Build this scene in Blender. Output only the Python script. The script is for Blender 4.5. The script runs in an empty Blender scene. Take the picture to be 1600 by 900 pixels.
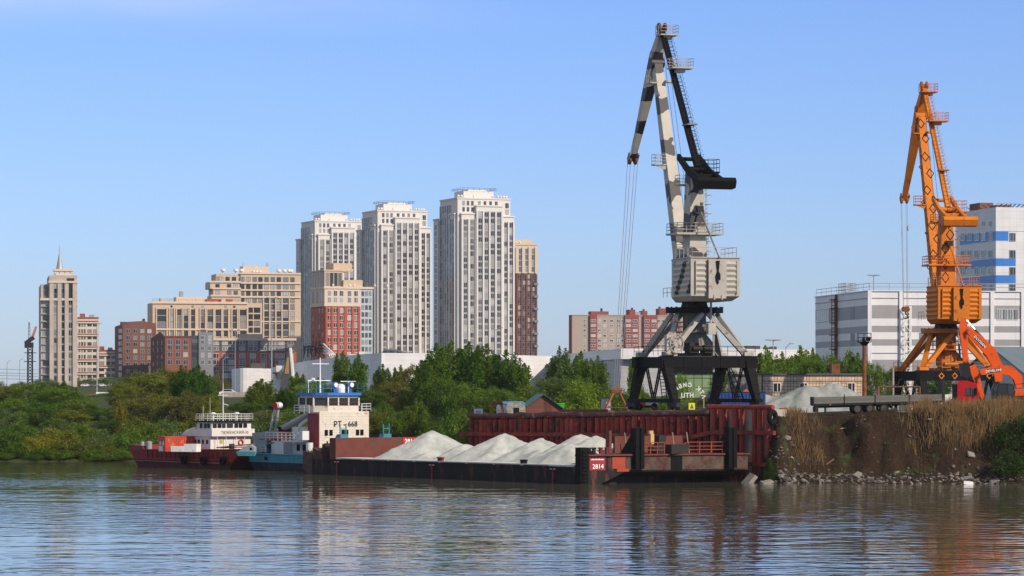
import bpy, math, random
import numpy as np
from mathutils import Vector, Matrix
R = math.radians
rnd = random.Random(7)
nrg = np.random.default_rng(11)
scene = bpy.context.scene
col = scene.collection

# ---------------------------------------------------------------- camera, sky, sun, exposure
F = 4800.0          # focal length in pixels of the 1600 px wide photograph
H = 9.4             # camera height over the water
HOR = 607.0         # picture row of the horizon
cam_data = bpy.data.cameras.new('camera')
cam = bpy.data.objects.new('camera', cam_data); col.objects.link(cam)
cam.location = (0, 0, H); cam.rotation_euler = (R(90), 0, 0)
cam_data.sensor_width = 36.0; cam_data.lens = 36.0 * F / 1600
cam_data.shift_y = (HOR - 450) / 1600
cam_data.clip_start = 0.5; cam_data.clip_end = 30000
scene.camera = cam

SUN_AZ, SUN_EL = 51.0, 33.0      # degrees right of straight behind the camera / above the horizon
to_sun = Vector((math.sin(R(SUN_AZ)) * math.cos(R(SUN_EL)), -math.cos(R(SUN_AZ)) * math.cos(R(SUN_EL)), math.sin(R(SUN_EL))))
world = bpy.data.worlds.new('World'); scene.world = world; world.use_nodes = True
wn, wl = world.node_tree.nodes, world.node_tree.links
bg = wn['Background']
sky = wn.new('ShaderNodeTexSky'); sky.sky_type = 'NISHITA'; sky.sun_disc = False
sky.sun_elevation = R(SUN_EL)
sky.sun_rotation = math.atan2(to_sun.x, to_sun.y)
sky.altitude = 0; sky.air_density = 1.0; sky.dust_density = 0.3; sky.ozone_density = 3.0
hs = wn.new('ShaderNodeHueSaturation'); hs.inputs['Saturation'].default_value = 1.0
wl.new(sky.outputs[0], hs.inputs['Color'])
# a thin wisp of high cloud, upper left
tc = wn.new('ShaderNodeTexCoord'); mp = wn.new('ShaderNodeMapping')
mp.inputs['Scale'].default_value = (9, 9, 60)
wl.new(tc.outputs['Generated'], mp.inputs['Vector'])
nz = wn.new('ShaderNodeTexNoise'); nz.inputs['Scale'].default_value = 1.3; nz.inputs['Detail'].default_value = 5
wl.new(mp.outputs[0], nz.inputs['Vector'])
sepw = wn.new('ShaderNodeSeparateXYZ'); wl.new(tc.outputs['Generated'], sepw.inputs[0])
mz = wn.new('ShaderNodeMapRange'); mz.inputs['From Min'].default_value = 0.112; mz.inputs['From Max'].default_value = 0.135
wl.new(sepw.outputs['Z'], mz.inputs['Value'])
mx = wn.new('ShaderNodeMapRange'); mx.inputs['From Min'].default_value = 0.02; mx.inputs['From Max'].default_value = -0.16
wl.new(sepw.outputs['X'], mx.inputs['Value'])
mm = wn.new('ShaderNodeMath'); mm.operation = 'MULTIPLY'; wl.new(mz.outputs[0], mm.inputs[0]); wl.new(mx.outputs[0], mm.inputs[1])
mr = wn.new('ShaderNodeMapRange'); mr.inputs['From Min'].default_value = 0.25; mr.inputs['From Max'].default_value = 0.7
wl.new(nz.outputs[0], mr.inputs['Value'])
mm2 = wn.new('ShaderNodeMath'); mm2.operation = 'MULTIPLY'; wl.new(mm.outputs[0], mm2.inputs[0]); wl.new(mr.outputs[0], mm2.inputs[1])
wmix = wn.new('ShaderNodeMixRGB'); wl.new(mm2.outputs[0], wmix.inputs[0]); wl.new(hs.outputs[0], wmix.inputs[1])
wmix.inputs[2].default_value = (8.8, 8.1, 7.2, 1)
tint = wn.new('ShaderNodeMixRGB'); tint.blend_type = 'MULTIPLY'; tint.inputs[0].default_value = 1.0
tint.inputs[2].default_value = (.83, .97, 1.46, 1)
tz = wn.new('ShaderNodeMapRange'); tz.interpolation_type = 'SMOOTHSTEP'; tz.inputs['From Min'].default_value = .16; tz.inputs['From Max'].default_value = .55; wl.new(sepw.outputs['Z'], tz.inputs['Value'])
tmix = wn.new('ShaderNodeMixRGB'); wl.new(tz.outputs[0], tmix.inputs[0]); tmix.inputs[1].default_value = (.80, .97, 1.52, 1); tmix.inputs[2].default_value = (.84, .84, .74, 1)   # tint: bluer low sky, overhead dimmed and warmed to cut blue fill light
wl.new(tmix.outputs[0], tint.inputs[2])
wl.new(wmix.outputs[0], tint.inputs[1])
wl.new(tint.outputs[0], bg.inputs['Color'])
bg.inputs['Strength'].default_value = 0.10

sun_d = bpy.data.lights.new('sun', 'SUN'); sun_d.energy = 5.0; sun_d.angle = R(0.5); sun_d.color = (1.0, 0.86, 0.70)
sun = bpy.data.objects.new('sun', sun_d); col.objects.link(sun)
sun.rotation_euler = (-to_sun).to_track_quat('-Z', 'Y').to_euler()
scene.view_settings.view_transform = 'Standard'; scene.view_settings.look = 'None'
scene.view_settings.exposure = 0.0; scene.view_settings.gamma = 1.0
scene.view_settings.use_curve_mapping = False
scene.cycles.max_bounces = 6; scene.cycles.transparent_max_bounces = 8
scene.cycles.use_denoising = True; scene.cycles.sample_clamp_indirect = 4.0

# ---------------------------------------------------------------- helpers
def X(px, Y): return (px - 800) * Y / F
def Z(py, Y): return H - (py - HOR) * Y / F
def P(px, py, Y): return Vector((X(px, Y), Y, Z(py, Y)))
def sstep(a, b, t):
    t = np.clip((t - a) / (b - a), 0, 1); return t * t * (3 - 2 * t)
def lerp(a, b, t): return a + (b - a) * t

class MB:
    """collects shapes for ONE mesh object"""
    def __init__(s, M=None): s.v = []; s.f = []; s.mi = []; s.m = 0; s.M = M
    def add(s, vs, fs):
        b = len(s.v)
        for p in vs:
            p = Vector(p); s.v.append(tuple(s.M @ p) if s.M else tuple(p))
        for f in fs: s.f.append([b + i for i in f]); s.mi.append(s.m)
        return s
    def box(s, x0, x1, y0, y1, z0, z1):
        return s.add([(x0,y0,z0),(x1,y0,z0),(x1,y1,z0),(x0,y1,z0),(x0,y0,z1),(x1,y0,z1),(x1,y1,z1),(x0,y1,z1)],
              [(3,2,1,0),(4,5,6,7),(0,1,5,4),(1,2,6,5),(2,3,7,6),(3,0,4,7)])
    def hexa(s, pts):   # eight points: bottom ring, top ring
        return s.add(pts, [(3,2,1,0),(4,5,6,7),(0,1,5,4),(1,2,6,5),(2,3,7,6),(3,0,4,7)])
    def beam(s, p0, p1, w, h, w1=None, h1=None, up=(0,0,1)):
        p0, p1 = Vector(p0), Vector(p1); d = (p1 - p0).normalized(); up = Vector(up)
        if abs(d.dot(up)) > .99: up = Vector((0,1,0))
        a = d.cross(up).normalized(); b = a.cross(d).normalized()
        w1 = w if w1 is None else w1; h1 = h if h1 is None else h1
        q = [p0-a*w/2-b*h/2, p0+a*w/2-b*h/2, p0+a*w/2+b*h/2, p0-a*w/2+b*h/2,
             p1-a*w1/2-b*h1/2, p1+a*w1/2-b*h1/2, p1+a*w1/2+b*h1/2, p1-a*w1/2+b*h1/2]
        s.hexa(q); return q
    def tube(s, p0, p1, r0, r1=None, n=8, caps=True):
        p0, p1 = Vector(p0), Vector(p1); d = (p1 - p0)
        if d.length < 1e-6: return s
        d.normalize(); up = Vector((0,0,1)) if abs(d.z) < .95 else Vector((1,0,0))
        a = d.cross(up).normalized(); b = a.cross(d); r1 = r0 if r1 is None else r1
        vs = []
        for p, r in ((p0, r0), (p1, r1)):
            for k in range(n):
                t = 2*math.pi*k/n; vs.append(p + a*math.cos(t)*r + b*math.sin(t)*r)
        fs = [(k, (k+1)%n, n+(k+1)%n, n+k) for k in range(n)]
        if caps: fs += [tuple(range(n))[::-1], tuple(range(n, 2*n))]
        return s.add(vs, fs)
    def path(s, pts, r, n=6):
        for a, b in zip(pts[:-1], pts[1:]): s.tube(a, b, r, r, n)
        return s
    def prism(s, poly, z0, z1):     # plan outline, counter clockwise
        n = len(poly)
        vs = [(x,y,z0) for x,y in poly] + [(x,y,z1) for x,y in poly]
        return s.add(vs, [tuple(range(n))[::-1], tuple(range(n,2*n))] + [(k,(k+1)%n,n+(k+1)%n,n+k) for k in range(n)])
    def side(s, poly, y0, y1):      # outline in x,z pulled along y
        n = len(poly)
        vs = [(x,y0,z) for x,z in poly] + [(x,y1,z) for x,z in poly]
        return s.add(vs, [tuple(range(n)), tuple(range(n,2*n))[::-1]] + [(k,n+k,n+(k+1)%n,(k+1)%n) for k in range(n)])
    def lathe(s, c, prof, n=12):    # profile (r, z)
        c = Vector(c); vs = []; fs = []
        for r, z in prof:
            for k in range(n):
                t = 2*math.pi*k/n; vs.append(c + Vector((r*math.cos(t), r*math.sin(t), z)))
        for i in range(len(prof)-1):
            for k in range(n): fs.append((i*n+k, i*n+(k+1)%n, (i+1)*n+(k+1)%n, (i+1)*n+k))
        fs += [tuple(range(n))[::-1], tuple(range((len(prof)-1)*n, len(prof)*n))]
        return s.add(vs, fs)
    def ring(s, c, axis, r, t, n=16, m=6):
        c = Vector(c); ax = Vector(axis).normalized()
        up = Vector((0,0,1)) if abs(ax.z) < .9 else Vector((1,0,0))
        a = ax.cross(up).normalized(); b = ax.cross(a)
        vs = []; fs = []
        for i in range(n):
            th = 2*math.pi*i/n; e = a*math.cos(th)+b*math.sin(th)
            for j in range(m):
                ph = 2*math.pi*j/m; vs.append(c + e*(r+t*math.cos(ph)) + ax*t*math.sin(ph))
        for i in range(n):
            for j in range(m): fs.append((i*m+j, ((i+1)%n)*m+j, ((i+1)%n)*m+(j+1)%m, i*m+(j+1)%m))
        return s.add(vs, fs)
    def rail(s, pts, h=1.0, r=.03, posts=1.5, mid=1, close=False):
        pts = [Vector(p) for p in pts]
        if close: pts = pts + [pts[0]]
        for a, b in zip(pts[:-1], pts[1:]):
            n = max(1, int((b-a).length/posts))
            for k in range(n+1):
                p = a.lerp(b, k/n); s.tube(p, p+Vector((0,0,h)), r, r, 5)
            for j in range(mid+1):
                zz = Vector((0,0,h*(j+1)/(mid+1))); s.tube(a+zz, b+zz, r, r, 5)
        return s
    def ladder(s, p0, p1, w=.5, r=.03, step=.4, side=(1,0,0)):
        p0, p1, sd = Vector(p0), Vector(p1), Vector(side).normalized()*w/2
        s.tube(p0-sd, p1-sd, r, r, 5); s.tube(p0+sd, p1+sd, r, r, 5)
        n = int((p1-p0).length/step)
        for k in range(1, n): q = p0.lerp(p1, k/n); s.tube(q-sd, q+sd, r*.8, r*.8, 4)
        return s
    def build(s, name, mats, parent=None, smooth=False, loc=None, rotz=None):
        me = bpy.data.meshes.new(name); me.from_pydata(s.v, [], s.f)
        if not isinstance(mats, (list, tuple)): mats = [mats]
        for m in mats: me.materials.append(m)
        if len(mats) > 1: me.polygons.foreach_set('material_index', s.mi)
        if smooth: me.polygons.foreach_set('use_smooth', [True]*len(me.polygons))
        me.update()
        o = bpy.data.objects.new(name, me); col.objects.link(o)
        if parent: o.parent = parent
        if loc is not None: o.location = loc
        if rotz is not None: o.rotation_euler.z = rotz
        return o

def tag(o, label=None, cat=None, group=None, kind=None):
    if label: o['label'] = label
    if cat: o['category'] = cat
    if group: o['group'] = group
    if kind: o['kind'] = kind
    return o
def thing(name, label, cat, loc=(0,0,0), rotz=0, group=None):
    o = bpy.data.objects.new(name, None); col.objects.link(o)
    o.location = loc; o.rotation_euler = (0, 0, rotz); o.empty_display_size = .5
    return tag(o, label, cat, group)
def copy_tree(o, parent=None):
    c = o.copy(); col.objects.link(c); c.parent = parent
    for ch in o.children: copy_tree(ch, c)
    return c
def text(name, body, size, M4, mat, parent=None, depth=.01, mirror=False, align='CENTER', space=1.0, bold=0.0):
    cu = bpy.data.curves.new(name, 'FONT'); cu.body = body; cu.size = size; cu.extrude = depth
    cu.align_x = align; cu.align_y = 'CENTER'; cu.space_character = space; cu.offset = bold; cu.resolution_u = 2
    t = bpy.data.objects.new(name, cu); col.objects.link(t)
    bpy.context.view_layer.update()
    me = bpy.data.meshes.new_from_object(t.evaluated_get(bpy.context.evaluated_depsgraph_get()))
    bpy.data.objects.remove(t)
    if mirror:
        for v in me.vertices: v.co.x = -v.co.x
        me.flip_normals()
    me.transform(M4); me.materials.clear(); me.materials.append(mat)
    o = bpy.data.objects.new(name, me); col.objects.link(o)
    if parent: o.parent = parent
    return o
def upright(loc, yaw=0):   # text plane standing up, facing local -y
    return Matrix.Translation(Vector(loc)) @ Matrix.Rotation(yaw, 4, 'Z') @ Matrix.Rotation(R(90), 4, 'X')

# value noise for numpy grids
def vnoise(x, y, seed=0):
    xi = np.floor(x).astype(np.int64); yi = np.floor(y).astype(np.int64); xf = x-xi; yf = y-yi
    def h(a, b):
        n = (a*374761393 + b*668265263 + seed*974711) & 0x7fffffff
        n = ((n ^ (n >> 13)) * 1274126177) & 0x7fffffff
        return ((n ^ (n >> 16)) & 0xffff) / 65535.0
    u = xf*xf*(3-2*xf); v = yf*yf*(3-2*yf)
    return (h(xi,yi)*(1-u)+h(xi+1,yi)*u)*(1-v) + (h(xi,yi+1)*(1-u)+h(xi+1,yi+1)*u)*v
def fbm(x, y, oct=4, seed=0):
    t = 0; a = .5
    for k in range(oct): t = t + a*(vnoise(x*2**k, y*2**k, seed+k)-.5); a *= .5
    return t

# ---------------------------------------------------------------- materials
def mat(name, c, rough=.6, metal=0., var=.18, scale=.8, rust=None, amt=.0, rscale=1.2, bump=0., stretch=(1,1,1), spec=.3, island=0., c2=None):
    m = bpy.data.materials.new(name); m.use_nodes = True
    n, l = m.node_tree.nodes, m.node_tree.links; b = n['Principled BSDF']
    b.inputs['Roughness'].default_value = rough; b.inputs['Metallic'].default_value = metal
    b.inputs['Specular IOR Level'].default_value = spec
    tc = n.new('ShaderNodeTexCoord'); mp = n.new('ShaderNodeMapping'); mp.inputs['Scale'].default_value = stretch
    l.new(tc.outputs['Object'], mp.inputs['Vector'])
    nz = n.new('ShaderNodeTexNoise'); nz.inputs['Scale'].default_value = scale; nz.inputs['Detail'].default_value = 6; nz.inputs['Roughness'].default_value = .65
    l.new(mp.outputs[0], nz.inputs['Vector'])
    mrg = n.new('ShaderNodeMapRange'); mrg.inputs['From Min'].default_value = .3; mrg.inputs['From Max'].default_value = .7
    l.new(nz.outputs[0], mrg.inputs['Value'])
    mixn = n.new('ShaderNodeMixRGB'); l.new(mrg.outputs[0], mixn.inputs[0])
    if c2: a1, a2 = c, c2
    else: a1 = tuple(x*(1-var) for x in c); a2 = tuple(min(1, x*(1+var)) for x in c)
    mixn.inputs[1].default_value = (*a1, 1); mixn.inputs[2].default_value = (*a2, 1)
    out = mixn.outputs[0]
    if island:
        g = n.new('ShaderNodeNewGeometry'); oi = n.new('ShaderNodeObjectInfo')
        ad = n.new('ShaderNodeMath'); ad.operation = 'ADD'; l.new(g.outputs['Random Per Island'], ad.inputs[0]); l.new(oi.outputs['Random'], ad.inputs[1])
        fr = n.new('ShaderNodeMath'); fr.operation = 'FRACT'; l.new(ad.outputs[0], fr.inputs[0])
        mrr = n.new('ShaderNodeMapRange'); mrr.inputs['To Min'].default_value = 1-island; mrr.inputs['To Max'].default_value = 1+island
        l.new(fr.outputs[0], mrr.inputs['Value'])
        sc = n.new('ShaderNodeVectorMath'); sc.operation = 'SCALE'; l.new(out, sc.inputs[0]); l.new(mrr.outputs[0], sc.inputs['Scale'])
        out = sc.outputs[0]
    if rust:
        nr = n.new('ShaderNodeTexNoise'); nr.inputs['Scale'].default_value = rscale; nr.inputs['Detail'].default_value = 8; nr.inputs['Roughness'].default_value = .7
        l.new(mp.outputs[0], nr.inputs['Vector'])
        rr = n.new('ShaderNodeMapRange'); rr.inputs['From Min'].default_value = .62-amt*.35; rr.inputs['From Max'].default_value = .72-amt*.3
        l.new(nr.outputs[0], rr.inputs['Value'])
        m2 = n.new('ShaderNodeMixRGB'); l.new(rr.outputs[0], m2.inputs[0]); l.new(out, m2.inputs[1]); m2.inputs[2].default_value = (*rust, 1)
        out = m2.outputs[0]
    l.new(out, b.inputs['Base Color'])
    if bump:
        bp = n.new('ShaderNodeBump'); bp.inputs['Strength'].default_value = 1; bp.inputs['Distance'].default_value = bump
        l.new(nz.outputs[0], bp.inputs['Height']); l.new(bp.outputs[0], b.inputs['Normal'])
    return m
def panel_mat(name, c, mortar, w, h, rough=.5, gap=.02, off=0., var=.06, c2=None):
    """wall cladding or masonry with joints, laid out on the real faces in metres"""
    m = bpy.data.materials.new(name); m.use_nodes = True
    n, l = m.node_tree.nodes, m.node_tree.links; b = n['Principled BSDF']; b.inputs['Roughness'].default_value = rough
    tc = n.new('ShaderNodeTexCoord'); sp = n.new('ShaderNodeSeparateXYZ'); l.new(tc.outputs['Object'], sp.inputs[0])
    ad = n.new('ShaderNodeMath'); l.new(sp.outputs[0], ad.inputs[0]); l.new(sp.outputs[1], ad.inputs[1])
    cb = n.new('ShaderNodeCombineXYZ'); l.new(ad.outputs[0], cb.inputs[0]); l.new(sp.outputs[2], cb.inputs[1])
    br = n.new('ShaderNodeTexBrick'); br.offset = off; br.inputs['Scale'].default_value = 1; br.inputs['Brick Width'].default_value = w; br.inputs['Row Height'].default_value = h
    br.inputs['Mortar Size'].default_value = gap; br.inputs['Mortar Smooth'].default_value = .2
    c2 = c2 or c
    br.inputs['Color1'].default_value = (*[x*(1-var) for x in c], 1); br.inputs['Color2'].default_value = (*[min(1,x*(1+var)) for x in c2], 1); br.inputs['Mortar'].default_value = (*mortar, 1)
    l.new(cb.outputs[0], br.inputs['Vector'])
    nz = n.new('ShaderNodeTexNoise'); nz.inputs['Scale'].default_value = .35; nz.inputs['Detail'].default_value = 5; l.new(tc.outputs['Object'], nz.inputs['Vector'])
    mr = n.new('ShaderNodeMapRange'); mr.inputs['To Min'].default_value = .82; mr.inputs['To Max'].default_value = 1.1; l.new(nz.outputs[0], mr.inputs['Value'])
    sc = n.new('ShaderNodeVectorMath'); sc.operation = 'SCALE'; l.new(br.outputs[0], sc.inputs[0]); l.new(mr.outputs[0], sc.inputs['Scale'])
    l.new(sc.outputs[0], b.inputs['Base Color']); return m
def leaf_mat(name, c):
    m = bpy.data.materials.new(name); m.use_nodes = True
    n, l = m.node_tree.nodes, m.node_tree.links; b = n['Principled BSDF']; b.inputs['Roughness'].default_value = .55; b.inputs['Specular IOR Level'].default_value = .15
    g = n.new('ShaderNodeNewGeometry'); oi = n.new('ShaderNodeObjectInfo')
    mr = n.new('ShaderNodeMapRange'); mr.inputs['To Min'].default_value = .65; mr.inputs['To Max'].default_value = 1.4; l.new(g.outputs['Random Per Island'], mr.inputs['Value'])
    hsv = n.new('ShaderNodeHueSaturation'); hsv.inputs['Color'].default_value = (*c, 1)
    mh = n.new('ShaderNodeMapRange'); mh.inputs['To Min'].default_value = .485; mh.inputs['To Max'].default_value = .515; l.new(oi.outputs['Random'], mh.inputs['Value'])
    l.new(mh.outputs[0], hsv.inputs['Hue']); l.new(mr.outputs[0], hsv.inputs['Value'])
    tcn = n.new('ShaderNodeTexCoord'); nz = n.new('ShaderNodeTexNoise'); nz.inputs['Scale'].default_value = .45; nz.inputs['Detail'].default_value = 3
    l.new(tcn.outputs['Object'], nz.inputs['Vector'])
    mv = n.new('ShaderNodeMapRange'); mv.inputs['From Min'].default_value = .3; mv.inputs['From Max'].default_value = .7; mv.inputs['To Min'].default_value = .7; mv.inputs['To Max'].default_value = 1.3; l.new(nz.outputs[0], mv.inputs['Value'])
    sc = n.new('ShaderNodeVectorMath'); sc.operation = 'SCALE'; l.new(hsv.outputs[0], sc.inputs[0]); l.new(mv.outputs[0], sc.inputs['Scale'])
    l.new(sc.outputs[0], b.inputs['Base Color'])
    tr = n.new('ShaderNodeBsdfTranslucent'); l.new(sc.outputs[0], tr.inputs['Color'])
    ms = n.new('ShaderNodeMixShader'); ms.inputs[0].default_value = .5; l.new(b.outputs[0], ms.inputs[1]); l.new(tr.outputs[0], ms.inputs[2])
    l.new(ms.outputs[0], n['Material Output'].inputs['Surface']); return m
def glass_mat(name, dark=(.02,.03,.04), light=(.25,.28,.3), thr=.8, rough=.12):
    m = bpy.data.materials.new(name); m.use_nodes = True
    n, l = m.node_tree.nodes, m.node_tree.links; b = n['Principled BSDF']; b.inputs['Roughness'].default_value = rough
    g = n.new('ShaderNodeNewGeometry'); oi = n.new('ShaderNodeObjectInfo')
    ad = n.new('ShaderNodeMath'); l.new(g.outputs['Random Per Island'], ad.inputs[0]); l.new(oi.outputs['Random'], ad.inputs[1])
    fr = n.new('ShaderNodeMath'); fr.operation = 'FRACT'; l.new(ad.outputs[0], fr.inputs[0])
    mr = n.new('ShaderNodeMapRange'); mr.inputs['From Min'].default_value = thr-.35; mr.inputs['From Max'].default_value = thr+.2; l.new(fr.outputs[0], mr.inputs['Value'])
    mx = n.new('ShaderNodeMixRGB'); l.new(mr.outputs[0], mx.inputs[0]); mx.inputs[1].default_value = (*dark,1); mx.inputs[2].default_value = (*light,1)  # paler panes at random: curtains and sky reflections put into the colour
    l.new(mx.outputs[0], b.inputs['Base Color']); return m
def camo_mat(name, light, dark, period=4.4, warp=1.6, thr=.45, slant=0.):
    m = bpy.data.materials.new(name); m.use_nodes = True
    n, l = m.node_tree.nodes, m.node_tree.links; b = n['Principled BSDF']; b.inputs['Roughness'].default_value = .55
    tc = n.new('ShaderNodeTexCoord'); sp = n.new('ShaderNodeSeparateXYZ'); l.new(tc.outputs['Object'], sp.inputs[0])
    nz = n.new('ShaderNodeTexNoise'); nz.inputs['Scale'].default_value = .5; nz.inputs['Detail'].default_value = 1.5; l.new(tc.outputs['Object'], nz.inputs['Vector'])
    a = n.new('ShaderNodeMath'); a.operation = 'MULTIPLY_ADD'; l.new(nz.outputs[0], a.inputs[0]); a.inputs[1].default_value = warp*4; sl = n.new('ShaderNodeMath'); sl.operation = 'MULTIPLY_ADD'; l.new(sp.outputs[1], sl.inputs[0]); sl.inputs[1].default_value = slant; l.new(sp.outputs[2], sl.inputs[2]); l.new(sl.outputs[0], a.inputs[2])
    q = n.new('ShaderNodeMath'); q.operation = 'MULTIPLY'; l.new(a.outputs[0], q.inputs[0]); q.inputs[1].default_value = 2*math.pi/period
    s = n.new('ShaderNodeMath'); s.operation = 'SINE'; l.new(q.outputs[0], s.inputs[0])
    t = n.new('ShaderNodeMath'); t.operation = 'GREATER_THAN'; l.new(s.outputs[0], t.inputs[0]); t.inputs[1].default_value = thr
    n2 = n.new('ShaderNodeTexNoise'); n2.inputs['Scale'].default_value = 1.5; n2.inputs['Detail'].default_value = 6; l.new(tc.outputs['Object'], n2.inputs['Vector'])
    mv = n.new('ShaderNodeMapRange'); mv.inputs['To Min'].default_value = .75; mv.inputs['To Max'].default_value = 1.2; l.new(n2.outputs[0], mv.inputs['Value'])
    mx = n.new('ShaderNodeMixRGB'); l.new(t.outputs[0], mx.inputs[0]); mx.inputs[1].default_value = (*light,1); mx.inputs[2].default_value = (*dark,1)
    sc = n.new('ShaderNodeVectorMath'); sc.operation = 'SCALE'; l.new(mx.outputs[0], sc.inputs[0]); l.new(mv.outputs[0], sc.inputs['Scale'])
    l.new(sc.outputs[0], b.inputs['Base Color']); return m

RUST = (.16, .06, .03)
black = mat('black_paint', (.0045,.0045,.005), .7, spec=.12)
rubber = mat('rubber', (.007,.007,.007), .9, spec=.2)
white = mat('white_paint', (.74,.73,.71), .45, rust=(.35,.2,.1), amt=.0)
rusty = mat('rust', (.17,.065,.03), .85, var=.4, scale=2)
steel = mat('grey_steel', (.32,.33,.34), .5, .3)
grey_paint = mat('grey_paint', (.4,.4,.38), .55)
dark_steel = mat('dark_steel', (.022,.021,.02), .7, .1)
concrete = mat('concrete', (.34,.30,.25), .9, var=.25, scale=.6, bump=.02)
glass = glass_mat('window_glass')
glass_far = glass_mat('far_window_glass', (.022,.027,.035), (.40,.40,.40), .78, .15)
# ---------------------------------------------------------------- water
def water_mat():
    m = bpy.data.materials.new('river_water'); m.use_nodes = True
    n, l = m.node_tree.nodes, m.node_tree.links; b = n['Principled BSDF']
    b.inputs['Base Color'].default_value = (.085,.085,.055,1); b.inputs['Roughness'].default_value = .04; b.inputs['IOR'].default_value = 1.333
    tc = n.new('ShaderNodeTexCoord')
    def noise(sc, det, stretch=(1,1,1), rough=.55):
        mp = n.new('ShaderNodeMapping'); mp.inputs['Scale'].default_value = stretch; l.new(tc.outputs['Object'], mp.inputs['Vector'])
        z = n.new('ShaderNodeTexNoise'); z.inputs['Scale'].default_value = sc; z.inputs['Detail'].default_value = det; z.inputs['Roughness'].default_value = rough
        l.new(mp.outputs[0], z.inputs['Vector']); return z.outputs[0]
    fine = noise(.66, 1.5, (.78,1,1), .5); mid = noise(.22, 1, (.6,1,1)); lanes = noise(.03, 3, (.35,1,1))
    lm = n.new('ShaderNodeMapRange'); lm.inputs['From Min'].default_value = .35; lm.inputs['From Max'].default_value = .62; lm.inputs['To Min'].default_value = .3; lm.inputs['To Max'].default_value = 1.0
    l.new(lanes, lm.inputs['Value'])
    rb = fine.node
    f1 = n.new('ShaderNodeMath'); f1.operation = 'MULTIPLY'; l.new(fine, f1.inputs[0]); l.new(lm.outputs[0], f1.inputs[1])
    f2 = n.new('ShaderNodeMath'); f2.operation = 'MULTIPLY_ADD'; l.new(mid, f2.inputs[0]); f2.inputs[1].default_value = .8; l.new(f1.outputs[0], f2.inputs[2])
    bp = n.new('ShaderNodeBump'); bp.inputs['Strength'].default_value = 1.0; bp.inputs['Distance'].default_value = .092
    l.new(f2.outputs[0], bp.inputs['Height']); l.new(bp.outputs[0], b.inputs['Normal'])
    return m
w = MB(); w.add([(-900,-300,0),(900,-300,0),(900,520,0),(-900,520,0)], [(0,1,2,3)])
tag(w.build('water', water_mat()), 'wide rippled river across the foreground', 'water', kind='structure')

# ---------------------------------------------------------------- terrain
WL, WR = Vector((-4.6, 348.5)), Vector((26.3, 308.8))     # quay wall line, left and right ends (plan)
wdir = (WR - WL); WLEN = wdir.length; wdir = wdir.normalized(); wnorm = Vector((-wdir.y, wdir.x))
if wnorm.y < 0: wnorm = -wnorm
def wall_top(t): return lerp(6.25, 7.15, t)
def ground_z(x, y):
    x = np.asarray(x, float); y = np.asarray(y, float)
    # right bank
    yt = 305.0 - .13*(x-25) + 1.2*fbm(x*.25, x*0+3.3, 3, 5)*2
    d = y - yt + 1.6*fbm(x*.35, y*.35, 4, 9)
    ztop = 6.35 + .033*np.clip(x-28, -5, 26)
    d = d*(1+1.5*np.exp(-((x-26.6)/2.2)**2))
    zb = np.where(d < 0, d*.35, np.where(d < 2.6, d*.36, .94 + (ztop-.94)*sstep(0, 1, np.clip((d-2.6)/7.5, 0, 1)**.85)))
    zb = zb + np.where((d > 2) & (d < 11), 4.0*fbm(x*.5, y*.2, 4, 2)*sstep(2,5,d)*sstep(11.5,9,d)+1.1*fbm(x*1.5,y*.8,3,21)*sstep(2,4,d), 0) + np.where((d > -1) & (d < 3), .25*fbm(x*1.5, y*1.5, 3, 4), 0)
    zb = np.where(d > 12, ztop + .15*fbm(x*.2, y*.2, 3, 6), zb)
    # yard behind the wall
    rel = (x-WL.x)*wdir.x + (y-WL.y)*wdir.y; dep = (x-WL.x)*wnorm.x + (y-WL.y)*wnorm.y
    t = np.clip(rel/WLEN, -.3, 1)
    zy = np.where(dep > .7, lerp(6.05, 6.95, t), -4.0)
    zr = np.where(x > 26.6, zb, np.where(dep > .7, zy, np.where(x > 23.2, np.maximum(-4, lerp(-2.5, zb*.9, sstep(23.2, 27.2, x))), -4)))
    k = sstep(26.6, 31, x); zr = np.where((x > 26.6) & (d > 9), zb*k + (1-k)*np.maximum(zb, 6.6), zr)
    # left shore
    ys = 366 + 29*sstep(-8, -30, x) + 3*fbm(x*.08, x*0, 3, 8)*2
    dl = y - ys
    zl = np.where(dl < 0, dl*.25, np.where(dl < 4, dl*.2, .8 + 5.2*sstep(4, 60, dl)))
    kk = sstep(-11, -4.8, x)
    z = np.where(x < -4.8, np.where(dep > .7, lerp(zl, np.where(zy > 0, zy, 6.0), kk*0), zl), zr)
    # far land
    fk = sstep(430, 640, y); z = z*(1-fk) + 7.6*fk
    left = sstep(200, -60, x/np.maximum(y,1)*1400)
    z = z + 2.5*sstep(1080, 1390, y)
    return z
xs = np.unique(np.concatenate([np.arange(-3000,-300,180), np.arange(-300,-70,12), np.arange(-70,72,.55), np.arange(72,300,12), np.arange(300,3001,180)]))
ysg = np.unique(np.concatenate([np.arange(270,296,6), np.arange(296,330,.5), np.arange(330,420,1.2), np.arange(420,700,15), np.arange(700,1600,35), np.arange(1600,9000,600)]))
gx, gy = np.meshgrid(xs, ysg); gz = ground_z(gx, gy)
nx, ny = len(xs), len(ysg)
verts = np.stack([gx.ravel(), gy.ravel(), gz.ravel()], 1).tolist()
idx = np.arange(nx*ny).reshape(ny, nx)
faces = np.stack([idx[:-1,:-1].ravel(), idx[:-1,1:].ravel(), idx[1:,1:].ravel(), idx[1:,:-1].ravel()], 1).tolist()
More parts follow.
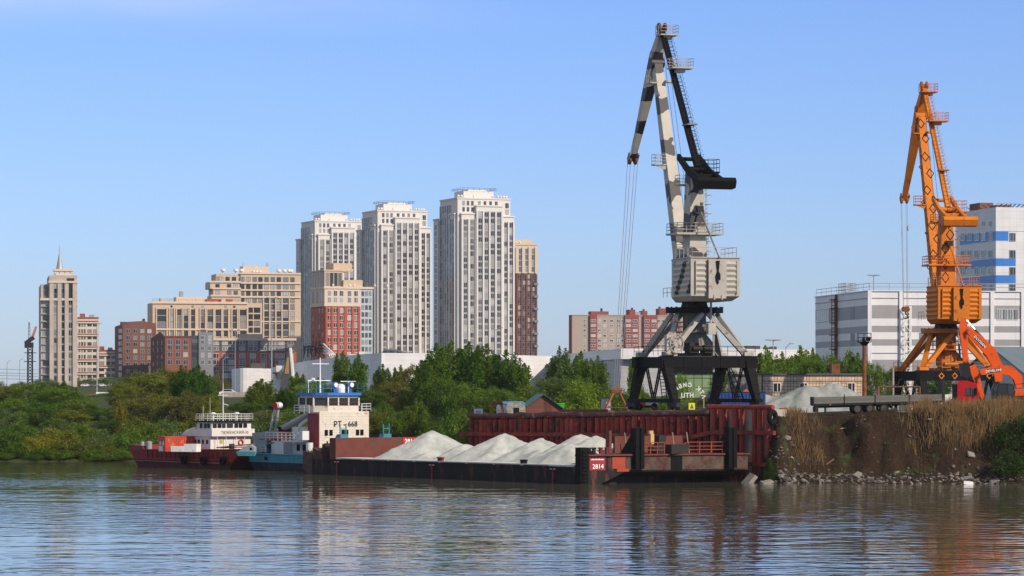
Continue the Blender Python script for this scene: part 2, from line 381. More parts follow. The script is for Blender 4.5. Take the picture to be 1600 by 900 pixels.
def ground_mat():
    m = bpy.data.materials.new('earth_and_grass'); m.use_nodes = True
    n, l = m.node_tree.nodes, m.node_tree.links; b = n['Principled BSDF']; b.inputs['Roughness'].default_value = .95; b.inputs['Specular IOR Level'].default_value = .1
    tc = n.new('ShaderNodeTexCoord'); g = n.new('ShaderNodeNewGeometry')
    def noise(sc, det=6):
        z = n.new('ShaderNodeTexNoise'); z.inputs['Scale'].default_value = sc; z.inputs['Detail'].default_value = det; z.inputs['Roughness'].default_value = .65; l.new(tc.outputs['Object'], z.inputs['Vector']); return z.outputs[0]
    n1, n2, n3 = noise(.35), noise(2.2), noise(.12)
    soil = n.new('ShaderNodeMixRGB'); l.new(n2, soil.inputs[0]); soil.inputs[1].default_value = (.006,.004,.003,1); soil.inputs[2].default_value = (.062,.037,.023,1)
    gr = n.new('ShaderNodeMixRGB'); l.new(n2, gr.inputs[0]); gr.inputs[1].default_value = (.03,.05,.015,1); gr.inputs[2].default_value = (.075,.085,.032,1)
    sp = n.new('ShaderNodeSeparateXYZ'); l.new(tc.outputs['Object'], sp.inputs[0])
    far = n.new('ShaderNodeMapRange'); far.inputs['From Min'].default_value = 360; far.inputs['From Max'].default_value = 420; far.inputs['To Min'].default_value = .0; far.inputs['To Max'].default_value = .5; l.new(sp.outputs[1], far.inputs['Value'])
    a = n.new('ShaderNodeMath'); l.new(n1, a.inputs[0]); l.new(far.outputs[0], a.inputs[1])
    st = n.new('ShaderNodeMapRange'); st.inputs['From Min'].default_value = .54; st.inputs['From Max'].default_value = .66; l.new(a.outputs[0], st.inputs['Value'])
    mx = n.new('ShaderNodeMixRGB'); l.new(st.outputs[0], mx.inputs[0]); l.new(soil.outputs[0], mx.inputs[1]); l.new(gr.outputs[0], mx.inputs[2])
    l.new(mx.outputs[0], b.inputs['Base Color'])
    bp = n.new('ShaderNodeBump'); bp.inputs['Distance'].default_value = .25; l.new(n2, bp.inputs['Height']); l.new(bp.outputs[0], b.inputs['Normal'])
    return m
gm = MB(); gm.v = verts; gm.f = faces; gm.mi = [0]*len(faces)
tag(gm.build('ground', ground_mat(), smooth=True), 'earth river bank and grassy land behind', 'ground', kind='structure')
def gz1(x, y): return float(ground_z(np.array([x]), np.array([y]))[0])
rd = MB(); rd.box(-420, -60, 1394, 1404, 9.9, 10.2)
tag(rd.build('road', mat('asphalt', (.05,.05,.052), .9)), 'far road along the grassy embankment', 'road', kind='structure')

# ---------------------------------------------------------------- buildings
_wcache = {}
def window_mesh(w, h, frame, gl, mull=1):
    k = (round(w,2), round(h,2), frame.name, gl.name, mull)
    if k in _wcache: return _wcache[k]
    b = MB(); t = min(.12, w*.07)
    b.m = 1; b.box(-w/2+t, w/2-t, -.05, 0.0, -h/2+t, h/2-t)
    b.m = 0
    for (x0,x1,z0,z1) in ((-w/2,w/2,-h/2,-h/2+t),(-w/2,w/2,h/2-t,h/2),(-w/2,-w/2+t,-h/2+t,h/2-t),(w/2-t,w/2,-h/2+t,h/2-t)): b.box(x0,x1,-.10,0,z0,z1)
    for j in range(mull):
        x = -w/2 + w*(j+1)/(mull+1) + (w*.08 if mull == 1 else 0); b.box(x-t/2, x+t/2, -.09, -.055, -h/2+t, h/2-t)
    me = bpy.data.meshes.new('window'); me.from_pydata(b.v, [], b.f); me.materials.append(frame); me.materials.append(gl)
    me.polygons.foreach_set('material_index', b.mi); me.update(); _wcache[k] = me; return me

class Bld:
    """one building: walls etc. in its own frame; u runs along the right-hand face, v along the left-hand one"""
    def __init__(s, name, label, px, Y, yaw, cat='building', group=None):
        s.x0, s.Y0, s.th = X(px, Y), Y, R(yaw); s.c, s.s = math.cos(s.th), math.sin(s.th)
        s.root = thing(name, label, cat, (s.x0, Y, 0), s.th, group); s.parts = {}; s.wins = []
    def U(s, px, v=0):
        k = (px-800)/F; return (k*(s.Y0+v*s.c) - s.x0 + v*s.s)/(s.c - k*s.s)
    def V(s, px, u=0):
        k = (px-800)/F; return (s.x0+u*s.c - k*(s.Y0+u*s.s))/(s.s + k*s.c)
    def depth(s, u, v): return s.Y0 + u*s.s + v*s.c
    def Z(s, py, u=0, v=0): return Z(py, s.depth(u, v))
    def part(s, name, m):
        k = (name, m.name)
        if k not in s.parts: s.parts[k] = (MB(), m)
        return s.parts[k][0]
    def win(s, u, v, z, w, h, left=False, frame=None, gl=None, mull=1): s.wins.append((u, v, z, w, h, left, frame or white, gl or glass_far, mull))
    def grid(s, a0, a1, at, z0, z1, nc, nr, w, h, left=False, skip=None, **kw):
        for i in range(nc):
            a = a0 + (a1-a0)*(i+.5)/nc
            for j in range(nr):
                if skip and skip(i, j): continue
                z = z0 + (z1-z0)*(j+.5)/nr
                if left: s.win(at, a, z, w, h, True, **kw)
                else: s.win(a, at, z, w, h, False, **kw)
    def solo(s, name, m, *bx): q = MB(); q.box(*bx); return q.build(name, m, s.root)
    def fins(s, mb, a0, a1, at, z0, z1, n, w, proud, left=False):
        for i in range(n+1):
            a = a0 + (a1-a0)*i/n
            if left: mb.box(at-proud, at+.01, a-w/2, a+w/2, z0, z1)
            else: mb.box(a-w/2, a+w/2, at-proud, at+.01, z0, z1)
    def bands(s, mb, a0, a1, at, zs, h, proud, left=False):
        for z in zs:
            if left: mb.box(at-proud, at+.01, a0, a1, z-h/2, z+h/2)
            else: mb.box(a0, a1, at-proud, at+.01, z-h/2, z+h/2)
    def done(s, limit=100):
        for (name, _), (mb, m) in s.parts.items(): mb.build(name, m, s.root)
        ws = s.wins
        def score(q):
            u, v, z, w, h, left = q[:6]
            n = Vector((-s.c, -s.s)) if left else Vector((s.s, -s.c))
            p = Vector((s.x0+u*s.c-v*s.s, s.Y0+u*s.s+v*s.c)); f = max(0.02, -n.dot(p.normalized()))
            return w*h*f*(1 + .02*z)
        ws.sort(key=score, reverse=True)
        for i, (u, v, z, w, h, left, fr, gl, mu) in enumerate(ws[:limit]):
            o = bpy.data.objects.new('window', window_mesh(w, h, fr, gl, mu)); col.objects.link(o)
            o.parent = s.root; o.location = (u, v, z)
            if left: o.rotation_euler.z = R(-90)
        rest = ws[limit:]
        if rest:
            b = MB(); b2 = []
            mats = []
            for (u, v, z, w, h, left, fr, gl, mu) in rest:
                me = window_mesh(w, h, fr, gl, mu)
                for m in (fr, gl):
                    if m not in mats: mats.append(m)
                mi = [mats.index(fr), mats.index(gl)]
                base = len(b.v)
                for q in me.vertices:
                    x, y, zz = q.co
                    if left: x, y = y, -x
                    b.v.append((u+x, v+y, z+zz))
                for pl in me.polygons: b.f.append([base+i for i in pl.vertices]); b.mi.append(mi[pl.material_index])
            o = b.build('window', mats, s.root); o['kind'] = 'stuff'
        return s.root

cream = mat('cream_render', (.62,.55,.47), .8, var=.06)
tower_white = mat('white_tower_cladding', (.64,.61,.57), .7, var=.05)
beige = mat('beige_brick', (.55,.42,.30), .85, var=.08)
beige_light = mat('pale_beige_stone', (.62,.50,.38), .8, var=.07)
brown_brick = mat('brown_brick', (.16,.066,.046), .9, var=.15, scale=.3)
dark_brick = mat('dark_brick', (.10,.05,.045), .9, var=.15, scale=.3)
red_brick = mat('red_brick', (.40,.085,.045), .85, var=.12, scale=.3)
gray_dark = mat('dark_grey_facade', (.085,.085,.09), .8, var=.12)
gray_mid = mat('mid_grey_facade', (.20,.21,.23), .8, var=.08)
roof_dark = mat('flat_roof_felt', (.10,.09,.085), .9)
frame_dark = mat('dark_window_frame', (.05,.05,.055), .5)
frame_grey = mat('grey_window_frame', (.3,.3,.31), .5)
red_brown = mat('red_brown_trim', (.30,.085,.05), .8)
vent_white = mat('vent_white', (.7,.66,.6), .6)

def dish_vents(b, us, v, z, r=1.0, m=None):
    for u in us:
        mb = MB(); mb.lathe((u, v, z), [(r*.35,0),(r*.35,r*.7),(r*.95,r*.8),(r,r*1.2),(r*.8,r*1.75),(r*.2,r*2)], 10); mb.build('roof_vent', m or vent_white, b.root)

spandrel = mat('spandrel_grey', (.33,.315,.30), .6, var=.1)
def big_tower(label, px, Y, yaw=21.5):
    b = Bld('residential_tower', label, px, Y, yaw, group='pale high-rise towers')
    zr = 103.3; w = b.part('wall', tower_white); fl = 3.1; z0 = 6
    Wc, D = 28.0, 25.0
    w.box(0, Wc, 0, D, z0, zr)
    # recessed glass strips sit on the core and on the bays, between proud piers
    w.box(1.6, 9.2, -1.3, 0, z0, 95.6); w.box(9.2, 23.0, -2.0, 0, z0, 99.6); w.box(23.6, 29.6, -.9, 6, z0, 94.6)
    w.box(-1.0, 0, 1.5, 8.5, z0, 95.6); w.box(-1.2, 12, D, D+6.5, z0, 94)
    par = b.part('parapet', tower_white)
    for (u0,u1,v0,v1,z) in ((-.3,Wc+.3,-.3,D+.3,zr),(1.3,9.4,-1.7,-.35,95.6),(9.0,23.3,-2.4,-.35,99.6),(23.3,30,-1.3,6.3,94.6),(-1.5,-.35,1.2,8.8,95.6),(-1.6,-.35,D+.35,D+6.8,94)):
        par.box(u0, u1, v0, v1, z, z+.7)
    ph = b.part('penthouse', tower_white); ph.box(5, 21, 5, 18, zr+.7, zr+4.3); ph.box(8, 18, 7, 16, zr+4.3, zr+5.2)
    rl = MB(); rl.rail([(4,4,zr+4.3),(22,4,zr+4.3),(22,19,zr+4.3),(4,19,zr+4.3)], 1.5, .06, 3, 1, True); rl.build('roof_rail', dark_steel, b.root)
    dish_vents(b, [1.5,3.2,22.5,24,25.6,27], 3, zr+.7, .75); dish_vents(b, [2.5, 9, 19, 23.5], 1.2, zr+.7, .6)
    for u, a, zt, at in ((5.4,2,95.6,-1.3),(16.1,4,99.6,-2.0),(26.6,2,94.6,-.9)):
        n = 2 if a == 2 else 4; wid = {5.4:7.0,16.1:13.2,26.6:5.6}[u]; a0, a1 = u-wid/2, u+wid/2
        nr = int((zt-2-z0)/fl)
        b.fins(w, a0, a1, at, z0, zt-2.2, n, .8, .55); b.part('spandrel_strip', spandrel).box(a0+.3, a1-.3, at-.035, at-.004, z0, zt-2.4)
        b.grid(a0, a1, at, zt-2.4-nr*fl, zt-2.4, n, nr, 2.1 if n == 4 else 1.9, 2.4, frame=frame_grey)
    b.grid(10, 22, 0, 99.9, 103.0, 4, 1, 1.5, 1.9, frame=frame_grey)
    b.grid(2, 9, 0, 96.6, 102.8, 3, 2, 1.3, 2.3, frame=frame_grey); b.grid(24.5, 28, 0, 95.6, 102, 1, 2, 1.9, 2.6, frame=frame_grey)
    nr = int((zr-3-z0)/fl); b.part('spandrel_strip', spandrel).box(-.035, -.004, 8.7, D-.2, z0, zr-2.6); b.part('spandrel_strip', spandrel).box(-1.035, -1.004, 1.7, 8.3, z0, 93.4)
    b.fins(w, 8.5, D, 0, z0, zr-2.5, 5, .8, .25, left=True)
    b.grid(8.5, D, 0, zr-2.8-nr*fl, zr-2.8, 5, nr, 2.45, 2.75, left=True, frame=frame_dark)
    b.grid(1.5, 8.5, -1.0, 95-2-(nr-3)*fl, 93, 2, nr-3, 2.2, 2.5, left=True, frame=frame_dark)
    b.fins(w, 1.5, 8.5, -1.0, z0, 93.6, 2, .7, .25, left=True)
    b.grid(D, D+6.5, -1.2, 92-(nr-4)*fl, 92, 1, nr-4, 2.6, 2.2, left=True, frame=frame_dark)
    return b.done()
big_tower('tallest pale stepped high-rise tower, right of the three', 715, 1520)
big_tower('pale stepped high-rise tower, middle of the three', 590, 1626)
big_tower('pale high-rise tower behind the red and beige block, left of the three', 492, 1727)

# slim brown and beige tower
b = Bld('residential_tower', 'slim brown brick tower with beige upper floors beside the tallest tower', 796, 1560, 7)
u1 = b.U(838); zt, zm = b.Z(383), b.Z(427)
b.part('wall', brown_brick).box(0, u1, 0, 16, 6, zm); wb = b.part('upper_wall', beige_light); wb.box(-.2, u1+.2, -.2, 16.2, zm, zt)
b.part('penthouse', beige_light).box(1.5, u1-2, 2, 12, zt+.004, zt+3); b.part('parapet', beige_light).box(-.5, u1+.5, -.5, 0, zt, zt+.8)
us = b.U(808)
fl = 3.15; nr = int((zm-8)/fl)
b.grid(us, u1, 0, zm-nr*fl, zm, 4, nr, 1.7, 2.2, frame=frame_grey); b.grid(us, u1, -.2, zm+.6, zt-1.6, 3, 4, 1.8, 2.7, frame=frame_grey, gl=glass_mat('blue_glass', (.08,.11,.15), (.25,.3,.34), .6))
b.fins(b.part('wall', brown_brick), us, u1, 0, 6, zm-.5, 4, .9, .5); b.fins(wb, us, u1, -.2, zm, zt-1, 3, 1.6, .5)
for j in range(nr):
    if j % 2: 
        mb = MB(); mb.box(u1-1.2, u1+.9, -1.1, -.05, zm-(j+1)*fl+.2, zm-(j+1)*fl+1.4); mb.build('balcony', gray_mid, b.root)
dish_vents(b, [1.5, 3.5, 5.5], .8, zt+.8, .6)
b.done()

# red and beige block in front of the left tower
b = Bld('apartment_block', 'red brick apartment block with beige top floors below the pale towers', 507.7, 1400, 20)
u1 = b.U(582); ug = b.U(563); v1 = b.V(486); zr, zb_, zu = b.Z(477), b.Z(451), b.Z(423)
b.part('wall', red_brick).box(0, ug, 0, v1, 6, zr); bw = b.part('upper_wall', beige_light); bw.box(-.25, ug, -.25, v1, zr, zb_)
bw.box(-.6, u1+.4, -.6, v1+.3, zb_, zb_+1); bw.box(-.4, ug, -.4, v1, zr-.4, zr+.5)
gb = b.part('glazed_bay', mat('pale_blue_panel', (.42,.47,.5), .4)); gb.box(ug, u1, -.1, v1, 6, zb_)
tp = b.part('roof_block', beige); tp.box(.2, b.U(537), 1.5, v1, zb_+1, zu); tp.box(b.U(537), b.U(567), 1.5, v1-4, zb_+1, b.Z(437)); tp.box(b.U(527), b.U(556), 6, v1-4, zu, b.Z(410)); tp.box(b.U(537), b.U(567), .4, 1.5, zb_+1, b.Z(437))
b.part('parapet', beige).box(-.1, b.U(537)+.2, 1.2, v1+.2, zu, zu+.6)
fl = (zb_-8)/14
for (c, n) in ((b.U(514.7),1),(b.U(524),1),(b.U(533.5),1),(b.U(546),1),(b.U(556),1)):
    b.grid(c-1, c+1, 0, zr-11*fl*.93, zr-.6, 1, 10, 2.0, 2.3); b.grid(c-1, c+1, -.25, zr+1, zb_-.6, 1, 2, 1.9, 2.6)
for px in (510,519,529,539,551,561): b.part('wall', red_brick).box(b.U(px)-.5, b.U(px)+.5, -.45, .01, 6, zr-.5)
b.grid(ug+.3, u1-.3, -.1, 10, zb_-.5, 3, 14, 1.3, 2.2, frame=frame_grey)
b.grid(1, v1-1, 0, zr-10*fl, zr-.6, 4, 9, 2.6, 2.3, left=True, frame=frame_dark); b.grid(1, v1-1, -.25, zr+1, zb_-.6, 3, 1, 3, 5, left=True, frame=frame_dark)
b.grid(.2, v1, .2, zb_+2, zu-1, 5, 1, 1.6, 7, left=True, frame=frame_dark); b.grid(b.U(510), b.U(536), 1.5, zb_+2.5, zu-2, 4, 1, 1.6, 6, frame=frame_dark)
dish_vents(b, [4, 12, 14, 24, 30], .5, zb_+1, .6); dish_vents(b, [b.U(537)+3, b.U(537)+5], 3, zu, .5); b.done()

# far left tower with a spire
b = Bld('tower_block', 'unfinished beige tower block with spire on the far left', 64, 1400, 10)
v1 = b.V(60.7); u1 = b.U(120.5); um = b.U(77); zl, zm, zt = b.Z(444), b.Z(430), b.Z(420)
tst = mat('weathered_beige', (.45,.385,.325), .85, var=.12, scale=.25); w = b.part('wall', tst); w.box(0, um, 0, v1, 8, zl); w.box(um, u1, -1.5, v1, 8, zm)
b.part('lantern', beige_light).box(b.U(87), b.U(113), 1, 10, zm, zm+.8)
lt = b.part('lantern', beige_light)
for px in (87,95.5,104,112): lt.box(b.U(px)-.6, b.U(px)+.6, 1, 9, zm+.8, zt-1)
lt.box(b.U(87)-.8, b.U(113)+.5, .6, 9.4, zt-1, zt)
mb = MB(); uu = b.U(93.5); mb.tube((uu,4,zt),(uu,4,zt+7.5),1.6,.25,8); mb.tube((uu,4,zt+7.4),(uu,4,b.Z(390)+2),.22,.12,6); mb.build('spire', steel, b.root)
b.part('cornice', beige_light).box(um-.4, u1+.4, -2, -1.5, b.Z(442), b.Z(442)+.9); b.part('cornice', beige_light).box(-.4, u1+.4, -2.1, -.0, b.Z(466)-1, b.Z(466))
slab = b.part('floor_slabs', concrete)
fl = 3.45; nr = 13; zt2 = b.Z(467)
dark_open = glass_mat('opening_shade', (.012,.012,.014), (.05,.05,.05), .9, .8)  # no glass here: opaque panes coloured as the shade inside open floors
for j in range(nr+1):
    z = zt2-j*fl; slab.box(-.25, um-1, -.7, 0, z-.15, z+.15); slab.box(um-.1, u1+.1, -1.75, -1.5, z-.2, z+.2)
for px in (80.5,93,104,116.5): w.box(b.U(px)-.9, b.U(px)+.9, -2.2, -1.49, 8, b.Z(443))
b.grid(b.U(66), b.U(77), 0, zt2-nr*fl, zt2, 1, nr, 2.9, 2.6, frame=frame_grey); b.grid(b.U(66), b.U(77), 0, zt2+1, zl-2, 1, 2, 2.2, 5, frame=frame_grey)
for px in (87.5, 109.5): b.grid(b.U(px)-1, b.U(px)+1, -1.5, zt2-nr*fl, zt2, 1, nr, 2.0, 2.5, frame=frame_grey)
b.grid(b.U(98.5)-1, b.U(98.5)+1, -1.5, zt2-nr*fl, zt2, 1, nr, 2.9, 3.0, frame=concrete, gl=dark_open, mull=0)
for px in (87.5,97): b.grid(b.U(px)-1, b.U(px)+1, -1.5, zt2+1, b.Z(446), 1, 2, 2.0, 5, frame=frame_grey)
b.grid(b.U(110)-1, b.U(110)+1, -1.5, zt2+1, b.Z(446), 1, 1, 3.6, 12, frame=concrete, gl=dark_open, mull=0)
b.grid(2, v1-1, 0, zt2-nr*fl, zt2, 2, nr, 2.5, 2.4, left=True, frame=frame_grey); b.done()

# cream striped block and its lower neighbour
for (nm, lab, pl, pr, top, nstr, Y) in (('apartment_block','cream apartment block with thin red-brown stripes right of the spired tower',121,153.5,497,8,1460),
                                    ('apartment_block','low cream apartment block left of the brown brick house',152,181.5,548,3,1520)):
    b = Bld(nm, lab, pl, Y, 6); u1 = b.U(pr); zt = b.Z(top); w = b.part('wall', cream); w.box(0, u1, 0, 14, 8, zt); fl = 3.05
    b.part('parapet', red_brown).box(-.3, u1+.3, -.3, 0, zt-.2, zt+.5)
    nr = int((zt-9)/fl)
    for k in range(nr//2+1): b.solo('stripe', red_brown, -.05, u1, -.35, .01, zt-1.75-k*2*fl, zt-1.25-k*2*fl); b.bands(w, -.1, u1, 0, [zt-2.2-k*2*fl], .6, .6)
    b.grid(u1*.45, u1*.98, 0, zt-1.6-nr*fl, zt-1.6, 2, nr, u1*.2, 1.6, frame=frame_dark); b.grid(.3, u1*.42, 0, zt-1.6-nr*fl, zt-1.6, 3 if top < 520 else 1, nr, .8 if top < 520 else 2.5, 1.8, frame=frame_dark)
    pb = b.part('roof_hut', red_brown); pb.box(1, u1*.35, 2, 6, zt+.5, zt+2.2); b.part('roof_unit', frame_grey).box(u1*.55, u1*.8, 2, 5, zt+.5, zt+1.6); b.done()

# brown brick house with a low arched gable
b = Bld('apartment_block', 'brown brick apartment house with low arched roofline', 192, 1463, 20)
u1 = b.U(244); v1 = b.V(180.3); z0, z1, z2 = b.Z(509), b.Z(502), b.Z(505)
mb = b.part('wall', brown_brick); us = [b.U(p) for p in (192,200,210,222,234,244)]; zz = [z0, b.Z(506), z1, z1+.2, b.Z(503), z2]
mb.side([(0,6),(u1,6)] + list(zip(us[::-1], zz[::-1])), 0, v1)
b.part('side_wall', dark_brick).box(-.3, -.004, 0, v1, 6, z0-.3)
fl = 3.18; b.grid(b.U(194.5), b.U(239), 0, b.Z(585), b.Z(512), 4, 7, 2.1, 2.0, frame=frame_grey)
b.grid(.5, v1*.5, -.3, b.Z(590), b.Z(512), 2, 8, 3.2, 2.2, left=True, frame=frame_dark)
b.part('chimney', dark_brick).box(b.U(226), b.U(229), 3, 5, z1-.5, z1+1.4); b.part('roof_hut', dark_brick).box(.5, 3, v1*.3, v1*.5, z0-.5, z0+2); b.done()

# long beige block
b = Bld('apartment_block', 'long beige apartment block with tall dark window strips', 238.5, 1500, 14)
u1 = b.U(411); uc = b.U(386); v1 = b.V(233); zt = b.Z(473); w = b.part('wall', beige)
w.box(0, uc, 0, 20, 6, zt); w.box(uc, u1, 3.5, 20, 6, b.Z(477)); b.part('cornice', beige_light).box(-.5, uc+.3, -.6, 0, zt-.4, zt+.7)
cols = [(252.6,11,3),(268.5,4,1),(280,5,1),(290.5,5,1),(301.5,4.5,1),(316.7,4.5,1),(328.4,6.5,2),(341,6.5,2),(352.6,5,1),(366.6,5,1),(379.8,8,2)]
for (px, wd, mu) in cols:
    c = b.U(px); ww = wd*1.12*1500/4800*2.6/2.6 if False else wd*.3125*1.25
    for k in range(3): b.win(c, 0, b.Z(487.5+10.2*k), ww, 2.9, frame=frame_dark, mull=mu)
    for k in range(4): b.win(c, 0, b.Z(521+10*k), ww*.9, 2.5, frame=frame_dark, mull=mu)
    w.box(c-ww/2-.75, c-ww/2-.15, -.5, .01, 6, b.Z(481)); w.box(c+ww/2+.15, c+ww/2+.75, -.5, .01, 6, b.Z(481))
b.bands(b.part('cornice', beige_light), -.2, uc, 0, [b.Z(514.5)], .8, .7)
for px in (268,301,316.5,352.5,366): b.win(b.U(px), 0, b.Z(478.5), 1.0, 1.0, frame=frame_dark, mull=0)
b.grid(b.U(387), b.U(400), 3.5, b.Z(520), b.Z(478), 1, 4, 2.2, 2.6, frame=frame_dark); b.grid(b.U(397), b.U(410), 3.5, b.Z(520), b.Z(478), 1, 4, 3.2, 2.6, frame=frame_dark)
b.part('roof_hut', beige_light).box(b.U(278), b.U(324), 6, 16, zt, b.Z(463)); b.part('roof_hut', beige_light).box(b.U(252), b.U(259), 3, 8, zt, b.Z(465.5)); b.part('roof_hut', beige_light).box(b.U(347), b.U(354), 3, 8, zt, b.Z(466))
b.part('chimney', steel).box(b.U(284), b.U(290), 8, 10, b.Z(463), b.Z(454)); mb = MB(); mb.rail([(0,.4,zt+.7),(uc,.4,zt+.7)], 1.2, .05, 4, 1); mb.build('roof_rail', dark_steel, b.root)
rt = b.part('red_roof', red_brick); rt.box(b.U(325), b.U(366), 5, 14, zt+.01, b.Z(466)); b.done()

# upper beige stepped block
b = Bld('apartment_block', 'tall beige stepped apartment block behind the long beige one', 337, 1600, 14)
u1 = b.U(470); zt = b.Z(427); w = b.part('wall', beige); ul = b.U(376)
w.box(b.U(376), u1, 0, 20, 6, zt); w.box(b.U(338), ul, .8, 18, b.Z(440), zt-.3)
for k, (p, z) in enumerate(((328.5, 440), (333, 450.5), (330, 462))):
    w.box(b.U(p), ul, .2-.8*k, 18-2*k, b.Z(z+11.2), b.Z(z)-.02); b.part('terrace_edge', beige_light).box(b.U(p)-.6, ul, -.4-.8*k, .2-.8*k-.01, b.Z(z)-.5, b.Z(z)+.4)
b.part('penthouse', beige_light).box(b.U(381), b.U(421), 3, 14, zt, b.Z(415)); b.part('cornice', beige_light).box(ul-.3, u1, -.5, 0, zt-.3, zt+.6)
for i, px in enumerate((378.5,388,398,407,416.5,426.3,435.7,446.5,457)):
    wd = 2.3 if px != 446.5 else 3.0
    for y in (436,447.5,458,469): b.win(b.U(px), 0, b.Z(y), wd, 2.5, frame=frame_dark)
    if px > 412:
        for k in range(7): b.win(b.U(px), 0, b.Z(473+ (484-473) + 10*k - (5 if k == 0 else 4)), wd, 2.9, frame=frame_dark)
        w.box(b.U(px)-wd/2-.9, b.U(px)-wd/2-.2, -.5, .01, 6, b.Z(465.5))
for px in (340,346,356,366): b.win(b.U(px), .8, b.Z(436), 2.2, 2.4, frame=frame_dark)
for px in (340,358,368): b.win(b.U(px), .2, b.Z(447), 2.2, 2.2, frame=frame_dark); b.win(b.U(px), -.6, b.Z(457.5), 2.2, 2.2, frame=frame_dark)
b.bands(b.part('cornice', beige_light), ul, u1, 0, [b.Z(442), b.Z(453), b.Z(464), b.Z(502)], .6, .6)
dish_vents(b, [b.U(p) for p in (349,369,378,436,445,452,455)], .9, zt, 1.3); dish_vents(b, [b.U(p) for p in (397,402,407)], 1.5, zt, .9)
mb = MB()
for p in (381,420,418): mb.tube((b.U(p),3,b.Z(415)),(b.U(p),3,b.Z(409)),.12,.06,5)
mb.build('aerial', dark_steel, b.root); b.done()

# lower blocks: dark and red brick house, grey tower, grey and red base block
b = Bld('apartment_block', 'small red-brown brick house with dark side wall in front of the beige block', 258.5, 1430, 24)
v1 = b.V(236.5); u1 = b.U(299); zt = b.Z(526.5); b.part('wall', mat('rusty_brick', (.20,.068,.046), .9, var=.12, scale=.3)).box(0, u1, 0, v1, 6, zt)
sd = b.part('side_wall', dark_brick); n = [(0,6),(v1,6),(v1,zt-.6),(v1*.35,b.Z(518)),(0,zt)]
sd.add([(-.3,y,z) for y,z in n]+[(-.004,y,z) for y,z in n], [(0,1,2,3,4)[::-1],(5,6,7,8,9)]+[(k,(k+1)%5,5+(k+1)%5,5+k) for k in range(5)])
for px in (265.5,278,290):
    for y in (534.5,543,554,566): b.win(b.U(px), 0, b.Z(y), 2.4, 2.3, frame=frame_grey)
b.part('parapet', dark_brick).box(-.3, u1+.1, -.3, 0, zt, zt+.5); b.grid(1, v1-1, -.3, b.Z(585), b.Z(530), 3, 5, 2.2, 2.2, left=True, frame=frame_dark); b.done()
b = Bld('apartment_block', 'narrow grey apartment tower between red-brown brick and dark grey block', 298, 1440, 8)
ug = b.U(310.6); u1 = b.U(333.5); zt = b.Z(519); b.part('glazed_link', mat('smoky_glazing', (.06,.07,.08), .2)).box(0, ug, .8, 10, 6, b.Z(524)); b.part('wall', gray_mid).box(ug, u1, 0, 12, 6, zt)
for px in (316.5,327.6):
    for y in (528,534,544,555,566): b.win(b.U(px), 0, b.Z(y), 1.5, 2.1)
for y in (533,543,554): b.win((ug)/2, .8, b.Z(y), 2.8, 2.2, frame=frame_dark)
b.part('roof_unit', gray_dark).box(ug+1, ug+3.5, 3, 7, zt, zt+1.3); b.done()
b = Bld('apartment_block', 'long dark grey and red apartment block with beige cornice', 333.5, 1450, 8)
u1 = b.U(463); zt, zm = b.Z(531), b.Z(549.5); wt = b.part('upper_wall', gray_dark); wt.box(0, u1, 0, 16, zm, zt); wr = b.part('wall', red_brick); wr.box(-.1, u1, -.3, 16, 6, zm)
b.part('cornice', beige_light).box(-.2, u1, -.6, 0, zt-.3, zt+.9)
for px in (337.5,351.5,362,378.5,395,412,425,430,440,454):
    for y in (536,544.5): b.win(b.U(px), 0, b.Z(y), 2.7 if px not in (362,395) else 4.2, 1.9)
    for y in (556,566,576,587): b.win(b.U(px), -.3, b.Z(y), 2.8, 2.3)
for (a, c) in ((347,366),(375,383),(436,447)): b.solo('bay_panel', gray_dark, b.U(a), b.U(c), -.34, -.302, 6, zm-1)
b.part('roof_hut', gray_dark).box(b.U(373), b.U(411), 4, 12, zt, b.Z(521.5)); b.done()

# red and beige residential slab on the right
b = Bld('apartment_block', 'long beige and red apartment slab behind the grey crane', 894, 1750, 12)
v1 = b.V(889.6); zt = b.Z(493); u1 = b.U(1076)
bg2 = mat('beige_panel', (.37,.30,.26), .85, var=.07); rp = mat('red_panel', (.25,.06,.052), .85, var=.1)
b.part('wall', bg2).box(0, u1, 0, v1, 6, zt); b.part('side_wall', rp).box(-.3, -.004, -.1, v1+.1, 6, zt+.4)
rs = b.part('balcony_stack', rp); bz = mat('balcony_glazing', (.45,.43,.43), .35)
gl = MB()
for (a, c) in ((921.5,932),(976,997),(1005,1026.5),(1050,1062)):
    rs.box(b.U(a), b.U(c), -1.5, 0, 6, zt+.5)
rows = [501, 508.4, 516, 524.4, 532, 540, 547.5, 555, 563]
for (a, n) in ((926,1),(981,1),(991.5,1),(1010,1),(1021,1),(1056,1)):
    for y in rows: b.win(b.U(a), -1.5, b.Z(y), 2.9, 1.5, gl=glass_far, mull=2)
for a in (913.5,936.5,945,955.5,966,973.5,1029,1037):
    for y in rows: b.win(b.U(a), 0, b.Z(y), 1.9 if a > 920 else 1.4, 1.5)
rh = b.part('roof_hut', rp); rh.box(b.U(925.5), b.U(953), 3, 10, zt, b.Z(486)); rh.box(b.U(985), b.U(994), 2, 10, zt, b.Z(483)); rh.box(b.U(1005), b.U(1013), 2, 10, zt, b.Z(485)); rh.box(b.U(1031.5), b.U(1045), 2, 10, zt, b.Z(481))
b.part('roof_hut', frame_grey).box(b.U(994), b.U(1005), 3, 9, zt, b.Z(487))
mb = MB()
for p, q in ((943,481),(991,480),(1009,482),(1034,478)): mb.tube((b.U(p),5,zt),(b.U(p),5,b.Z(q)),.8,.6,8)
mb.build('vent_pipe', dark_steel, b.root); b.part('parapet', bg2).box(-.2, u1, -.25, 0, zt, zt+.5); b.done()
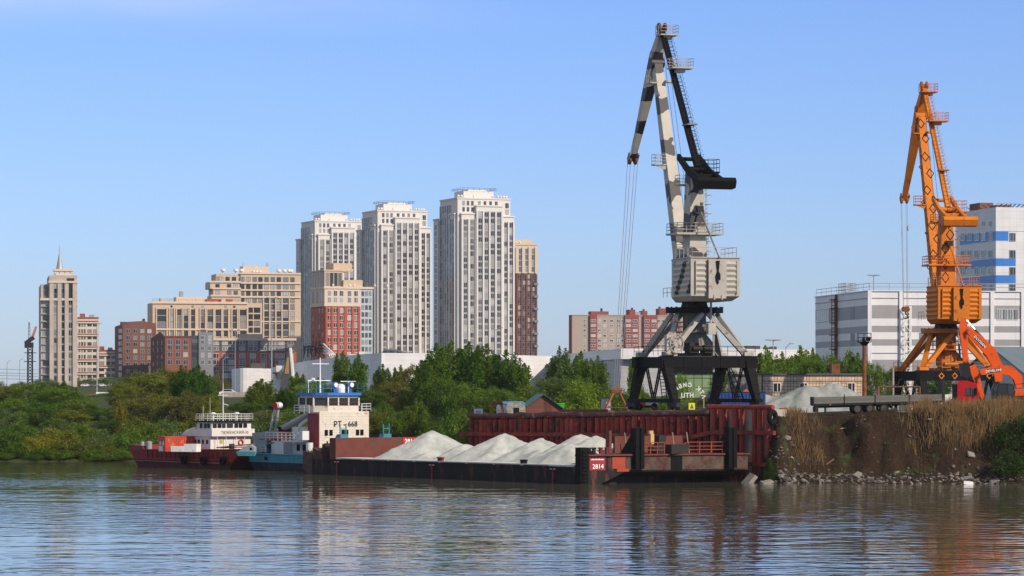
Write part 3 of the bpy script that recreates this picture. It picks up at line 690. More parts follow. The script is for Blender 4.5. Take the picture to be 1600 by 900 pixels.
# ---------------------------------------------------------------- low white trading hall (several wings, one building)
mall_white = panel_mat('white_wall_panels', (.66,.65,.66), (.50,.49,.50), 6, 1.2, .5, .03, var=.03)
mall_grey = panel_mat('grey_wall_panels', (.36,.36,.37), (.25,.25,.26), 8, 1.0, .6, .04, var=.06)
hall = thing('trading_hall', 'long low white trading hall below the high-rise towers', 'hall', (X(596,800), 800, 0), 0)
o_ = hall.location.copy()
def wing(name, pts, m, parent, thick=1.0, base=5.0):
    """a wall run: list of (px, roof row, Y) joined by straight panels with real thickness"""
    mb = MB()
    for (p0, y0, d0), (p1, y1, d1) in zip(pts[:-1], pts[1:]):
        a = Vector((X(p0,d0), d0, 0))-o_; c = Vector((X(p1,d1), d1, 0))-o_; dr = (c-a).normalized(); nb = Vector((-dr.y, dr.x, 0))*thick
        if nb.y < 0: nb = -nb
        za, zc = Z(y0,d0), Z(y1,d1)
        q = [a, c, c+nb, a+nb]
        mb.hexa([(p.x,p.y,base) for p in q] + [(q[0].x,q[0].y,za),(q[1].x,q[1].y,zc),(q[2].x,q[2].y,zc),(q[3].x,q[3].y,za)])
    return mb.build(name, m, parent)
wing('wall', [(362,576.5,960),(380,575,905),(424,576,925)], mall_white, hall)
wing('wall', [(424.5,574.5,1010),(480,564,900),(536,556,842),(578,552.5,806),(596,551.5,800)], mall_white, hall)
wing('wall', [(596.3,551.5,800.3),(700,552,806),(862,556.5,830)], mall_white, hall)
wing('fascia', [(862.5,556,845),(913,550,760),(970,544.5,700)], mall_white, hall, 2, Z(561,700))
wing('fascia', [(970.4,544.5,700.2),(1150,545,705),(1285,547,712)], mall_white, hall, 2, Z(560.5,705))
wing('wall', [(864,561.5,848),(915,561.5,762),(969.5,561.5,702.2)], mall_grey, hall)
wing('wall', [(970.2,561.5,702.3),(1150,561.5,707.2),(1285,562,714)], mall_grey, hall)
rb = MB()
for (p, y, Y, wpx) in ((430,571,960,8),(515,557,880,12),(545,553,850,10),(560,549,830,8)):
    x0 = X(p,Y)-o_.x; z = Z(y+6,Y); rb = MB(); rb.box(x0, x0+wpx*Y/F, Y-800+4, Y-800+8, z-3, z+6*Y/F); rb.build('roof_unit', vent_white, hall)
rb = MB()
for (p, y, Y, wpx, hpx) in ((391,567.5,930,20,9),(1166,540,712,24,6),(1196,542,714,12,4),(1206,541,715,10,4)):
    x0 = X(p,Y)-o_.x; z = Z(y+hpx,Y); rb = MB(); rb.box(x0, x0+wpx*Y/F, Y-800+4, Y-800+7, z-2, z+hpx*Y/F); rb.build('roof_unit', roof_dark, hall)
fl_ = MB(); 
for (y, Y) in ((573,900),): pass
rf = MB()   # roof decks behind the parapets
def deck(px0, px1, Y0, Y1, z): rf.box(X(px0,Y0)-o_.x, X(px1,Y0)-o_.x, Y0-800, Y1-800, z-.4, z)
deck(388, 424, 935, 1000, Z(580,930)); deck(600, 860, 840, 960, Z(560,830)); deck(975, 1280, 716, 900, Z(549,716))
rf.build('roof', roof_dark, hall)
dw = MB(); 
for px in (366,369.5,372): dw = MB(); dw.box(X(px,953)-o_.x, X(px+1.6,953)-o_.x, 953-800-30, 953-800-29.5, Z(607,925), Z(600,925)); dw.build('window', glass, hall)
# rooftop lettering seen against the towers: worn dark letter plates on a raked frame
sg = thing('roof_sign', 'row of large dark letter plates on a rooftop frame below the red block', 'sign', P(475, 557, 870))
sgx = sg.location
fr = MB()
for k, (p, y0, y1) in enumerate(((475,540,556),(481,540,555),(487,539,554.5),(493,538.5,553),(499,537.5,552.5),(505,536,552))):
    a = P(p, y0, 870)-sgx; c = P(p, y1+3, 870)-sgx; fr.beam(a, c, .25, .25); 
fr.beam(P(474,547,870)-sgx, P(505,544,870)-sgx, .25, .25); fr.build('frame', dark_steel, sg)
for p, y0, y1, sh in ((477,541,554,0),(483,540,553,1),(488.5,540,553,2),(494,539,552,3),(500,538,551,1)):
    mb = MB(); a = P(p, y1, 869)-sgx; h_ = (y1-y0)*870/F; w_ = .8
    mb.box(a.x-w_*.5, a.x-w_*.2, a.y, a.y+.3, a.z, a.z+h_)
    if sh in (0,1,2): mb.box(a.x-w_*.2, a.x+w_*.5, a.y, a.y+.3, a.z+h_*.8, a.z+h_)
    if sh in (1,3): mb.box(a.x+w_*.2, a.x+w_*.5, a.y, a.y+.3, a.z, a.z+h_*.78)
    if sh in (2,3): mb.box(a.x-w_*.2, a.x+w_*.2, a.y, a.y+.3, a.z+h_*.35, a.z+h_*.5)
    mb.build('letter_plate', black, sg)
mb = MB()
for p in range(4): mb.tube(P(505,537+5*p,870)-sgx, P(524-p*3,555,865)-sgx, .22, .22, 6)
mb.build('back_stay', white, sg)
# wedge shaped pylon
st = thing('pylon_sign', 'tall dark wedge pylon with gold panel and white edge by the white hall', 'sign', P(448, 612, 620), R(-10))
hh = Z(545,620)-Z(612,620); mb = MB(); wb_ = 1.9
mb.hexa([(-1.6,0,0),(1.3,0,0),(1.3,.9,0),(-1.6,.9,0),(.25,0,hh),(.5,0,hh),(.5,.9,hh),(.25,.9,hh)]); mb.build('body', gray_dark, st)
mb = MB(); mb.hexa([(1.31,-.05,0),(1.75,-.05,0),(1.75,.95,0),(1.31,.95,0),(.51,-.05,hh+.2),(.85,-.05,hh+.2),(.85,.95,hh+.2),(.51,.95,hh+.2)]); mb.build('edge', white, st)
mb = MB(); mb.hexa([(-.45,-.06,hh*.42),(.45,-.06,hh*.42),(.45,-.003,hh*.42),(-.45,-.003,hh*.42),(.1,-.06,hh*.8),(.5,-.06,hh*.8),(.5,-.003,hh*.8),(.1,-.003,hh*.8)]); mb.build('gold_panel', mat('gold_paint', (.42,.25,.07), .5), st)

# ---------------------------------------------------------------- grey banded warehouse
wp = panel_mat('white_cladding', (.70,.69,.69), (.55,.54,.54), 9.3, 50, .5, .05, var=.02)
gp_ = panel_mat('grey_cladding', (.29,.28,.285), (.24,.24,.24), 9.3, 50, .5, .05, var=.03)
gd_ = panel_mat('dark_grey_cladding', (.20,.20,.21), (.16,.16,.16), 9.3, 50, .5, .05, var=.03)
b = Bld('warehouse', 'large white warehouse with horizontal grey bands behind the orange crane', 1357, 560, 9)
u1 = b.U(1700); v1 = b.V(1274); ww, wg, wd = b.part('white_band', wp), b.part('grey_band', gp_), b.part('dark_panel', gd_)
levels = [(455,476.6,ww),(476.6,497.6,wg),(497.6,509,ww),(509,519,wg),(519,530,ww),(530,540,wg),(540,562,ww),(562,640,wg)]
for (a, c, q) in levels: q.box(0, u1, 0, v1, b.Z(c), b.Z(a))
for (a, c) in ((1436,1458),(1474,1500)): wd.box(b.U(a), b.U(c), -.02, -.003, b.Z(540 if a == 1436 else 497.6), b.Z(519.5) if a == 1436 else b.Z(476.6)); 
wd.box(-.02, -.003, b.V(1336), b.V(1329), b.Z(497), b.Z(477)); wd.box(-.02, -.003, b.V(1336), b.V(1329), b.Z(540), b.Z(519))
pl = b.part('pilaster', wp)
for px in (1358.5, 1407.6, 1550, 1598): pl.box(b.U(px)-.35, b.U(px)+.35, -.25, -.004, 2, b.Z(454.6))
b.part('parapet', wp).box(-.2, u1, -.25, v1+.2, b.Z(455), b.Z(453.6)); b.bands(b.part('drip_line', frame_grey), 0, u1, 0, [b.Z(465.5), b.Z(551.5)], .12, .12); b.bands(b.part('drip_line', frame_grey), 0, v1, 0, [b.Z(465.5)], .12, .12, left=True)
b.win(-0, b.V(1285.5), (b.Z(484,0,30)+b.Z(503,0,30))/2, b.V(1275.5)-b.V(1295.5), b.Z(484)-b.Z(503), True, mull=5)
for px in (1559.5, 1568, 1576.5, 1585):  b.win(b.U(px)+.2, 0, b.Z(490.5), 8*b.Y0/F, 2.0, frame=white, gl=glass, mull=1)
rr = MB(); rr.rail([(.2,v1,b.Z(453.6)),(.2,.2,b.Z(453.6)),(u1,.2,b.Z(453.6))], 1.3, .05, 3.5, 1); rr.build('roof_rail', frame_grey, b.root)
ld = MB(); vv = b.V(1306); ld.ladder((-.5,vv,b.Z(575)),(-.5,vv,b.Z(460)), 2.2, .09, .7, (0,1,0)); ld.tube((-.3,vv-1.2,b.Z(600)),(-.3,vv-1.2,b.Z(455)),.25,.25,8)
for y in (463,477,500,520,543): ld.box(-.9,-.01,vv-1.5,vv+1.5,b.Z(y)-.1,b.Z(y)+.1)
ld.build('fire_ladder', rusty, b.root)
cg = MB(); vv = b.V(1309); cg.rail([(1,vv-2,b.Z(453)),(1,vv+3,b.Z(453)),(3,vv+3,b.Z(453)),(3,vv-2,b.Z(453))], 1.9, .06, 1, 2, True); cg.tube((2,vv+1,b.Z(455)),(2,vv+1,b.Z(450)),.35,.35,8); cg.build('roof_hatch', steel, b.root)
lt = MB(); a0, a1 = b.U(1411), b.U(1421)
for a in (a0, a1): lt.box(a-.09, a+.09, -1.1, -.93, 3, b.Z(478)); lt.box(a-.09, a+.09, -.3, -.12, 3, b.Z(478))
zz = 3.5; k = 0
while zz < b.Z(480): lt.beam((a0,-1,zz),(a1,-1,zz),.13,.13); lt.beam((a0 if k%2 else a1,-1,zz),(a1 if k%2 else a0,-1,zz+1.6),.1,.1); zz += 1.6; k += 1
lt.build('stair_lattice', white, b.root); b.done()

# blue and white office tower
wt_ = panel_mat('white_tiles', (.62,.62,.64), (.46,.46,.47), 1.55, 1.6, .5, .03, var=.03)
bl_ = panel_mat('blue_tiles', (.02,.17,.55), (.03,.12,.36), 1.55, 1.6, .4, .03, var=.05)
b = Bld('office_building', 'white tiled office building with bright blue bands on the right edge', 1556, 640, 13)
u1 = b.U(1660); v1 = b.V(1494); ww, wb_ = b.part('white_wall', wt_), b.part('blue_band', bl_)
for (a, c, q) in ((323.6,361,ww),(361.5,376,ww),(376,403.6,ww),(403.6,415.6,ww),(415.6,430,ww),(430,442.4,ww),(442.4,480,ww)): q.box(0, u1, 0, v1, b.Z(c), b.Z(a)-(.001 if q is wb_ else 0))
for (a, c, pr) in ((361,376,1575.6),(403.6,415.6,1587),(430,442.4,1587),(457,470,1587)):
    wb_.box(-.03, b.U(pr), -.03, -.003, b.Z(c), b.Z(a)); wb_.box(-.03, -.003, 0, b.V(1500), b.Z(c), b.Z(a))
for y in (370,397,423.6,450.5): 
    b.win(b.U(1582), -.035, b.Z(y), 1.35, 1.75, frame=frame_grey, gl=glass); b.win(b.U(1618), -.03, b.Z(y), 1.35, 1.75)
    for px in (1548,1537,1526.5,1515.5,1505): b.win(-.035, b.V(px), b.Z(y, 0, b.V(px)), 2.3, 1.75, True, frame=white, gl=glass)
for px in (1547.5,1537,1526): b.win(-.01, b.V(px), b.Z(349.5, 0, b.V(px)), 1.2, .8, True, frame=frame_grey, gl=glass, mull=0)
hut = b.part('roof_hut', brown_brick); hut.box(b.U(1531, 14), b.U(1552, 14), 14, 20, b.Z(324), b.Z(316.5, 0, 14)); hut.box(b.U(1569), b.U(1592), 4, 8, b.Z(324), b.Z(318))
rl = MB()
for px in (1561,1568,1575,1582,1589,1596,1603): a = b.U(px); rl.beam((a,.3,b.Z(323.6)),(a+.6,-.4,b.Z(318.5)),.14,.14)
for px in (1549,1541,1533,1525,1517): a = b.V(px); rl.beam((.3,a,b.Z(323.6)),(-.8,a,b.Z(318.5)),.14,.14)
rl.beam((0,-.4,b.Z(318.5)),(u1,-.4,b.Z(318.5)),.06,.06); rl.build('roof_fence', dark_steel, b.root); b.done()

# tiled service building by the yard
tile = panel_mat('yellow_tile_masonry', (.60,.44,.30), (.17,.10,.07), .42, .42, .7, .035, c2=(.66,.50,.36), var=.1)
tile_g = panel_mat('grey_block_masonry', (.27,.26,.25), (.12,.12,.12), .5, .5, .8, .035, var=.12)
b = Bld('service_building', 'low yellow tiled service building behind the pale gravel heap', 1190, 400, 3)
u1 = b.U(1350.7); zt = b.Z(586); w = b.part('wall', tile); w.box(0, u1, 0, 8, 5, zt)
b.part('roof_edge', roof_dark).box(-.15, u1+.15, -.2, 8.2, zt, zt+.22); b.part('downpipe', dark_steel).box(-.02, .12, -.16, -.02, 5.5, zt)
b.bands(b.part('string_course', mat('dark_tile_course', (.2,.1,.06), .8)), 0, u1, 0, [b.Z(596)], .09, .05)
for px in (1213.8,1255.5,1306,1330): b.win(b.U(px), 0, b.Z(605.5), 1.02, 1.25, frame=white, gl=glass_mat('black_glass', (.008,.008,.01), (.05,.05,.06), .95))
b.part('chimney', rusty).box(b.U(1309), b.U(1322), 5, 6.5, zt+.2, zt+1.5); b.done()
b = Bld('shed', 'small grey block shed beside the yellow tiled building', 1148, 404, 3, cat='shed')
u1 = b.U(1189.5); zt = b.Z(586.5); b.part('wall', tile_g).box(0, u1, 0, 7, 5, zt); b.part('roof_edge', roof_dark).box(-.2, u1, -.25, 7.2, zt, zt+.2); b.win(b.U(1171), 0, b.Z(606), .7, 1.2); b.done()
# slate roofed barn far right
b = Bld('barn', 'grey barn with slate blue pitched roof behind the excavators', 1551, 520, 45, cat='barn')
zr = b.Z(544.5); ze = zr-4.9; L = 40; hw = 7.4
ws = MB(); ws.add([(0,-hw,0),(0,hw,0),(0,hw,ze),(0,0,zr),(0,-hw,ze),(L,-hw,0),(L,hw,0),(L,hw,ze),(L,0,zr),(L,-hw,ze)],[(4,3,2,1,0),(5,6,7,8,9),(0,1,6,5),(0,5,9,4),(1,2,7,6)]); ws.build('wall', mat('pale_grey_wall', (.45,.44,.45), .8), b.root)
slate = panel_mat('slate_sheet', (.13,.17,.20), (.09,.12,.14), .5, 60, .6, .04, var=.08)
for sgn in (-1, 1):
    r_ = MB(); y0, y1 = 0, sgn*(hw+.6); z1 = zr+.15-4.9*(hw+.6)/hw
    r_.add([(-.6,y0,zr+.15),(L+.5,y0,zr+.15),(L+.5,y1,z1),(-.6,y1,z1),(-.6,y0,zr+.35),(L+.5,y0,zr+.35),(L+.5,y1,z1+.2),(-.6,y1,z1+.2)],[(0,1,2,3),(4,5,6,7),(0,1,5,4),(1,2,6,5),(2,3,7,6),(3,0,4,7)]); r_.build('roof', slate, b.root)
b.done()
# green glazed pavilion with black fascia under the crane
b = Bld('pavilion', 'green glazed pavilion with black fascia seen through the grey crane portal', 1046, 600, 2, cat='pavilion')
u1 = b.U(1113); b.part('fascia', black).box(-.3, u1+.2, -.3, 9, b.Z(584), b.Z(566)); g_ = b.part('wall', panel_mat('green_glazing', (.22,.30,.14), (.04,.10,.05), 1.6, 1.9, .25, .1, var=.25)); g_.box(0, u1, 0, 8.9, 3, b.Z(584))
b.part('brick_pier', brown_brick).box(u1+.4, u1+1.6, -.2, 6, 3, b.Z(577.5)); b.done()

# ---------------------------------------------------------------- quay wall
quay_red = mat('quay_red_paint', (.25,.026,.014), .75, var=.35, scale=1.2, rust=(.05,.022,.014), amt=.40, rscale=1.1, bump=.01)
quay_bright = mat('quay_bright_red', (.30,.036,.018), .6, var=.25, scale=1.4, rust=(.10,.04,.03), amt=.3)
qa = math.atan2(wdir.y, wdir.x)
qw = thing('quay_wall', 'rusty dark red sheet pile quay wall behind the gravel barge', 'quay wall', (WL.x, WL.y, 0), qa)
# local: x along the wall from its far left end, -y faces the river? pick the sign
rs_ = -1.0     # river side is local -y
def wt(x): return wall_top(x/WLEN)
mb = MB(); mb.hexa([(0,.25,-3),(WLEN-9.2,.25,-3),(WLEN-9.2,.9,-3),(0,.9,-3),(0,.25,wt(0)-.25),(WLEN-9.2,.25,wt(WLEN-9.2)-.25),(WLEN-9.2,.9,wt(WLEN-9.2)-.25),(0,.9,wt(0)-.25)]); mb.build('backing_plate', mat('backing_gap_dark', (.022,.012,.011), .95, var=.4, scale=1.5), qw)  # near-black colour paints the dark gaps between the piles
xb = WLEN-9.1
mb = MB(); mb.box(xb, WLEN-.7, .3, 2.4, -3, 7.3); mb.build('concrete_block', concrete, qw)
x = .3; k = 0
while x < xb:
    r = .36 + .07*rnd.random(); mb = MB(); tilt = (rnd.random()-.5)*.12
    zt = wt(x)-.35-.1*rnd.random(); mb.tube((x,-.12,-2.5),(x+tilt,-.12,zt),r,r,10); mb.tube((x+tilt,-.12,zt),(x+tilt,-.06,zt+.05),r*.96,r*.5,10)
    mb.build('pile', quay_red if rnd.random() < .8 else quay_bright, qw, smooth=False)
    x += 2*r + (.06 if rnd.random() < .45 else .34); k += 1
for x, r in ((xb+.35,.40),(xb+1.75,.40),(xb+3.6,.42),(xb+4.6,.27),(xb+6.5,.31),(xb+7.3,.30),(xb+8.5,.26)):
    mb = MB(); mb.tube((x,-.2,-2.5),(x,-.2,7.3),r,r,12); mb.build('pile', quay_bright, qw)
n = 26
mb = MB()      # battered coping pipe
prev = None
for i in range(n+1):
    x = xb*i/n - .2; z = wt(x)+.02+.10*rnd.uniform(-1,1); p = Vector((x,-.22+.08*rnd.uniform(-1,1),z))
    if prev is not None: mb.tube(prev, p, .27, .27, 10)
    prev = p
mb.build('coping', mat('worn_coping', (.12,.045,.04), .7, var=.35, scale=1.5, rust=(.4,.36,.34), amt=.12, rscale=.7), qw)
mb = MB(); mb.tube((xb-.6,-.25,7.52),(WLEN+.2,-.25,7.52),.25,.25,10); mb.build('coping', quay_bright, qw)
mb = MB()      # waler beams
wz = lambda x: lerp(4.25, 4.72, x/WLEN)
pts = [(-1.2, wz(0)), (xb*.5, wz(xb*.5)-.02), (xb-2.5, wz(xb)-.25), (xb+.8, wz(xb)+.28), (WLEN+.9, 4.95)]
for (xa, za), (xc, zc) in zip(pts[:-1], pts[1:]): mb.beam((xa,-.72,za),(xc,-.72,zc),.36,.42)
for (xa, za), (xc, zc) in zip(pts[:-1], pts[1:]): mb.beam((xa,-.72,za-3.2),(xc,-.72,zc-3.2),.36,.42)
mb.build('waler', quay_red, qw)
# tyre fender on the right corner and two short bollard posts
def tyre(name, label, loc, r, t, axis, group=None, m=None):
    mb = MB(); mb.ring((0,0,0), axis, r, t, 22, 8); o = mb.build(name, m or rubber, None, smooth=True, loc=loc); tag(o, label, 'tyre', group); return o
tyre('tyre_fender', 'large black tyre hanging on the right corner of the quay', P(1207,652,308.2), .56, .27, (.8,-.6,0))
for px, lab in ((1222,'short red post stub on the bank beside the large tyre'),(1226.5,'taller red post stub on the bank, right of its twin')):
    p = P(px, 655, 312 if px < 1224 else 313); mb = MB(); mb.tube((0,0,-2),(0,0,1.1),.3,.3,10); mb.tube((0,0,1.1),(0,0,1.14),.3,.2,10); tag(mb.build('bollard_post', quay_bright, None, loc=p), lab, 'post')

# ---------------------------------------------------------------- slewing portal cranes
def diamond(mb, q, t, s, w=.1, side=0, off=.012, lat=.5):
    """outlined diamond on one long face of a beam (q: the eight corners)"""
    f = [(0,1,5,4),(1,2,6,5),(2,3,7,6),(3,0,4,7)][side]
    a, b_, c, d = [Vector(q[i]) for i in f]
    p = a.lerp(b_, lat).lerp(d.lerp(c, lat), t); e1 = (b_-a).normalized(); e2 = ((d+c)/2-(a+b_)/2).normalized(); nn = e1.cross(e2).normalized()
    ce = sum((Vector(x) for x in q), Vector())/8
    if nn.dot(p-ce) < 0: nn = -nn
    hw = (b_-a).length/2
    s1 = min(s*.75, hw*.92)
    o_ = [p+e1*s1, p+e2*s, p-e1*s1, p-e2*s]; i_ = [p+(x-p)*(1-w*1.6/s) for x in o_]
    vs = [x+nn*off for x in o_+i_]; mb.add(vs, [(0,1,5,4),(1,2,6,5),(2,3,7,6),(3,0,4,7)])

def crane(label, loc, phi, prot, kind):
    grey = kind == 'grey'
    if grey:
        body = camo_mat('camouflage_paint', (.37,.345,.30), (.010,.010,.012), thr=-.05); plain = mat('light_grey_paint', (.37,.35,.305), .6, var=.14, rust=RUST, amt=.05); lever = black; tie = black; drumc = mat('weathered_grey', (.19,.18,.15), .7, var=.3); strut = mat('strut_grey', (.34,.33,.29), .6, var=.2, rust=RUST, amt=.08); mark = black
        railm = mat('rail_grey', (.42,.41,.38), .5); deckm = plain; ringm = black
    else:
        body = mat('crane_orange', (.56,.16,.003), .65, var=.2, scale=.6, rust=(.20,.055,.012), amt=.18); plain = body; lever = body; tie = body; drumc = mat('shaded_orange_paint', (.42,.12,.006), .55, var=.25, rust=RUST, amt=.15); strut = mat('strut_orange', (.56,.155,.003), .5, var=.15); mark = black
        railm = mat('rail_orange', (.5,.2,.05), .5); deckm = body; ringm = drumc
    c = thing('portal_crane', label, 'crane', loc, phi)
    pr = prot-phi
    # portal
    mb = MB()
    for y in (-3.2, 3.2): mb.box(-5.7, 5.7, y-.45, y+.45, 4.45, 5.65)
    for x in (-4.8, 4.8): mb.box(x-.45, x+.45, -2.74, 2.74, 4.5, 5.6)
    for x in (-3.1, -.9, 1.3, 3.5): mb.box(x-.05, x+.05, -3.70, -3.66, 4.45, 5.65)
    mb.box(-5.8, 5.8, -3.72, -3.3, 5.66, 5.74)
    pf = mb.build('portal_frame', black, c, rotz=pr)
    if not grey:
        mb = MB(); q = [(-5.7,-3.665,4.45),(-5.7,-3.665,4.46)]
        for x in (-2.4,-.6, 4.1):
            s, w = .42, .62; vs = [(x+s,-3.70,5.05),(x,-3.70,5.05+s),(x-s,-3.70,5.05),(x,-3.70,5.05-s)]; vi = [(x+(a-x)*w, y, 5.05+(z-5.05)*w) for a,y,z in vs]
            mb.add(vs+vi, [(0,1,5,4),(1,2,6,5),(2,3,7,6),(3,0,4,7)])
        mb.build('diamond_mark', body, c, rotz=pr)
    for sx in (-1, 1):
        for sy in (-1, 1):
            mb = MB(); mb.beam((sx*4.9, sy*3.2, 4.6),(sx*4.9, sy*5.1, .7), 1.05, .95, .62, .8, up=(0,1,0)); mb.beam((sx*4.9, sy*3.2, 5.2),(sx*4.9, sy*3.3, 4.3), 1.3, 1.2, 1.0, 1.0, up=(0,1,0))
            for k in range(1,4): t=k/4; mb.box(sx*4.9-.5+.1*t, sx*4.9+.5-.1*t, sy*(3.2+1.9*t)-.52, sy*(3.2+1.9*t)+.52, 4.6-3.9*t-.04, 4.6-3.9*t+.04)
            mb.build('leg', black, c, rotz=pr)
        mb = MB(); mb.box(sx*4.9-.4, sx*4.9+.4, -5.6, 5.6, .75, 1.15); mb.build('sill_beam', black, c, rotz=pr)
        for sy in (-1, 1):
            mb = MB(); mb.box(sx*4.9-.32, sx*4.9+.32, sy*5.0-1.1, sy*5.0+1.1, .28, .74)
            for k in (-.7, .7): mb.tube((sx*4.9-.2, sy*5.0+k, .3),(sx*4.9+.2, sy*5.0+k, .3), .3, .3, 12)
            mb.build('bogie', dark_steel, c, rotz=pr)
        mb = MB()       # V-shaped lattice bracing between the legs
        for sy in (-1, 1):
            p0, p1 = Vector((sx*4.9, sy*.15, 1.2)), Vector((sx*4.9, sy*1.6, 4.5)); 
            for o2 in (-.22, .22): mb.beam(p0+Vector((0,o2,0)), p1+Vector((0,o2,0)), .13, .13)
            for k in range(1,6): p = p0.lerp(p1, k/6); mb.beam(p+Vector((0,-.22,0)), p+Vector((0,.22,0)), .1, .1)
        mb.build('bracing', black, c, rotz=pr)
    mb = MB(); mb.ladder((-5.5,-3.9,1.1),(-5.3,-2.6,4.6),.55,.05,.35); mb.ladder((3.9,-3.6,.9),(2.4,-3.3,4.5),.75,.07,.55,(1,.4,0)); mb.build('ladder', black if grey else dark_steel, c, rotz=pr)
    # pyramid struts
    for sx in (-1, 1):
        for sy in (-1, 1):
            a0 = math.atan2(sy*3.2, sx*4.8); mb = MB()
            for rx, ry in ((sx*2.35, sy*.6), (sx*.3, sy*2.4)): mb.beam((sx*4.75, sy*3.15, 5.6),(rx, ry, 10.3), .60, .58, .44, .44)
            mb.box(sx*4.75-.55, sx*4.75+.55, sy*3.15-.42, sy*3.15+.42, 5.66, 6.15); mb.build('strut', strut, c, rotz=pr)
    mb = MB(); mb.lathe((0,0,0), [(1.2,6.3),(1.2,10.2),(1.6,10.4)], 20); 
    for k in range(10): t = 2*math.pi*k/10; mb.beam((1.22*math.cos(t),1.22*math.sin(t),6.4),(1.22*math.cos(t),1.22*math.sin(t),10.2),.12,.12)
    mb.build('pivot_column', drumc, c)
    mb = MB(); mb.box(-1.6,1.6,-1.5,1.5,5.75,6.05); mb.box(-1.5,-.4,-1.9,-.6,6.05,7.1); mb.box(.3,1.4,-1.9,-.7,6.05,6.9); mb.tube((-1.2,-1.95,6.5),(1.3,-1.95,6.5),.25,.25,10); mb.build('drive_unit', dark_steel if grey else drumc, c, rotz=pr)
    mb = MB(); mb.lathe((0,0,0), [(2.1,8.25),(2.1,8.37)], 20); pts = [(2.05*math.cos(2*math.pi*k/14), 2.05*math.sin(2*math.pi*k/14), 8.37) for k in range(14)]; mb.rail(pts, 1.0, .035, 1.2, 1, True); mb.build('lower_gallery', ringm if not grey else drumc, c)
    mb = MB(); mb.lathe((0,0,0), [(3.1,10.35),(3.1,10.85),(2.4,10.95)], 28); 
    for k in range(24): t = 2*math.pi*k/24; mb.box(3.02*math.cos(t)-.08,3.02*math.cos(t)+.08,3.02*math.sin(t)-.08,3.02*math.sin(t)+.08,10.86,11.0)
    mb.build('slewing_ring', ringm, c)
    mb = MB(); mb.lathe((0,0,0), [(1.5,10.9),(1.3,11.6)], 18); mb.box(-1.4,-.9,-1.8,-1.2,10.9,11.7); mb.build('turntable', dark_steel, c)
    if grey:
        mb = MB(); cc = (-4.2,-3.9,7.0); ax = (.35,-1,0); mb.ring(cc, ax, 1.0, .06, 24, 6); mb.ring((cc[0]+.06,cc[1]-.18,cc[2]), ax, 1.0, .05, 24, 6); mb.ring(cc, ax, .3, .12, 12, 6)
        A = Vector((1,.35,0)).normalized()
        for k in range(10): t = 2*math.pi*k/10; mb.tube(cc, Vector(cc)+A*math.cos(t)+Vector((0,0,math.sin(t))), .04, .04, 5)
        mb.box(cc[0]-.2,cc[0]+.2,cc[1]-.0,cc[1]+.4,5.7,7.3); mb.build('cable_reel', plain, c, rotz=pr)
        mb = MB(); mb.box(-5.1,-4.5,-3.6,-3.0,5.75,7.9); mb.build('cabinet', plain, c, rotz=pr); mb = MB(); mb.box(-.1,.8,-3.5,-2.9,8.0,9.2); mb.tube((.35,-3.2,9.2),(.35,-3.2,12),.12,.12,6); mb.tube((.6,-3.3,4),(.6,-3.3,8),.1,.1,6); mb.build('junction_box', plain, c, rotz=pr)
    mb = MB(); mb.rail([(-5.5,-3.5,5.75),(5.5,-3.5,5.75)], 1.0, .03, 1.1, 1); mb.rail([(-5.5,-3.5,5.75),(-5.5,3.5,5.75)], 1.0, .03, 1.1, 1); mb.build('portal_rail', black if grey else drumc, c, rotz=pr)
    # machine house (plan with a tapered front)
    plan = [(-2.75,-6.3),(2.75,-6.3),(2.75,-1.2),(1.8,2.2),(-1.8,2.2),(-2.75,-1.2)]
    house = MB(); house.prism(plan, 12.0, 16.0); small = [(x*.8,y*.86) for x,y in plan]; 
    n = 6; vs = [(x,y,11.5) for x,y in small]+[(x,y,11.99) for x,y in plan]; house.add(vs, [tuple(range(n))[::-1]]+[(k,(k+1)%n,n+(k+1)%n,n+k) for k in range(n)])
    house.prism([(x*1.03,y*1.02) for x,y in plan], 16.01, 16.12)
    hs_ = house.build('machine_house', plain if grey else body, c)
    # ribbed sides, panel and hook on the rear wall
    rb = MB()
    for k in range(6): 
        z = 12.25+.58*k; rb.add([(-2.76,-6.1,z),(-2.76,-1.3,z),(-2.92,-1.3,z+.29),(-2.92,-6.1,z+.29),(-2.76,-6.1,z+.579),(-2.76,-1.3,z+.579)],[(0,1,2,3),(3,2,5,4),(0,3,4),(1,5,2)])
    rb.build('ribbed_panel', camo_mat('camouflage_rib', (.40,.375,.33), (.010,.010,.012), 4.6, .35, .45, 1.25) if grey else plain, c)
    for x0, x1 in ((-2.2,-1.05),(1.2,2.35)):
        rb = MB()
        for k in range(6):
            z = 12.3+.56*k; rb.add([(x0,-6.31,z),(x1,-6.31,z),(x1,-6.31,z+.56),(x0,-6.31,z+.56),(x0,-6.33,z+.001),(x1,-6.33,z+.001),(x1,-6.48,z+.28),(x0,-6.48,z+.28),(x0,-6.33,z+.559),(x1,-6.33,z+.559)],[(3,2,1,0),(4,5,7,6)[:2]+(6,7),(7,6,9,8),(0,1,5,4),(2,3,8,9),(1,2,9,6,5),(3,0,4,7,8)])
        rb.box(x0-.06,x0-.0,-6.5,-6.31,12.2,15.7); rb.box(x1,x1+.06,-6.5,-6.31,12.2,15.7); rb.build('louvre', plain, c)
    mb = MB(); mb.box(-.9,1.05,-6.75,-6.302,11.75,15.85); mb.box(-.35,-.2,-6.85,-6.76,11.6,12.1); mb.box(.5,.65,-6.85,-6.76,11.6,12.1); mb.build('rear_door', plain, c)
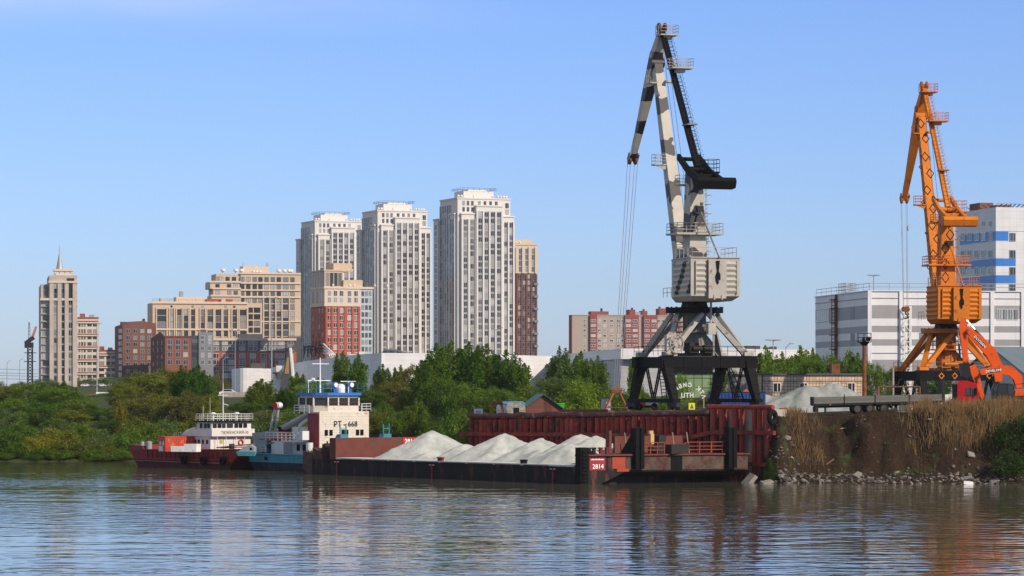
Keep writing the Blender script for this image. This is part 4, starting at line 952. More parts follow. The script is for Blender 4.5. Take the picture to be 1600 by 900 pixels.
    mb = MB(); zc = 15.7; mb.side([(x_+.1, zc+z_) for x_, z_ in [(-.2,0),(.2,0),(.09,-1.1),(.28,-1.45),(.28,-2.0),(.13,-2.0),(.06,-1.8),(.02,-2.05),(.12,-2.25),(.0,-2.5),(-.19,-2.15),(-.26,-1.6),(-.07,-1.1)][::-1]], -6.86, -6.8); mb.build('hook', black, c)
    mb = MB(); mb.rail([(-2.5,-6.0,16.12),(2.5,-6.0,16.12),(2.6,-1.2,16.12)], 1.05, .035, 1.2, 1); mb.rail([(-2.5,-6.0,16.12),(-2.6,-1.2,16.12),(-1.7,2,16.12)], 1.05, .035, 1.2, 1); mb.rail([(-3.2,-1.5,12),(-3.2,1.0,12)],1.0,.035,1,1); mb.build('roof_rail', railm, c)
    # column
    col_ = MB(); q1 = col_.beam((0,0,16.1),(0,.2,25.6), 1.95, 2.4, 1.35, 1.7, up=(0,1,0))
    col_.box(-.6,.6,-.9,1.0,25.4,26.0)
    if not grey:
        col_.m = 1
        for t in (.12,.3,.5,.68,.86): 
            for s_ in range(4): diamond(col_, q1, t+(.07 if s_ % 2 else 0), .75, .12, s_, lat=.5+(.2 if int(t*10)%2 else -.2))
    col_.build('column', [body, mark], c)
    mb = MB(); 
    for k in range(9): mb.ladder if False else None
    mb.ladder((1.2,-.9,16.2),(1.0,-.7,25.2),.5,.035,.4,(0,1,0))
    for k in range(8):
        z = 17+1.0*k; mb.ring((1.25,-.85,z),(0,0,1),.38,.03,10,4)
    mb.build('column_ladder', railm, c)
    mb = MB(); mb.box(-2.7,2.7,-1.9,1.6,18.7,18.9); mb.rail([(-2.6,-1.8,18.9),(2.6,-1.8,18.9),(2.6,1.5,18.9),(-2.6,1.5,18.9)],1.05,.035,1.0,2,True); mb.build('mid_platform', deckm, c)
    # lifting boom, jib head, tie, lever with counterweight
    bm = MB(); heel, top = Vector((0,4.0,16.4)), Vector((0,11.9,38.3)); q = bm.beam(heel, top, 1.35, 1.55, .95, 1.0, up=(0,1,.3))
    if not grey:
        bm.m = 1
        for k, t in enumerate((.06,.17,.26,.34,.44,.55,.65,.75,.86,.95)):
            for s_ in range(4): diamond(bm, q, min(.97,t+.03*s_), .72, .12, s_, lat=[.3,.75,.2,.6][(k+s_)%4])
    bm.m = 0; bm.tube(top+Vector((-.75,0,.1)), top+Vector((.75,0,.1)), .55, .55, 12)
    bm.build('boom', [body if not grey else camo_mat('boom_camouflage', (.39,.365,.315), (.010,.010,.012), 4.9, .9, .3), mark], c)
    jb = MB(); tail, nose = Vector((0,10.3,42.2)), Vector((0,20.2,28.2)); piv = Vector((0,12.3,38.9))
    up_ = (0,.8,.6)
    jb.beam(tail, piv, .5, .5, 1.15, 1.5, up=up_); jb.beam(piv, piv.lerp(nose,.2), 1.15, 1.5, 1.05, 1.35, up=up_); jb.beam(piv.lerp(nose,.2), nose, 1.05, 1.35, .5, .55, up=up_)
    jb.build('jib', [body if not grey else camo_mat('jib_camouflage', (.38,.355,.305), (.010,.010,.012), 3.5, .3, .25)], c)
    mb = MB(); mb.tube(piv+Vector((-.72,-.3,.4)), piv+Vector((.72,-.3,.4)), .45,.45,14); mb.build('pivot_pin', plain, c)
    for nm, p in (('nose_sheave', nose),('tail_sheave', tail)):
        for sx in (-.35, .35):
            mb = MB(); mb.tube(p+Vector((sx-.12,0,0)), p+Vector((sx+.12,0,0)), .48,.48,16); mb.ring(p+Vector((sx,0,0)), (1,0,0), .46,.07,16,5); mb.build(nm, rusty if grey else drumc, c)
    mb = MB(); mb.beam(nose+Vector((-.55,0,.0)), nose+Vector((-.55,-.6,.7)), .12,.5); mb.beam(nose+Vector((.55,0,0)), nose+Vector((.55,-.6,.7)), .12,.5); mb.build('nose_cheek', drumc if grey else body, c)
    lo = Vector((0,-1.05,25.9)); mb = MB(); mb.beam(tail+Vector((0,-.1,-.5)), lo, .5,.5,.62,.62, up=(1,0,0)); mb.build('tie_beam', tie, c)
    mb = MB(); d = (lo-tail); a = tail+d*.08+Vector((.35,-.35,0)); e = tail+d*.97+Vector((.35,-.45,0)); mb.ladder(a, e, .4, .03, .45)
    nrm = Vector((0,-1,-.1))
    for k in range(28): p = a.lerp(e,(k+.5)/28); mb.ring(p+Vector((.0,-.3,0)), d, .36, .022, 8, 3)
    mb.build('tie_ladder', railm if not grey else dark_steel, c)
    for nm, p, wd in (('top_platform', tail+Vector((.3,-.5,-.9)), .9), ('boom_platform', tail+d*.42*.75+Vector((.4,-.8,.2)), 1.1), ('tie_platform', tail+d*.70+Vector((.2,-.2,0)), .5)):
        mb = MB(); mb.box(p.x-wd, p.x+wd*1.3, p.y-.9, p.y+.9, p.z-.1, p.z+.05)
        if wd > .6: mb.rail([(p.x-wd,p.y-.85,p.z),(p.x+wd*1.25,p.y-.85,p.z),(p.x+wd*1.25,p.y+.85,p.z),(p.x-wd,p.y+.85,p.z)],1.05,.03,.8,2,True); mb.box(p.x-.4,p.x+.6,p.y-.4,p.y+.4,p.z-.5,p.z-.1)
        mb.build(nm, plain if nm != 'tie_platform' else drumc, c)
    t0 = heel.lerp(top, .9); mb = MB(); mb.box(t0.x+.4,t0.x+1.4,t0.y-1.2,t0.y-.2,t0.z,t0.z+.25); mb.box(t0.x-1.3,t0.x-.4,t0.y-.6,t0.y+.7,t0.z-.1,t0.z+.05); mb.rail([(-1.25,t0.y-.6,t0.z),(-1.25,t0.y+.7,t0.z)],1.0,.03,.6,1); mb.build('boom_bracket', plain, c)
    t1 = heel.lerp(top, .47); mb = MB(); mb.box(-2.0,-.65,t1.y-.7,t1.y+.5,t1.z,t1.z+.15); mb.add([(-2,t1.y-.6,t1.z),(-.65,t1.y-.6,t1.z),(-.65,t1.y-.6,t1.z-.5),(-2,t1.y-.5,t1.z),(-.65,t1.y-.5,t1.z),(-.65,t1.y-.5,t1.z-.5)],[(0,1,2),(3,5,4),(0,2,5,3),(1,4,5,2)]); mb.rail([(-.7,t1.y-.65,t1.z+.15),(-1.95,t1.y-.65,t1.z+.15),(-1.95,t1.y+.45,t1.z+.15),(-.7,t1.y+.45,t1.z+.15)],1.05,.03,.6,2); mb.build('boom_gallery', plain, c)
    mb = MB(); mb.box(-1.4,1.4,.9,2.4,24.1,24.25); mb.rail([(-1.35,.95,24.25),(-1.35,2.35,24.25),(1.35,2.35,24.25),(1.35,.95,24.25)],1.0,.03,.7,2); mb.build('upper_platform', plain, c)
    for sx in (-1, 1):
        mb = MB(); mb.beam((sx*1.15,1.9,27.3),(sx*1.15,-1.5,25.4),.32,.6,.36,.75,up=(0,0,1)); mb.beam((sx*1.15,-1.5,25.4),(sx*1.15,-5.6,24.0),.36,.75,.4,.85,up=(0,0,1)); mb.build('lever_arm', lever, c)
    mb = MB(); mb.tube((-1.3,1.7,27.0),(1.3,1.7,27.0),.22,.22,8); mb.build('lever_axle', lever, c)
    mb = MB(); mb.tube((-1.2,-.9,25.7),(1.2,-.9,25.7),.35,.35,10); mb.build('lever_axle', lever, c)
    mb = MB(); mb.beam((-1.1,-3,24.9),(1.1,-3,24.9),.3,.4); mb.build('lever_brace', lever, c)
    mb = MB(); 
    poly = [(-5.3,23.9),(-5.0,24.3),(-5.4,24.6),(-6.7,24.5),(-7.0,24.1),(-6.7,23.4),(-5.6,23.3)]
    vs = [(-2.15,y,z) for y,z in poly]+[(2.15,y,z) for y,z in poly]; n = len(poly)
    mb.add(vs, [tuple(range(n)), tuple(range(n,2*n))[::-1]]+[(k,n+k,n+(k+1)%n,(k+1)%n) for k in range(n)]); mb.build('counterweight', lever, c)
    mb = MB(); mb.box(.7,2.1,-2.2,-.4,25.3,25.45); mb.rail([(.75,-2.15,25.45),(2.05,-2.15,25.45),(2.05,-.45,25.45),(.75,-.45,25.45)],1.3,.03,.6,2,True); mb.add([(1.2,-2,25.3),(2.1,-2,25.3),(1.2,-2,24.3),(1.2,-.6,25.3),(2.1,-.6,25.3),(1.2,-.6,24.3)],[(0,1,2),(3,5,4),(0,2,5,3),(1,4,5,2)]); mb.build('lever_platform', lever, c)
    # service pole hanging down to the house
    mb = MB(); mb.tube((.2,-1.3,21.2),(.35,-6.6,16.0),.11,.09,8); mb.tube((-.2,-1.0,21.9),(.2,-1.3,21.2),.13,.13,8); mb.build('service_pole', drumc if grey else body, c)
    mb = MB(); mb.box(-.2,.5,-1.5,-.9,21.2,21.8); mb.build('winch', dark_steel, c)
    # stay ropes along the boom
    mb = MB()
    for sx in (-.25,.25): mb.tube(tail+Vector((sx,-.2,0)), (sx,1.0,17),.022,.022,4); mb.tube(tail+Vector((sx,.4,.2)), nose+Vector((sx,.3,.5)),.022,.022,4)
    mb.build('stay_rope', dark_steel, c)
    return c, nose
gz_ = 7.15
crane('tall grey and black camouflage portal crane on the quay', (19.6, 330, gz_), R(17), R(23.5), 'grey')
gc = Vector((19.6,330,gz_))
crane('tall orange portal crane with black diamond marks behind the excavators', (53.96, 382, 5.9), R(7.5), R(18), 'orange')
oc = Vector((53.96,382,5.9))
def rot2(v, a): return Vector((v[0]*math.cos(a)-v[1]*math.sin(a), v[0]*math.sin(a)+v[1]*math.cos(a), v[2]))
gn = gc + rot2((0,20.2,28.2), R(17)); on = oc + rot2((0,20.2,28.2), R(7.5))
# hoisting ropes with the grab frame and the hook block
gb_top = P(963, 613, 352)
gr = thing('grab_frame', 'rusty four-legged grab frame hanging on ropes beside the grey crane', 'grab', P(963, 645, 352))
mb = MB(); h_ = 2.3
for sx, sy in ((-1,-1),(1,-1),(-1,1),(1,1)): mb.beam((sx*1.35,sy*1.0,0),(sx*.35,sy*.3,h_),.17,.17)
mb.build('leg', rusty, gr)
for ch in list(gr.children): bpy.data.objects.remove(ch)
gr_m = mat('orange_rust', (.30,.11,.045), .85, var=.35, scale=2)
for sx, sy in ((-1,-1),(1,-1),(-1,1),(1,1)):
    mb = MB(); mb.beam((sx*1.45,sy*1.0,0),(sx*.35,sy*.3,h_),.17,.17); mb.build('leg', gr_m, gr)
mb = MB(); mb.box(-.55,.55,-.45,.45,h_,h_+.3); mb.tube((-.6,0,h_+.3),(.6,0,h_+.3),.3,.3,10); mb.build('head', rusty, gr)
mb = MB(); mb.beam((-1.2,-.85,.6),(1.2,-.85,.6),.1,.1); mb.beam((-1.2,.85,.6),(1.2,.85,.6),.1,.1); mb.build('tie_bar', rusty, gr)
mb = MB(); o_loc = gb_top
for dx in (-.55,-.2,.25,.6): mb.tube(gn-o_loc+Vector((dx,0,-.3)), Vector((dx*.6,0,0)), .032,.032,5)
tag(mb.build('hoist_rope', steel, None, loc=o_loc), 'four thin ropes from the grey jib down to the rusty grab', 'rope')
hb = P(1415, 484, on.y-1)
hk = thing('hook_block', 'black hook block hanging on ropes left of the orange crane', 'hook', hb)
mb = MB(); mb.side([(-.45,-.25),(.45,-.25),(.55,.1),(.4,.4),(-.4,.4),(-.55,.1)],-.3,.3); mb.build('block', rusty, hk)
mb = MB(); mb.tube((0,0,-.25),(0,0,-.6),.08,.08,8)
pr_ = None
for k in range(10):
    t = R(90+ -30*k); p = Vector((.28*math.cos(t), 0, -.88+.28*math.sin(t)))
    if pr_ is not None: mb.tube(pr_, p, .075,.07,6)
    pr_ = p
mb.build('hook', black, hk)
mb = MB()
for dx in (-.42,-.3,.25,.42): mb.tube(on-hb+Vector((dx,0,-.3)), Vector((dx*.7,0,.35)), .03,.03,5)
mb.lathe(Vector((.3,0,(on-hb).z*.75-.5)), [(.05,0),(.14,.1),(.14,.6),(.05,.7)], 8)
tag(mb.build('hoist_rope', steel, None, loc=hb), 'thin ropes from the orange jib down to the hook block', 'rope')
# ---------------------------------------------------------------- gravel barge
hull_black = mat('barge_black_hull', (.013,.0105,.0105), .8, spec=.25, var=.35, scale=.7, rust=(.10,.035,.025), amt=.22, rscale=.9, stretch=(1,1,.25))
barge_red = mat('barge_red', (.19,.02,.017), .6, var=.25, scale=1.2, rust=(.07,.03,.02), amt=.3)
barge_brown = mat('barge_brown_bulkhead', (.125,.034,.026), .75, var=.25, scale=.8, rust=(.1,.05,.035), amt=.3)
bow_tan = mat('bow_tan_plate', (.085,.058,.042), .75, var=.3, scale=1.0, rust=(.06,.02,.014), amt=.45, rscale=1.3)
orange_patch = mat('orange_primer', (.34,.05,.018), .6, var=.2, rust=(.2,.05,.03), amt=.2)
BA = Vector((6.6, 300.8, 0)); BR = math.atan2(.614, .789)
bn, bu = Vector((.789,.614,0)), Vector((-.614,.789,0))
def bw(x, y, z=0): return BA + bn*x + bu*y + Vector((0,0,z))
bg_ = thing('cargo_barge', 'long low black river barge loaded with pale gravel', 'barge', BA, BR)
W = 18.6; sk = -4/18.6
def fy(x): return sk*x
dk = 1.7
mb = MB()
fr_ = [(0,-.6),(.9,-.6),(5,1.2),(W,1.2),(W,2.75),(0,2.75)]
bk_ = [(0,-.6),(.9,-.6),(5,-.6),(W,-.6),(W,2.75),(0,2.75)]
vs = [(x,fy(x),z) for x,z in fr_]+[(x,fy(x)+ (.6 if x < 1 else (6.5 if z < 2 else 4.0)),z) for x,z in bk_]
mb.add(vs, [(5,4,3,2,1,0)[::-1]] + [(k,6+k,6+(k+1)%6,(k+1)%6) for k in range(6)] + [(6,7,8,9,10,11)])
mb.add([(0,.62,-.6),(W,fy(W)+3.9,-.6),(16.5,46.5,-.6),(0,46.5,-.6),(0,.62,dk),(W,fy(W)+3.9,dk),(16.5,46.5,dk),(0,46.5,dk)], [(3,2,1,0),(4,5,6,7),(0,1,5,4),(1,2,6,5),(2,3,7,6),(3,0,4,7)])
mb.build('hull', hull_black, bg_)
# transom plates of the bow (proud of the hull), red name board, orange patch, black plate for recess shade
def bowbox(b, x0, x1, z0, z1, t=.06, o=.0): 
    b.add([(x0,fy(x0)-t-o,z0),(x1,fy(x1)-t-o,z0),(x1,fy(x1)-.004-o,z0),(x0,fy(x0)-.004-o,z0),(x0,fy(x0)-t-o,z1),(x1,fy(x1)-t-o,z1),(x1,fy(x1)-.004-o,z1),(x0,fy(x0)-.004-o,z1)], [(3,2,1,0),(4,5,6,7),(0,1,5,4),(1,2,6,5),(2,3,7,6),(3,0,4,7)])
mb = MB(); bowbox(mb, 5.0, 9.9, 1.35, 2.7); bowbox(mb, 11.2, 18.55, 1.35, 2.7); mb.build('bow_plate', bow_tan, bg_)
mb = MB(); bowbox(mb, 1.05, 2.75, 1.35, 2.6); mb.build('name_plate', mat('name_red', (.28,.025,.03), .5), bg_)
mb = MB(); bowbox(mb, 3.5, 4.95, 1.5, 2.65); bowbox(mb, 4.0, 5.3, 1.2, 1.5, .09); mb.build('primer_patch', orange_patch, bg_)
mb = MB(); bowbox(mb, 9.95, 11.15, 1.25, 2.72, .05); mb.build('notch_shade', black, bg_)  # flat black plate painted for the shade inside the bow recess
mb = MB(); mb.add([(-.1,fy(0)-.25,2.76),(W+.1,fy(W)-.25,2.76),(W+.1,fy(W)+4,2.76),(-.1,.6,2.76),(-.1,fy(0)-.25,2.92),(W+.1,fy(W)-.25,2.92),(W+.1,fy(W)+4,2.92),(-.1,.6,2.92)], [(3,2,1,0),(4,5,6,7),(0,1,5,4),(1,2,6,5),(2,3,7,6),(3,0,4,7)]); mb.build('bow_deck', mat('deck_red_rust', (.13,.034,.026), .8, var=.3, scale=1.5), bg_)
ya = math.atan(sk)
white_letter = mat('white_letters', (.8,.8,.78), .6, var=.04)
text('hull_number', '2814', .62, upright((1.95,fy(1.95)-.085,1.72), ya), white_letter, bg_, bold=.01)
mb = MB()      # worn, unreadable name line
for k in range(13): x = 1.2+.11*k; h_ = .10+.05*((k*7)%3)/2; bx_ = (x, x+.075); mb.box(bx_[0], bx_[1], fy(x)-.083, fy(x)-.062, 2.36, 2.36+h_)
mb.build('hull_name', white_letter, bg_)
# corner block at the near left end
mb = MB(); mb.hexa([(-.12,-.35,.0),(.75,-.5,.0),(.75,.5,.0),(-.12,.5,.0),(-.12,-.35,3.62),(.75,-.5,3.62),(.75,.5,3.62),(-.12,.5,3.62)])
for k in range(9): mb.box(.02,.62,-.56,-.5,.25+.36*k,.45+.36*k)
mb.side([(.76,2.93),(1.9,2.93),(.76,3.6)], -.2, .2); mb.build('corner_post', black, bg_)
for x in (6.2, 16.5):
    y = fy(x); mb = MB(); mb.box(x-.55,x-.08,y-.55,y+.2,1.45,5.5); mb.box(x+.08,x+.55,y-.55,y+.2,1.45,5.5); mb.box(x-.09,x+.09,y-.4,y+.1,1.5,5.4)
    mb.add([(x-.3,y+.2,2.93),(x+.3,y+.2,2.93),(x+.3,y+2.2,2.93),(x-.3,y+2.2,2.93),(x-.3,y+.2,5.2),(x+.3,y+.2,5.2)], [(0,1,2,3)[::-1],(4,5,2,3),(0,4,3),(1,2,5),(0,1,5,4)]); mb.build('push_knee', black, bg_)
rail_orange = mat('rail_red_orange', (.22,.045,.024), .6, var=.2)
for x0, x1 in ((7.0,9.3),(11.9,15.8)):
    mb = MB(); n = 3
    for k in range(n+1): x = lerp(x0,x1,k/n); mb.beam((x,fy(x)+.1,2.92),(x+.05,fy(x)+.1,4.05),.11,.09)
    for z in (3.3,3.65,4.05): mb.beam((x0,fy(x0)+.1,z),(x1,fy(x1)+.1,z),.06,.07)
    if x0 < 9: mb.beam((9.3,fy(9.3)+.1,4.05),(10.0,fy(10)+.1,3.75),.06,.07)
    else: mb.beam((11.2,fy(11.2)+.1,3.75),(11.9,fy(11.9)+.1,4.05),.06,.07)
    mb.build('bow_rail', rail_orange, bg_)
for x in (7.3,8.5,12.6,14.2): mb = MB(); mb.beam((x,fy(x)+3,2.92),(x-.35,fy(x)+3,5.0),.09,.09); mb.build('stanchion', mat('bleached_post', (.3,.2,.15), .8), bg_)
mb = MB(); mb.box(9.6,11.9,fy(11)-.3,fy(11)+.7,2.93,3.85); mb.build('deck_box', dark_steel, bg_)
mb = MB(); mb.tube((8.6,-.6,3.3),(9.4,-.6,3.3),.42,.42,14); mb.box(10.1,11.0,-.2,.6,2.93,4.7); mb.tube((11.2,0.2,2.93),(11.2,.2,4.6),.12,.12,8); mb.build('anchor_winch', dark_steel, bg_)
mb = MB(); mb.box(8.45,8.9,fy(8.6)+1.0,fy(8.6)+1.3,3.9,4.9); mb.box(8.3,8.8,fy(8.6)+1.0,fy(8.6)+1.3,4.9,5.2); mb.build('signal_board', mat('ochre_paint', (.5,.33,.13), .6), bg_)
for x, y, m in ((3.6,1.1,barge_red),(4.4,1.1,barge_red),(2.3,1.3,dark_steel),(2.9,1.3,dark_steel),(17.4,-2.2,barge_red),(18.0,-2.2,barge_red)):
    mb = MB(); mb.lathe((x,y,2.92),[(.2,0),(.2,.5),(.27,.52),(.27,.65)],10); mb.build('bollard', m, bg_)
mb = MB(); mb.box(6.3,6.6,3.0,3.6,2.93,5.2); mb.box(7,16,3.0,3.25,2.93,4.6); mb.build('bow_bulkhead', barge_brown, bg_)
# side fittings
mb = MB(); mb.box(-.09,-.004,3.9,46.5,dk-.16,dk-.02); mb.box(-.07,-.004,4,46.4,-.1,.02); mb.build('rubbing_strip', hull_black, bg_)
spill = mat('sand_spill', (.55,.55,.52), .95, var=.15, scale=1.2)
mb = MB(); ys_ = [4.6, 9.2, 13.8, 18.4, 23, 27.6, 32.2, 36.8, 41.4]
for a, c in zip(ys_[:-1], ys_[1:]): mb.box(.0,.1,a+.25,c-.25,dk+.001,dk+.06)
mb.build('deck_edge', hull_black, bg_)
mb = MB(); mb.box(.04,3.5,.9,42.6,dk+.002,dk+.17); mb.build('spilled_sand', spill, bg_)
for y in (4.05, 24.2, 41.6):
    mb = MB(); mb.box(-.12,-.005,y-.11,y+.11,-.4,dk-.25); mb.box(-.13,-.005,y-.5,y+.5,dk-.34,dk-.2); mb.build('draught_mark', barge_red, bg_)
    mb = MB(); mb.box(-.14,-.131,y-.45,y-.12,dk-.29,dk-.24); mb.box(-.14,-.131,y+.12,y+.45,dk-.29,dk-.24); mb.build('white_tick', white_letter, bg_)
for y, m in ((23.4,barge_red),(9.4,black)):
    for dy in (-.28,.28):
        mb = MB(); mb.lathe((.45,y+dy,dk),[(.17,0),(.17,.42),(.24,.44),(.24,.56)],10); mb.build('bollard', m, bg_)
# stern bulkhead with number, stern gear
mb = MB(); mb.box(.16,12.5,42.8,43.15,dk,4.0); mb.box(.02,.158,42.0,43.15,dk,4.0); mb.build('stern_bulkhead', barge_brown, bg_)
mb = MB(); mb.box(9.6,12.45,42.74,42.795,2.6,3.98); mb.build('number_patch', mat('patch_red', (.42,.02,.02), .6), bg_)
text('bulkhead_number', '2814', .72, upright((10.55,42.73,3.52)), white_letter, bg_, bold=.02)
mb = MB(); mb.add([(0,46.5,-.6),(3.5,46.5,-.6),(3.5,48.3,.6),(0,48.3,.6),(0,46.5,2.3),(3.5,46.5,2.3),(3.5,48.3,2.5),(0,48.3,2.5)], [(3,2,1,0),(4,5,6,7),(0,1,5,4),(1,2,6,5),(2,3,7,6),(3,0,4,7)]); mb.hexa([(0,44.4,dk),(2.6,44.4,dk),(2.6,46.4,dk),(0,46.4,dk),(-.1,44.6,2.5),(2.4,44.6,2.5),(2.4,46.3,2.9),(-.1,46.3,2.9)]); mb.build('stern_block', mat('stern_rust', (.09,.045,.035), .8, var=.4, scale=2), bg_)
mb = MB(); mb.tube((.6,45,3.1),(2.3,45,3.1),.28,.28,12); mb.box(.5,.7,44.7,45.3,2.6,3.3); mb.box(2.2,2.4,44.7,45.3,2.6,3.3); mb.tube((1.4,45.6,2.8),(1.4,45.6,3.6),.1,.1,6); mb.build('stern_winch', dark_steel, bg_)

# gravel heaps
def heap(name, label, loc, rotz, xr, yr, peaks, base, clip, m, step=.22, slope=.66, seed=1):
    xs = np.arange(xr[0], xr[1]+step/2, step); ys = np.arange(yr[0], yr[1]+step/2, step); gx, gy = np.meshgrid(xs, ys)
    z = np.full(gx.shape, 0.0); k = 8.0; acc = np.zeros(gx.shape)
    for (px, py, h, ex) in peaks:
        ang = np.arctan2(gy-py, (gx-px)); wob = 1+.10*np.sin(3*ang+px)+.06*np.sin(7*ang+py)
        r = np.hypot((gx-px)*ex, gy-py); c = h - slope*r*wob - .12*np.exp(-(r/.5)**2); acc = acc+np.exp(k*np.clip(c,-6,8))
    z = np.log(acc+np.exp(0))/k
    z = z + np.clip(z,0,1)*(.34*fbm(gx*.8,gy*.8,4,seed)+.20*fbm(gx*2.5,gy*2.5,3,seed+7))
    z = np.maximum(z, 0) + base; z = np.where(clip(gx,gy), z, np.minimum(z, base+.02))
    nx, ny = len(xs), len(ys); idx = np.arange(nx*ny).reshape(ny,nx)
    mb = MB(); mb.v = np.stack([gx.ravel(),gy.ravel(),z.ravel()],1).tolist()
    mb.f = np.stack([idx[:-1,:-1].ravel(),idx[:-1,1:].ravel(),idx[1:,1:].ravel(),idx[1:,:-1].ravel()],1).tolist(); mb.mi = [0]*len(mb.f)
    o = mb.build(name, m, None, smooth=True, loc=loc, rotz=rotz); tag(o, label, 'gravel'); return o
gravel_m = mat('pale_gravel', (.31,.33,.315), .95, var=.16, scale=.9, c2=(.49,.51,.49), bump=.10)
heap('gravel_load', 'row of pale grey gravel heaps lying in the black barge', BA, BR, (.4,16.4), (1.6,42.6),
     [(8,35.0,3.2,.8),(7.6,28.6,1.9,.8),(8,22.3,3.1,.8),(8.6,24.2,2.6,.8),(8,16.0,2.65,.8),(7.6,18.3,1.9,.8),(8,9.6,3.1,.8),(8.2,7.4,3.0,.8),(4.6,7.2,2.2,.8),(5,12.6,1.6,.8),(4,20,1.0,.9),(4,31,.9,.9),(6,6,1.5,.9)], dk+.06, lambda x,y: (x>.6)&(y>2.0)&((x<6.2)|(y>4.6)), gravel_m, seed=3, slope=.64)
# heap ashore
hc = P(1298, 648, 368)
heap('gravel_heap', 'big pale gravel heap ashore between the red quay and the flatbed trailer', (hc.x, hc.y, 0), 0, (-14,10), (-9,9),
     [(0,0,4.0,.82),(-3.0,-1,3.6,.75),(-8.2,1,2.6,.6),(4.5,.5,1.3,.8),(-6,-3,2.2,.7)], 6.3, lambda x,y: x>-99, mat('grey_gravel', (.20,.225,.22), .95, var=.15, scale=.8, c2=(.33,.345,.33), bump=.10, stretch=(1,1,.4)), seed=12, slope=.62)

# ---------------------------------------------------------------- pusher tug
blue = mat('tug_turquoise', (.04,.22,.30), .5, var=.15, scale=1, rust=RUST, amt=.1); navy = mat('tug_dark_hull', (.018,.022,.035), .5, var=.3, rust=RUST, amt=.12)
tug_white = mat('tug_white', (.62,.57,.48), .55, var=.08, scale=1, rust=(.38,.19,.08), amt=.14, rscale=2.2); tug_red = mat('tug_red', (.22,.02,.03), .5, var=.15); roof_blue = mat('tug_roof_blue', (.03,.16,.52), .4, var=.1)
tug_shade = mat('tug_white_shaded', (.60,.60,.59), .5, var=.08, rust=(.35,.2,.1), amt=.05)  # shaded copy of the tug white, cooler tone put into the colour
wglass = glass_mat('wheelhouse_glass', (.012,.014,.016), (.04,.045,.045), .8, .08)
T0 = bw(0, 48.2)
tg = thing('pusher_tug', 'white and turquoise pusher tug with blue wheelhouse roof behind the barge', 'tug boat', T0, BR)
mb = MB(); mb.hexa([(4.4,.6,-.6),(14,.6,-.6),(14,16.2,-.6),(4.4,16.2,-.6),(4,0,.95),(14.4,0,.95),(14.4,17,.95),(4,17,.95)]); mb.build('hull', navy, tg)
mb = MB(); mb.hexa([(3.95,-.05,.951),(14.45,-.05,.951),(14.45,17.05,.951),(3.95,17.05,.951),(3.9,-.1,1.85),(14.5,-.1,1.85),(14.5,17.1,1.9),(3.9,17.1,1.9)]); mb.tube((3.9,0,1.85),(3.9,17,1.9),.09,.09,6); mb.build('bulwark', blue, tg)
mb = MB(); mb.box(3.7,3.9,13.2,13.5,1.2,1.6); mb.build('hawse_hole', black, tg)
# superstructure
def clad(b, x0, x1, y, z0, z1, n):   # horizontal planking lines
    for k in range(n): z = z0+(z1-z0)*(k+.5)/n; b.box(x0, x1, y-.035, y-.003, z-.02, z+.02)
mb = MB(); mb.box(5.4,12.2,4.8,7.0,1.9,6.75); clad(mb,5.45,12.15,4.8,2.2,6.7,15); mb.tube((5.4,4.85,6.75),(12.2,4.85,6.75),.07,.07,6); mb.build('deckhouse', tug_white, tg)
mb = MB(); mb.box(5.30,5.396,4.8,7.0,2.2,6.6)
for k in range(12): mb.box(5.26,5.30,4.8,7.0,2.4+k*.35,2.44+k*.35)
mb.build('red_side', tug_red, tg)
mb = MB(); mb.box(6.2,12.0,7.0,11.5,1.9,5.0); mb.box(5.0,11.5,11.5,14.0,1.9,3.4); mb.box(4.6,6.2,7.2,11,3.3,3.45); mb.build('aft_house', tug_shade, tg)
pl_ = [(6.7,5.0),(10.9,5.0),(11.7,6.1),(11.7,9.2),(5.6,9.2),(5.6,6.3)]
mb = MB(); mb.prism(pl_, 6.76, 7.45); mb.prism([(lerp(8.6,x,.97),lerp(7,y,.95)) for x,y in pl_], 8.35, 8.6)
n = len(pl_)
for k in range(n):
    (xa,ya_),(xc,yc) = pl_[k], pl_[(k+1)%n]; L_ = math.hypot(xc-xa,yc-ya_); m_ = max(1,round(L_/1.4))
    for j in range(m_): t = j/m_; mb.box(lerp(xa,xc,t)-.08,lerp(xa,xc,t)+.08,lerp(ya_,yc,t)-.08,lerp(ya_,yc,t)+.08,7.45,8.36)
mb.build('wheelhouse', tug_white, tg)
mb = MB(); mb.prism([(lerp(8.6,x,.97),lerp(7,y,.97)) for x,y in pl_], 7.451, 8.349); mb.build('window', wglass, tg)
mb = MB(); mb.prism([(lerp(8.6,x,1.09),lerp(7,y,1.12)) for x,y in pl_], 8.61, 8.92); mb.build('roof', roof_blue, tg)
mb = MB(); mb.box(6.5,11.1,4.92,4.95,7.75,7.8); mb.build('window_stripe', tug_red, tg)
for (x, z) in ((6.3,4.42),(6.95,4.42),(8.6,4.42),(9.1,4.42),(10.6,4.42),(11.2,4.42)):
    mb = MB(); mb.box(x-.2,x+.2,4.70,4.796,z-.32,z+.32); mb.build('porthole_window', black, tg)
black_letter = mat('black_letters', (.015,.015,.015), .6)
text('hull_name', 'РТ - 668', .86, upright((8.95,4.755,5.35)), black_letter, tg, bold=.015, space=1.05)
mb = MB(); mb.rail([(5.6,4.6,8.92),(5.6,8.8,8.92),(11.8,8.8,8.92),(11.8,5.2,8.92)],1.0,.035,1,1); mb.build('roof_rail', blue, tg)
